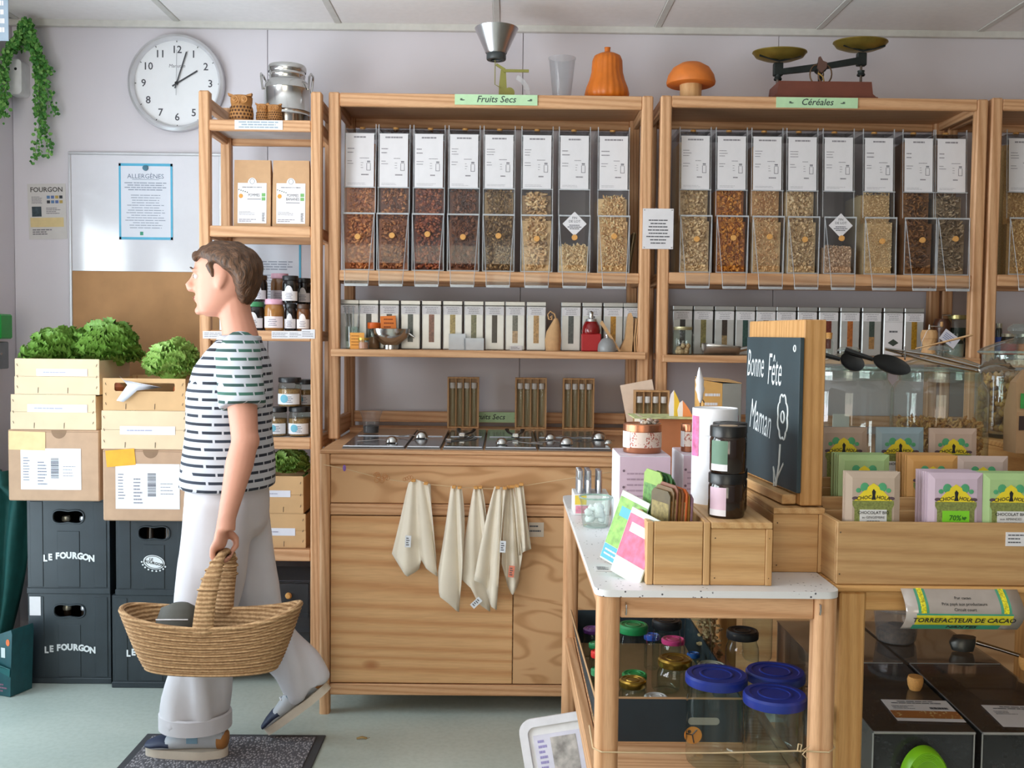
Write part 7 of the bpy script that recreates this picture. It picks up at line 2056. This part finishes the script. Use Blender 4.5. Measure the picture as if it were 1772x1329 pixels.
# ------------------------------------------------------------------ dark bins under the table
DCH = grains('dark_granola', ['#1c1310', '#2b1d17', '#3c2a1f', '#241712'])
def dark_bin(px0, px1, label, knobpx, cardpx, photo, sd):
    y0, yk, y1 = 2.06, 2.44, 2.80
    x0, x1 = P(px0, 1270, y0).x, P(px1, 1270, y0).x
    zlip = P(1600, 1268, y0).z; zk = P(1600, 1150, yk).z
    o = thing('lidded_bin', label, 'bin', ((x0 + x1) / 2, y0, LZ + .0006), group='dark lidded bins under the table')
    w = (x1 - x0) / 2; hl = zlip - LZ; hk = zk - LZ; d1, d2 = yk - y0, y1 - y0; t = .003
    b = MB()
    for s_ in (-1, 1): b.prism([(0, 0), (d2, 0), (d2, hk), (d1, hk), (0, hl)], s_ * (w - .002), s_ * (w - .002 - t), 'x')
    b.box(-w + t, w - t, 0, t, 0, hl); b.box(-w + t, w - t, d2 - t, d2, 0, hk); b.box(-w + t, w - t, t, d2 - t, 0, t)
    mk('shell', b, SMOKE, o)
    mk('rear_cover', MB().box(-w, w, d1 + .001, d2, hk + .0005, hk + .0035), SMOKE, o)
    lid = mk('lid', MB().add([(-w, -.004, hl + .001), (w, -.004, hl + .001), (w, d1, hk + .001), (-w, d1, hk + .001)], [(0, 1, 2, 3)]), SMOKE, o, solid=.003)
    sl_ = math.atan2(hk - hl, d1)
    v_ = w - .003; mk('edge_strips', MB().tube([(-v_, -.005, hl + .001), (v_, -.005, hl + .001)], .0028, 6).tube([(-v_, d1, hk + .002), (v_, d1, hk + .002)], .0016, 5).tube([(-v_, -.002, hl), (-v_, -.002, .01)], .0018, 5).tube([(v_, -.002, hl), (v_, -.002, .01)], .0018, 5).tube([(-v_, -.004, hl + .001), (-v_, d1, hk + .001)], .0015, 5), plain('#9a9a98', .2), o)
    def onl(px, py):
        # a point on the slanted lid under a pixel
        best = None
        for i in range(60):
            yy = y0 + d1 * i / 59; q = P(px, py, yy); zz = LZ + hl + (hk - hl) * (yy - y0) / d1
            if best is None or abs(q.z - zz) < best[0]: best = (abs(q.z - zz), q.x, yy, zz)
        return Vector(best[1:]) - o.location
    kp = onl(*knobpx)
    mk('cork_knob', MB().lathe([(.012, .003), (.016, .012), (.018, .026), (.016, .034), (0, .035)], 20).xf(Matrix.Rotation(sl_, 4, 'X')).mv(*kp), CORK, lid, True)
    c = onl(*cardpx)
    cd_ = mk('price_card', MB().box(-.072, .072, -.055, .055, .0025, .0035), PAPER, o, loc=c, rot=(sl_, 0, -.04))
    b = MB().words(-.06, .06, .032, .050, 2, 0, .4, 'c', sd).words(-.06, -.01, .005, .025, 3, 0, .3, 'l', sd + 1).words(.02, .06, .004, .018, 1, 0, .7, 'l', sd + 2)
    b.v = [(x, z, .0042) for x, y, z in b.v]; mk('print', b, INK, cd_)
    if photo: mk('food_photo', MB().add([(-.072, -.042, .0042), (.072, -.042, .0042), (.072, -.004, .0042), (-.072, -.004, .0042)], [(0, 1, 2, 3)]), speckle('food_photo', '#a86a3a', ['#d9c48a'], 140, .4, .35), cd_)
    g_ = MB(); rg = random.Random(sd); hh = hl * .72
    g_.box(-w + .006, w - .006, .012, d2 - .01, .006, hh - .008)
    for i in range(420):
        s = rg.uniform(.004, .008)
        if i % 2: q = (rg.uniform(-w + .014, w - .014), rg.uniform(.014, d2 - .02), hh - .004)
        else: q = (rg.uniform(-w + .014, w - .014), .013, rg.uniform(.012, hh))
        g_.ell(q, (s, s * .8, s * .7), None, 5, 4)
    cc = mk('dark_granola', g_, DCH, None, loc=o.location + Vector((0, 0, .0)))
    tag(cc, 'dark chocolate granola inside the %s' % ('bin with the food photo card' if photo else 'bin at the frame edge'), 'dry food', None, 'stuff')
    return o, hk
o1, hk = dark_bin(1508, 1688, 'smoky lidded bin with cork knob and food photo price card', (1583, 1195), (1596, 1232), True, 21)
o2, _ = dark_bin(1697, 1886, 'smoky lidded bin with white price card at frame edge', (1775, 1160), (1775, 1242), False, 31)
# deli cup on the first bin, lime scoop, metal scoop
q = Vector((P(1549, 1145, 2.62).x, 2.62, LZ + .0006 + hk + .004))
o = thing('deli_tub', 'clear plastic tub with lid standing on the smoky bin', 'tub', q)
mk('tub', MB().lathe([(0, .002), (.046, .002), (.050, .01), (.058, .088), (.061, .09)], 36), glass('tub_plastic', '#d8d6d2', 1.4, .1, .12), o, True)
mk('lid', MB().lathe([(.062, .086), (.065, .088), (.065, .098), (.058, .100), (.056, .096), (0, .096)], 36), glass('tub_lid', '#d8d6d2', 1.4, .1, .22), o, True)
mk('contents', MB().lathe([(0, .004), (.045, .004), (.048, .03), (.02, .045), (0, .04)], 20), plain('#6d5644', .8, var=.4, scale=90), o, True)
q = Vector((P(1598, 1300, 2.045).x, 2.046, P(1598, 1350, 2.045).z))
o = thing('lime_scoop', 'lime green plastic scoop hanging in front of the smoky bin', 'scoop', q)
LIME = plain('#84c51e', .35, var=.05)
wv = 42 * 2.045 / F; hv = 63 * 2.045 / F
out = [(wv * math.cos(t_), hv * math.sin(t_)) for t_ in [PI * k / 24 for k in range(25)]]
mk('shell', MB().rings([[(x, 0, z) for x, z in out], [(x * .96, -.022, z * .97) for x, z in out], [(x * .88, -.026, z * .93) for x, z in out], [(x * .62, -.012, z * .66) for x, z in out]]), LIME, o, True, ang=.9)
gr = MB()
for k in range(5): gr.tube([((wv * (.66 + .045 * k)) * math.cos(t_), -.024 + .002 * k * 0, hv * (.70 + .045 * k) * math.sin(t_)) for t_ in [PI * (.22 + .56 * j / 14) for j in range(15)]], .0016, 5)
mk('grip_ridges', gr, LIME, o, True)
q = P(1722, 1108, 2.35)
o = thing('metal_scoop', 'grey metal scoop handle with wing nut on the bins', 'scoop', Vector((P(1720, 1120, 2.52).x, 2.52, LZ + hk + .006)))
mk('handle', MB().tube([(-.045, .0, .026), (.0, -.03, .018), (.055, -.075, .008)], [.006, .005, .005], 10), STEEL, o, True)
mk('head', MB().rings([ring_(-.075, .01, .004, .028, .022), ring_(-.075, .012, .022, .034, .026), ring_(-.07, .014, .036, .030, .022)]), plain('#4a4b48', .4, .7), o, True, ang=1)
mk('wing_nut', MB().box(-.012, .012, -.006, .006, -.004, .010, .003).mv(.058, -.078, .010), STEEL, o)

# ------------------------------------------------------------------ the walking person with the basket
def fuse(mb, voxel=.008, smooth=6, fac=.5):
    """one continuous skin around overlapping shapes"""
    me = mesh('fuse', mb); ob = bpy.data.objects.new('fuse', me); COL.objects.link(ob)
    r = ob.modifiers.new('r', 'REMESH'); r.mode = 'VOXEL'; r.voxel_size = voxel
    s_ = ob.modifiers.new('s', 'SMOOTH'); s_.factor = fac; s_.iterations = smooth
    dg = bpy.context.evaluated_depsgraph_get(); dg.update()
    m2 = bpy.data.meshes.new_from_object(ob.evaluated_get(dg))
    bpy.data.objects.remove(ob); m2.shade_smooth()
    return m2
def put(name, me, mat_, parent):
    me.materials.clear(); me.materials.append(mat_)
    o = bpy.data.objects.new(name, me); COL.objects.link(o); o.parent = parent
    return o
PC = 3.19
q0 = P(392, 900, PC); q0.z = 0
def W(px, py, Y=PC): return P(px, py, Y) - q0
def oval(px, py, a_, b_, Y=PC, n=28, ex=1.0, tilt=0.0):
    c = W(px, py, Y)
    return [(c.x + a_ * math.cos(2 * PI * k / n), c.y + b_ * math.sin(2 * PI * k / n), c.z + tilt * math.cos(2 * PI * k / n)) for k in range(n)]
pr = thing('person', 'person walking in striped top and white trousers, carrying a basket', 'person', q0)
SKIN = plain('#c98f78', .5, var=.05, scale=12)
# --- head
HH = .224; hc = W(386, 547, PC)            # chin point
def head_rings(tab, ox=0.0):
    out = []
    for (z, f, k, w) in tab:
        cx, rx_ = (f + k) / 2, (k - f) / 2
        out.append([(hc.x + ox + cx + rx_ * math.cos(2 * PI * j / 28), hc.y + w * math.copysign(abs(math.sin(2 * PI * j / 28)) ** .9, math.sin(2 * PI * j / 28)), hc.z + z * HH) for j in range(28)])
    return out
tab = [(-.01, -.050, -.01, .020), (.05, -.074, .020, .042), (.13, -.079, .045, .054), (.21, -.081, .062, .060), (.30, -.083, .078, .065), (.39, -.085, .090, .069), (.48, -.083, .098, .072), (.55, -.081, .102, .073), (.62, -.088, .104, .074), (.75, -.085, .102, .074), (.87, -.066, .088, .064), (.95, -.040, .062, .045), (1.0, -.005, .025, .015)]
bd = MB().rings(head_rings(tab))
hx = lambda x, y, z: (hc.x + x, hc.y + y, hc.z + z * HH)
bd.tube([hx(-.086, 0, .60), hx(-.094, 0, .50), hx(-.106, 0, .42), hx(-.103, 0, .385), hx(-.086, 0, .37)], [.008, .010, .014, .013, .010], 10)
for s_ in (-1, 1): bd.ell(hx(-.094, s_ * .011, .385), (.010, .008, .007), None, 10, 6)
bd.ell(hx(-.082, 0, .255), (.010, .022, .0055), None, 12, 6); bd.ell(hx(-.080, 0, .215), (.010, .020, .0065), None, 12, 6); bd.ell(hx(-.074, 0, .07), (.016, .018, .014), None, 12, 6)
for s_ in (-1, 1):
    bd.ell(hx(.014, s_ * .075, .50), (.017, .008, .030), Euler((0, .25, 0)).to_matrix(), 12, 8); bd.ell(hx(.010, s_ * .074, .41), (.010, .007, .012), None, 10, 6)
    bd.ell(hx(-.074, s_ * .034, .625), (.014, .022, .007), None, 12, 6)
# --- neck, slim torso core, arms
nb = W(416, 580)
bd.tube([(hc.x + .030, hc.y, hc.z + .06), (hc.x + .040, hc.y, hc.z + .0), nb, W(414, 612)], [.050, .050, .056, .07], 16)
TOR = [(866, 394, .112, .150), (800, 398, .100, .135), (740, 400, .094, .122), (680, 399, .104, .138), (630, 404, .096, .155), (604, 409, .075, .160), (584, 413, .050, .085)]
bd.rings([oval(px, y, a_, b_) for y, px, a_, b_ in TOR])
GX, GY = P(386, 955, 2.895), 2.895            # grip point on the basket handle
gp = GX - q0
sh, el, wr = W(412, 612, 3.035), P(424, 762, 2.96) - q0, gp + Vector((.010, .004, .098))
bd.tube([W(412, 606, 3.10), sh, sh.lerp(el, .45), el, el.lerp(wr, .30), el.lerp(wr, .75), wr, wr.lerp(gp, .35)], [.055, .056, .046, .039, .041, .031, .026, .028], 16)
bd.ell(el + Vector((.006, 0, 0)), (.038, .036, .042), None, 12, 8)
# palm and fingers closed round the handle
bd.ell(gp + Vector((-.006, 0, .040)), (.018, .040, .036), None, 14, 8)
for k, (dy, l_) in enumerate(((-.031, .82), (-.0105, .96), (.0105, 1.0), (.0315, .92))):
    y = dy
    bd.tube([gp + Vector((-.010, y * .9, .036)), gp + Vector((-.021, y, .014)), gp + Vector((-.027 * l_, y, -.008)), gp + Vector((-.016 * l_, y * .98, -.027 * l_)), gp + Vector((.008 * l_, y * .96, -.026 * l_)), gp + Vector((.020 * l_, y * .95, -.012))], [.011, .0100, .0092, .0088, .0080, .0068], 10)
bd.tube([gp + Vector((.006, .036, .050)), gp + Vector((.024, .044, .030)), gp + Vector((.028, .036, .010)), gp + Vector((.018, .022, -.004))], [.014, .012, .0105, .008], 10)
# far arm hanging on the other side
sh2, el2, wr2 = W(412, 612, 3.345), W(420, 752, 3.40), W(392, 872, 3.40)
bd.tube([W(412, 606, 3.28), sh2, sh2.lerp(el2, .45), el2, el2.lerp(wr2, .3), wr2], [.055, .056, .045, .038, .040, .026], 16)
bd.ell(wr2 + Vector((-.008, 0, -.045)), (.030, .014, .045), None, 12, 8)
for k in range(4):
    x = -.030 + .016 * k
    bd.tube([wr2 + Vector((x, 0, -.075)), wr2 + Vector((x - .004, -.006, -.11)), wr2 + Vector((x - .002, -.016, -.135 - .006 * (k in (1, 2))))], [.0095, .009, .007], 8)
bd.tube([wr2 + Vector((-.030, -.004, -.02)), wr2 + Vector((-.048, -.010, -.055)), wr2 + Vector((-.046, -.014, -.08))], [.012, .010, .008], 8)
# legs inside the trousers down to the ankles
hx_ = W(366, 1310, 3.12).x - .012
LEG = {'near': [(382, 872, 3.11), (356, 1075, 3.115), (336, 1243, 3.12)], 'far': [(404, 872, 3.28), (440, 1065, 3.275), (528, 1178, 3.27)]}
for k, j in LEG.items():
    a_, b_, c_ = [W(*t_) for t_ in j]
    bd.tube([a_, a_.lerp(b_, .5), b_, b_.lerp(c_, .35), c_], [.075, .065, .050, .048, .034], 14)
    fd = Vector((-1, 0, 0)) if k == 'near' else Vector((-.79, 0, -.62))
    upv = Vector((0, 0, 1)) if k == 'near' else Vector((-.62, 0, .79))
    f0 = (Vector((hx_, c_.y, .0115)) if k == 'near' else c_ - upv * .068)
    bd.tube([c_, f0 + upv * .062 - fd * .01, f0 + upv * .050 + fd * .06, f0 + upv * .042 + fd * .13], [.034, .026, .020, .014], 12)
body = put('body', fuse(bd, .0055, 4), SKIN, pr)
# eyes, brows
for s_ in (-1, 1):
    e = mk('eye', MB().ell((0, 0, 0), (.0105, .0115, .0085), None, 16, 10).mv(*hx(-.0715, s_ * .033, .545)), plain('#cfc8c4', .2), pr, True)
    mk('iris', MB().ell((0, 0, 0), (.0018, .0058, .0058), None, 14, 6).mv(*hx(-.0812, s_ * .033, .545)), plain('#3f2a1c', .15), e, True)
    mk('eyebrow', MB().tube([hx(-.088, s_ * .016, .645), hx(-.090, s_ * .034, .665), hx(-.078, s_ * .052, .645)], [.003, .004, .002], 6, sq=.6), plain('#4a3424', .9), pr, True)
mk('lips', MB().ell(hx(-.0870, 0, .252), (.0055, .019, .0036), None, 14, 6).ell(hx(-.0850, 0, .222), (.0055, .017, .0042), None, 14, 6), plain('#a8605a', .45), pr, True)
def hair_mat():
    mt, nt, b = nmat('short_brown_hair')
    n = noi(nt, coords(nt, (60, 260, 30)), 1.5, 3, .6)
    L(nt, ramp(nt, n.outputs['Fac'], [(.3, lin('#2c1d13')), (.7, lin('#6d4a30'))]).outputs[0], b.inputs['Base Color'])
    b.inputs['Roughness'].default_value = .55; bump(nt, b, n.outputs['Fac'], .6, .006)
    return mt
ht = [(.16, .060, .084, .036), (.28, .046, .100, .060), (.42, .036, .112, .076), (.54, .026, .119, .083), (.62, .004, .122, .086), (.69, -.035, .122, .087), (.77, -.066, .119, .086), (.85, -.080, .112, .082), (.95, -.066, .090, .066), (1.03, -.030, .050, .036), (1.045, -.005, .02, .01)]
hb = MB().rings(head_rings(ht))
for s_ in (-1, 1):
    hb.tube([hx(-.025, s_ * .072, .72), hx(-.014, s_ * .072, .60), hx(-.012, s_ * .069, .52)], [.014, .009, .005], 8)
hb.tube([hx(-.066, -.052, .78), hx(-.084, .0, .86), hx(-.066, .052, .79)], [.012, .014, .012], 8)
hm = fuse(hb, .006, 3)
for v in hm.vertices:
    n_ = mn.noise(Vector((v.co.x * 38, v.co.y * 90, v.co.z * 38))); v.co += v.normal * (n_ * .005)
put('hair', hm, hair_mat(), pr)
# --- striped top
def stripe_mat(name, a_, c_):
    mt, nt, b = nmat(name)
    br = nt.nodes.new('ShaderNodeTexBrick'); br.inputs['Scale'].default_value = 1.0; br.offset = .5
    br.inputs['Brick Width'].default_value = .062; br.inputs['Row Height'].default_value = .025; br.inputs['Mortar Size'].default_value = .0035; br.inputs['Mortar Smooth'].default_value = .1
    tc = nt.nodes.new('ShaderNodeTexCoord'); sp = nt.nodes.new('ShaderNodeSeparateXYZ'); cm = nt.nodes.new('ShaderNodeCombineXYZ')
    L(nt, tc.outputs['Object'], sp.inputs[0])
    ad = nt.nodes.new('ShaderNodeMath'); L(nt, sp.outputs[0], ad.inputs[0]); L(nt, sp.outputs[1], ad.inputs[1])
    L(nt, ad.outputs[0], cm.inputs[0]); L(nt, sp.outputs[2], cm.inputs[1]); L(nt, cm.outputs[0], br.inputs['Vector'])
    br.inputs['Color1'].default_value = lin(a_); br.inputs['Color2'].default_value = lin(c_); br.inputs['Mortar'].default_value = lin('#bfc2ca')
    # alternate rows: dark dashes on a light ground
    sn = nt.nodes.new('ShaderNodeMath'); sn.operation = 'MULTIPLY'; sn.inputs[1].default_value = 2 * PI / .025; L(nt, sp.outputs[2], sn.inputs[0])
    s2 = nt.nodes.new('ShaderNodeMath'); s2.operation = 'SINE'; L(nt, sn.outputs[0], s2.inputs[0])
    mx = nt.nodes.new('ShaderNodeMix'); mx.data_type = 'RGBA'
    L(nt, ramp(nt, s2.outputs[0], [(.02, (0, 0, 0, 1)), (.14, (1, 1, 1, 1))]).outputs[0], mx.inputs[0])
    mx.inputs[6].default_value = lin('#bfc2ca'); L(nt, br.outputs['Color'], mx.inputs[7])
    L(nt, mx.outputs[2], b.inputs['Base Color']); b.inputs['Roughness'].default_value = .85
    return mt
TS = [(842, 394, .146, .185), (800, 396, .140, .172), (740, 397, .134, .160), (680, 398, .128, .162), (635, 404, .114, .172), (608, 410, .090, .176), (590, 414, .068, .118), (580, 416, .062, .085)]
sb = MB().rings([oval(px, y, a_ + .004 * math.sin(y), b_) for y, px, a_, b_ in TS])
put('striped_top', fuse(sb, .009, 5), stripe_mat('dashed_stripes', '#20242f', '#2c3342'), pr)
for s_, sh_, el_ in ((-1, sh, el), (1, sh2, el2)):
    m_ = sh_.lerp(el_, .62)
    sv = MB().tube([sh_ + Vector((0, .045 * -s_, .014)), sh_, sh_.lerp(m_, .5), m_], [.060, .068, .068, .070], 20, sq=1.0)
    put('sleeve', fuse(sv, .008, 3), stripe_mat('green_dashed_sleeve%d' % (s_ > 0), '#2f4a48', '#3f6a5c'), pr)
# --- white trousers
TR = plain('#c8c5ca', .8, var=.04, scale=9, bmp=.2)
tb = MB().rings([oval(394, 826, .124, .160), oval(393, 860, .130, .166), oval(392, 905, .128, .164), oval(390, 930, .10, .14)])
for k, j in LEG.items():
    a_, b_, c_ = [W(*t_) for t_ in j]
    rr = [.108, .104, .096, .094, .104] if k == 'near' else [.108, .102, .092, .082, .078]
    end = c_ + (Vector((0, 0, -.015)) if k == 'near' else (c_ - b_).normalized() * .035)
    tb.tube([a_ + Vector((0, 0, .02)), a_.lerp(b_, .5), b_, b_.lerp(c_, .5), end], rr, 22, sq=.88)
tm = fuse(tb, .010, 5)
for v in tm.vertices:
    f = max(0, min(1, (.75 - v.co.z) / .5))
    v.co += v.normal * (.009 * f * math.sin(v.co.x * 55 + v.co.y * 32 + v.co.z * 9) + .006 * mn.noise(Vector((v.co.x * 14, v.co.y * 14, v.co.z * 5))))
put('trousers', tm, TR, pr)
a_, b_, c_ = [W(*t_) for t_ in LEG['near']]
mk('turn_up', MB().rings([[(c_.x + r_ * math.cos(2 * PI * k / 28) + .004, c_.y + r_ * .88 * math.sin(2 * PI * k / 28), c_.z + dz) for k in range(28)] for r_, dz in ((.104, -.022), (.112, -.024), (.112, .022), (.104, .026))], cap=False), TR, pr, True)
# --- shoes
def shoe(M_, parent):
    def ring(x, w, z0, z1, n=18): return [(x, w * math.cos(2 * PI * k / n), (z0 + z1) / 2 + (z1 - z0) / 2 * math.sin(2 * PI * k / n)) for k in range(n)]
    up = MB().rings([ring(.060, .022, .03, .075), ring(.050, .034, .022, .098), ring(.02, .037, .022, .105), ring(-.03, .038, .022, .100), ring(-.075, .041, .022, .076), ring(-.125, .043, .022, .060), ring(-.165, .038, .022, .050), ring(-.188, .022, .024, .040)])
    o = mk('shoe', up.xf(M_), plain('#b9bdc4', .6, var=.05), parent, True, ang=1)
    sole = MB().rings([[(x, y, z) for x, y in [(.064 * math.cos(t_) if math.cos(t_) > 0 else .195 * math.cos(t_), .046 * math.sin(t_) * (1 if math.cos(t_) < 0 else .9)) for t_ in [2 * PI * k / 36 for k in range(36)]]] for z in (.0, .014, .026)])
    mk('sole', sole.xf(M_), plain('#cfc3b3', .7), o, True, ang=.6)
    mk('navy_toe', MB().rings([ring(-.110, .0445, .026, .058), ring(-.135, .0440, .026, .060), ring(-.168, .0395, .025, .0515), ring(-.191, .0225, .026, .042)]).xf(M_), plain('#27304a', .6), o, True, ang=1)
    mk('heel_patch', MB().rings([ring(.063, .0235, .03, .077), ring(.053, .0355, .022, .082), ring(.036, .038, .022, .084)]).xf(M_), plain('#a8713c', .7), o, True, ang=1)
    lc_ = MB()
    for k in range(4): lc_.tube([(-.02 - .02 * k, -.025, .097 - .009 * k), (-.028 - .02 * k, 0, .106 - .010 * k), (-.02 - .02 * k, .025, .097 - .009 * k)], .003, 5)
    mk('laces', lc_.xf(M_), PAPER, o, True)
    mk('blue_mark', MB().box(-.055, -.02, -.0405, -.0385, .05, .075, .002).xf(M_), plain('#7d9fb5', .6), o)
shoe(Matrix.Translation((hx_, W(375, 1310, 3.12).y, .0105)), pr)
c2 = W(*LEG['far'][2])
shoe(Matrix.Translation(c2) @ Matrix.Rotation(math.radians(-38), 4, 'Y') @ Matrix.Translation((-.012, 0, -.070)), pr)

# --- basket
bc = P(366, 1062, 2.895); zr_ = bc.z; zb0 = P(366, 1170, 2.83).z
bk = thing('wicker_basket', 'wide oval woven straw basket hanging from the person hand', 'basket', Vector((bc.x, 2.895, zb0)))
Hb = zr_ - zb0
def straw():
    mt, nt, b = nmat('woven_straw')
    w = nt.nodes.new('ShaderNodeTexWave'); w.wave_type = 'BANDS'; w.bands_direction = 'Z'; w.inputs['Scale'].default_value = 26; w.inputs['Distortion'].default_value = 1.5; w.inputs['Detail Scale'].default_value = 4
    L(nt, coords(nt), w.inputs['Vector'])
    v = noi(nt, coords(nt, (90, 90, 40)), 1.5, 3)
    mx = nt.nodes.new('ShaderNodeMix'); mx.data_type = 'RGBA'; mx.blend_type = 'MULTIPLY'; mx.inputs[0].default_value = .7
    L(nt, ramp(nt, w.outputs['Fac'], [(.1, lin('#9a7650')), (.8, lin('#c4a076'))]).outputs[0], mx.inputs[6]); L(nt, ramp(nt, v.outputs['Fac'], [(.35, (.68, .62, .55, 1)), (.65, (1, 1, 1, 1))]).outputs[0], mx.inputs[7])
    L(nt, mx.outputs[2], b.inputs['Base Color']); b.inputs['Roughness'].default_value = .85; bump(nt, b, w.outputs['Fac'], .6, .004)
    return mt
STRAW = straw()
def brow(t_, rin=0.0, n=72):
    # t_: 0 base .. 1 rim
    A = (.185 + .075 * t_ ** .8) - rin; B = (.075 + .035 * t_) - rin
    out = []
    for k in range(n):
        a_ = 2 * PI * k / n; c, s_ = math.cos(a_), math.sin(a_)
        x = A * math.copysign(abs(c) ** .85, c); y = B * math.copysign(abs(s_) ** .9, s_)
        lift = .030 * max(0, c) ** 3 * t_ + .016 * max(0, -c) ** 3 * t_ - .018 * (1 - abs(c)) * t_
        k_ = 1 + .012 * math.sin(k * PI)       # upright stakes
        out.append((x * k_, y * k_, Hb * t_ + lift))
    return out
wall = []
NR = 19
for i in range(NR * 2 + 1):
    t_ = i / (NR * 2); bul = .004 if i % 2 else 0.0
    r_ = brow(t_, -bul)
    wall.append(r_)
mk('woven_wall', MB().rings(wall + [brow(1.0, .008), brow(.5, .010), brow(.06, .012)], cap=False).add(brow(.0, 0), [tuple(range(72))]).add(brow(.06, .012), [tuple(range(72))]), STRAW, bk, True, ang=1.2)
mk('rolled_rim', MB().tube(brow(1.0, .004), .008, 8, closed=True), STRAW, bk, True)
gl = GX - bk.location
hp = []
for k in range(17):
    t_ = PI * k / 16
    yy = -.105 * math.cos(t_); zz = Hb - .03 + (gl.z - Hb + .03) * math.sin(t_) ** .55
    hp.append(Vector((gl.x * (math.sin(t_) ** .8) + .004, yy, zz)))
hr = [.030, .028, .027, .025, .022, .018, .014, .0125, .012, .0125, .014, .018, .022, .025, .027, .028, .030]
ring2 = []
for i, p in enumerate(hp):
    tg_ = (hp[min(i + 1, 16)] - hp[max(i - 1, 0)]).normalized(); nn_ = tg_.cross(Vector((1, 0, 0))).normalized()
    ring2.append([p + Vector((1, 0, 0)) * (hr[i] * math.cos(2 * PI * k / 12)) + nn_ * (min(.010, hr[i]) * math.sin(2 * PI * k / 12)) for k in range(12)])
hd_ = mk('handle', MB().rings(ring2), STRAW, bk, True)
wr_ = MB()
for i in range(2, 15):
    if 6 <= i <= 10: continue
    wr_.tube([ring2[i][k] + (ring2[i][k] - hp[i]) * .12 for k in range(12)], .0028, 5, closed=True)
mk('binding', wr_, STRAW, hd_, True)
q = thing('grey_pouch', 'dark grey pouch lying inside the basket', 'pouch', bk.location + Vector((-.10, -.01, .03)))
mk('pouch_body', MB().rings([ring_(0, 0, 0, .055, .04, 16), ring_(0, 0, .09, .062, .045, 16), ring_(.01, 0, .15, .05, .03, 16), ring_(.015, 0, .165, .02, .012, 16)]), plain('#4d4c46', .7), q, True, ang=1.5)
mk('zip', MB().tube([(-.045, -.036, .125), (.0, -.044, .128), (.045, -.032, .125)], .002, 5), PAPER, q)
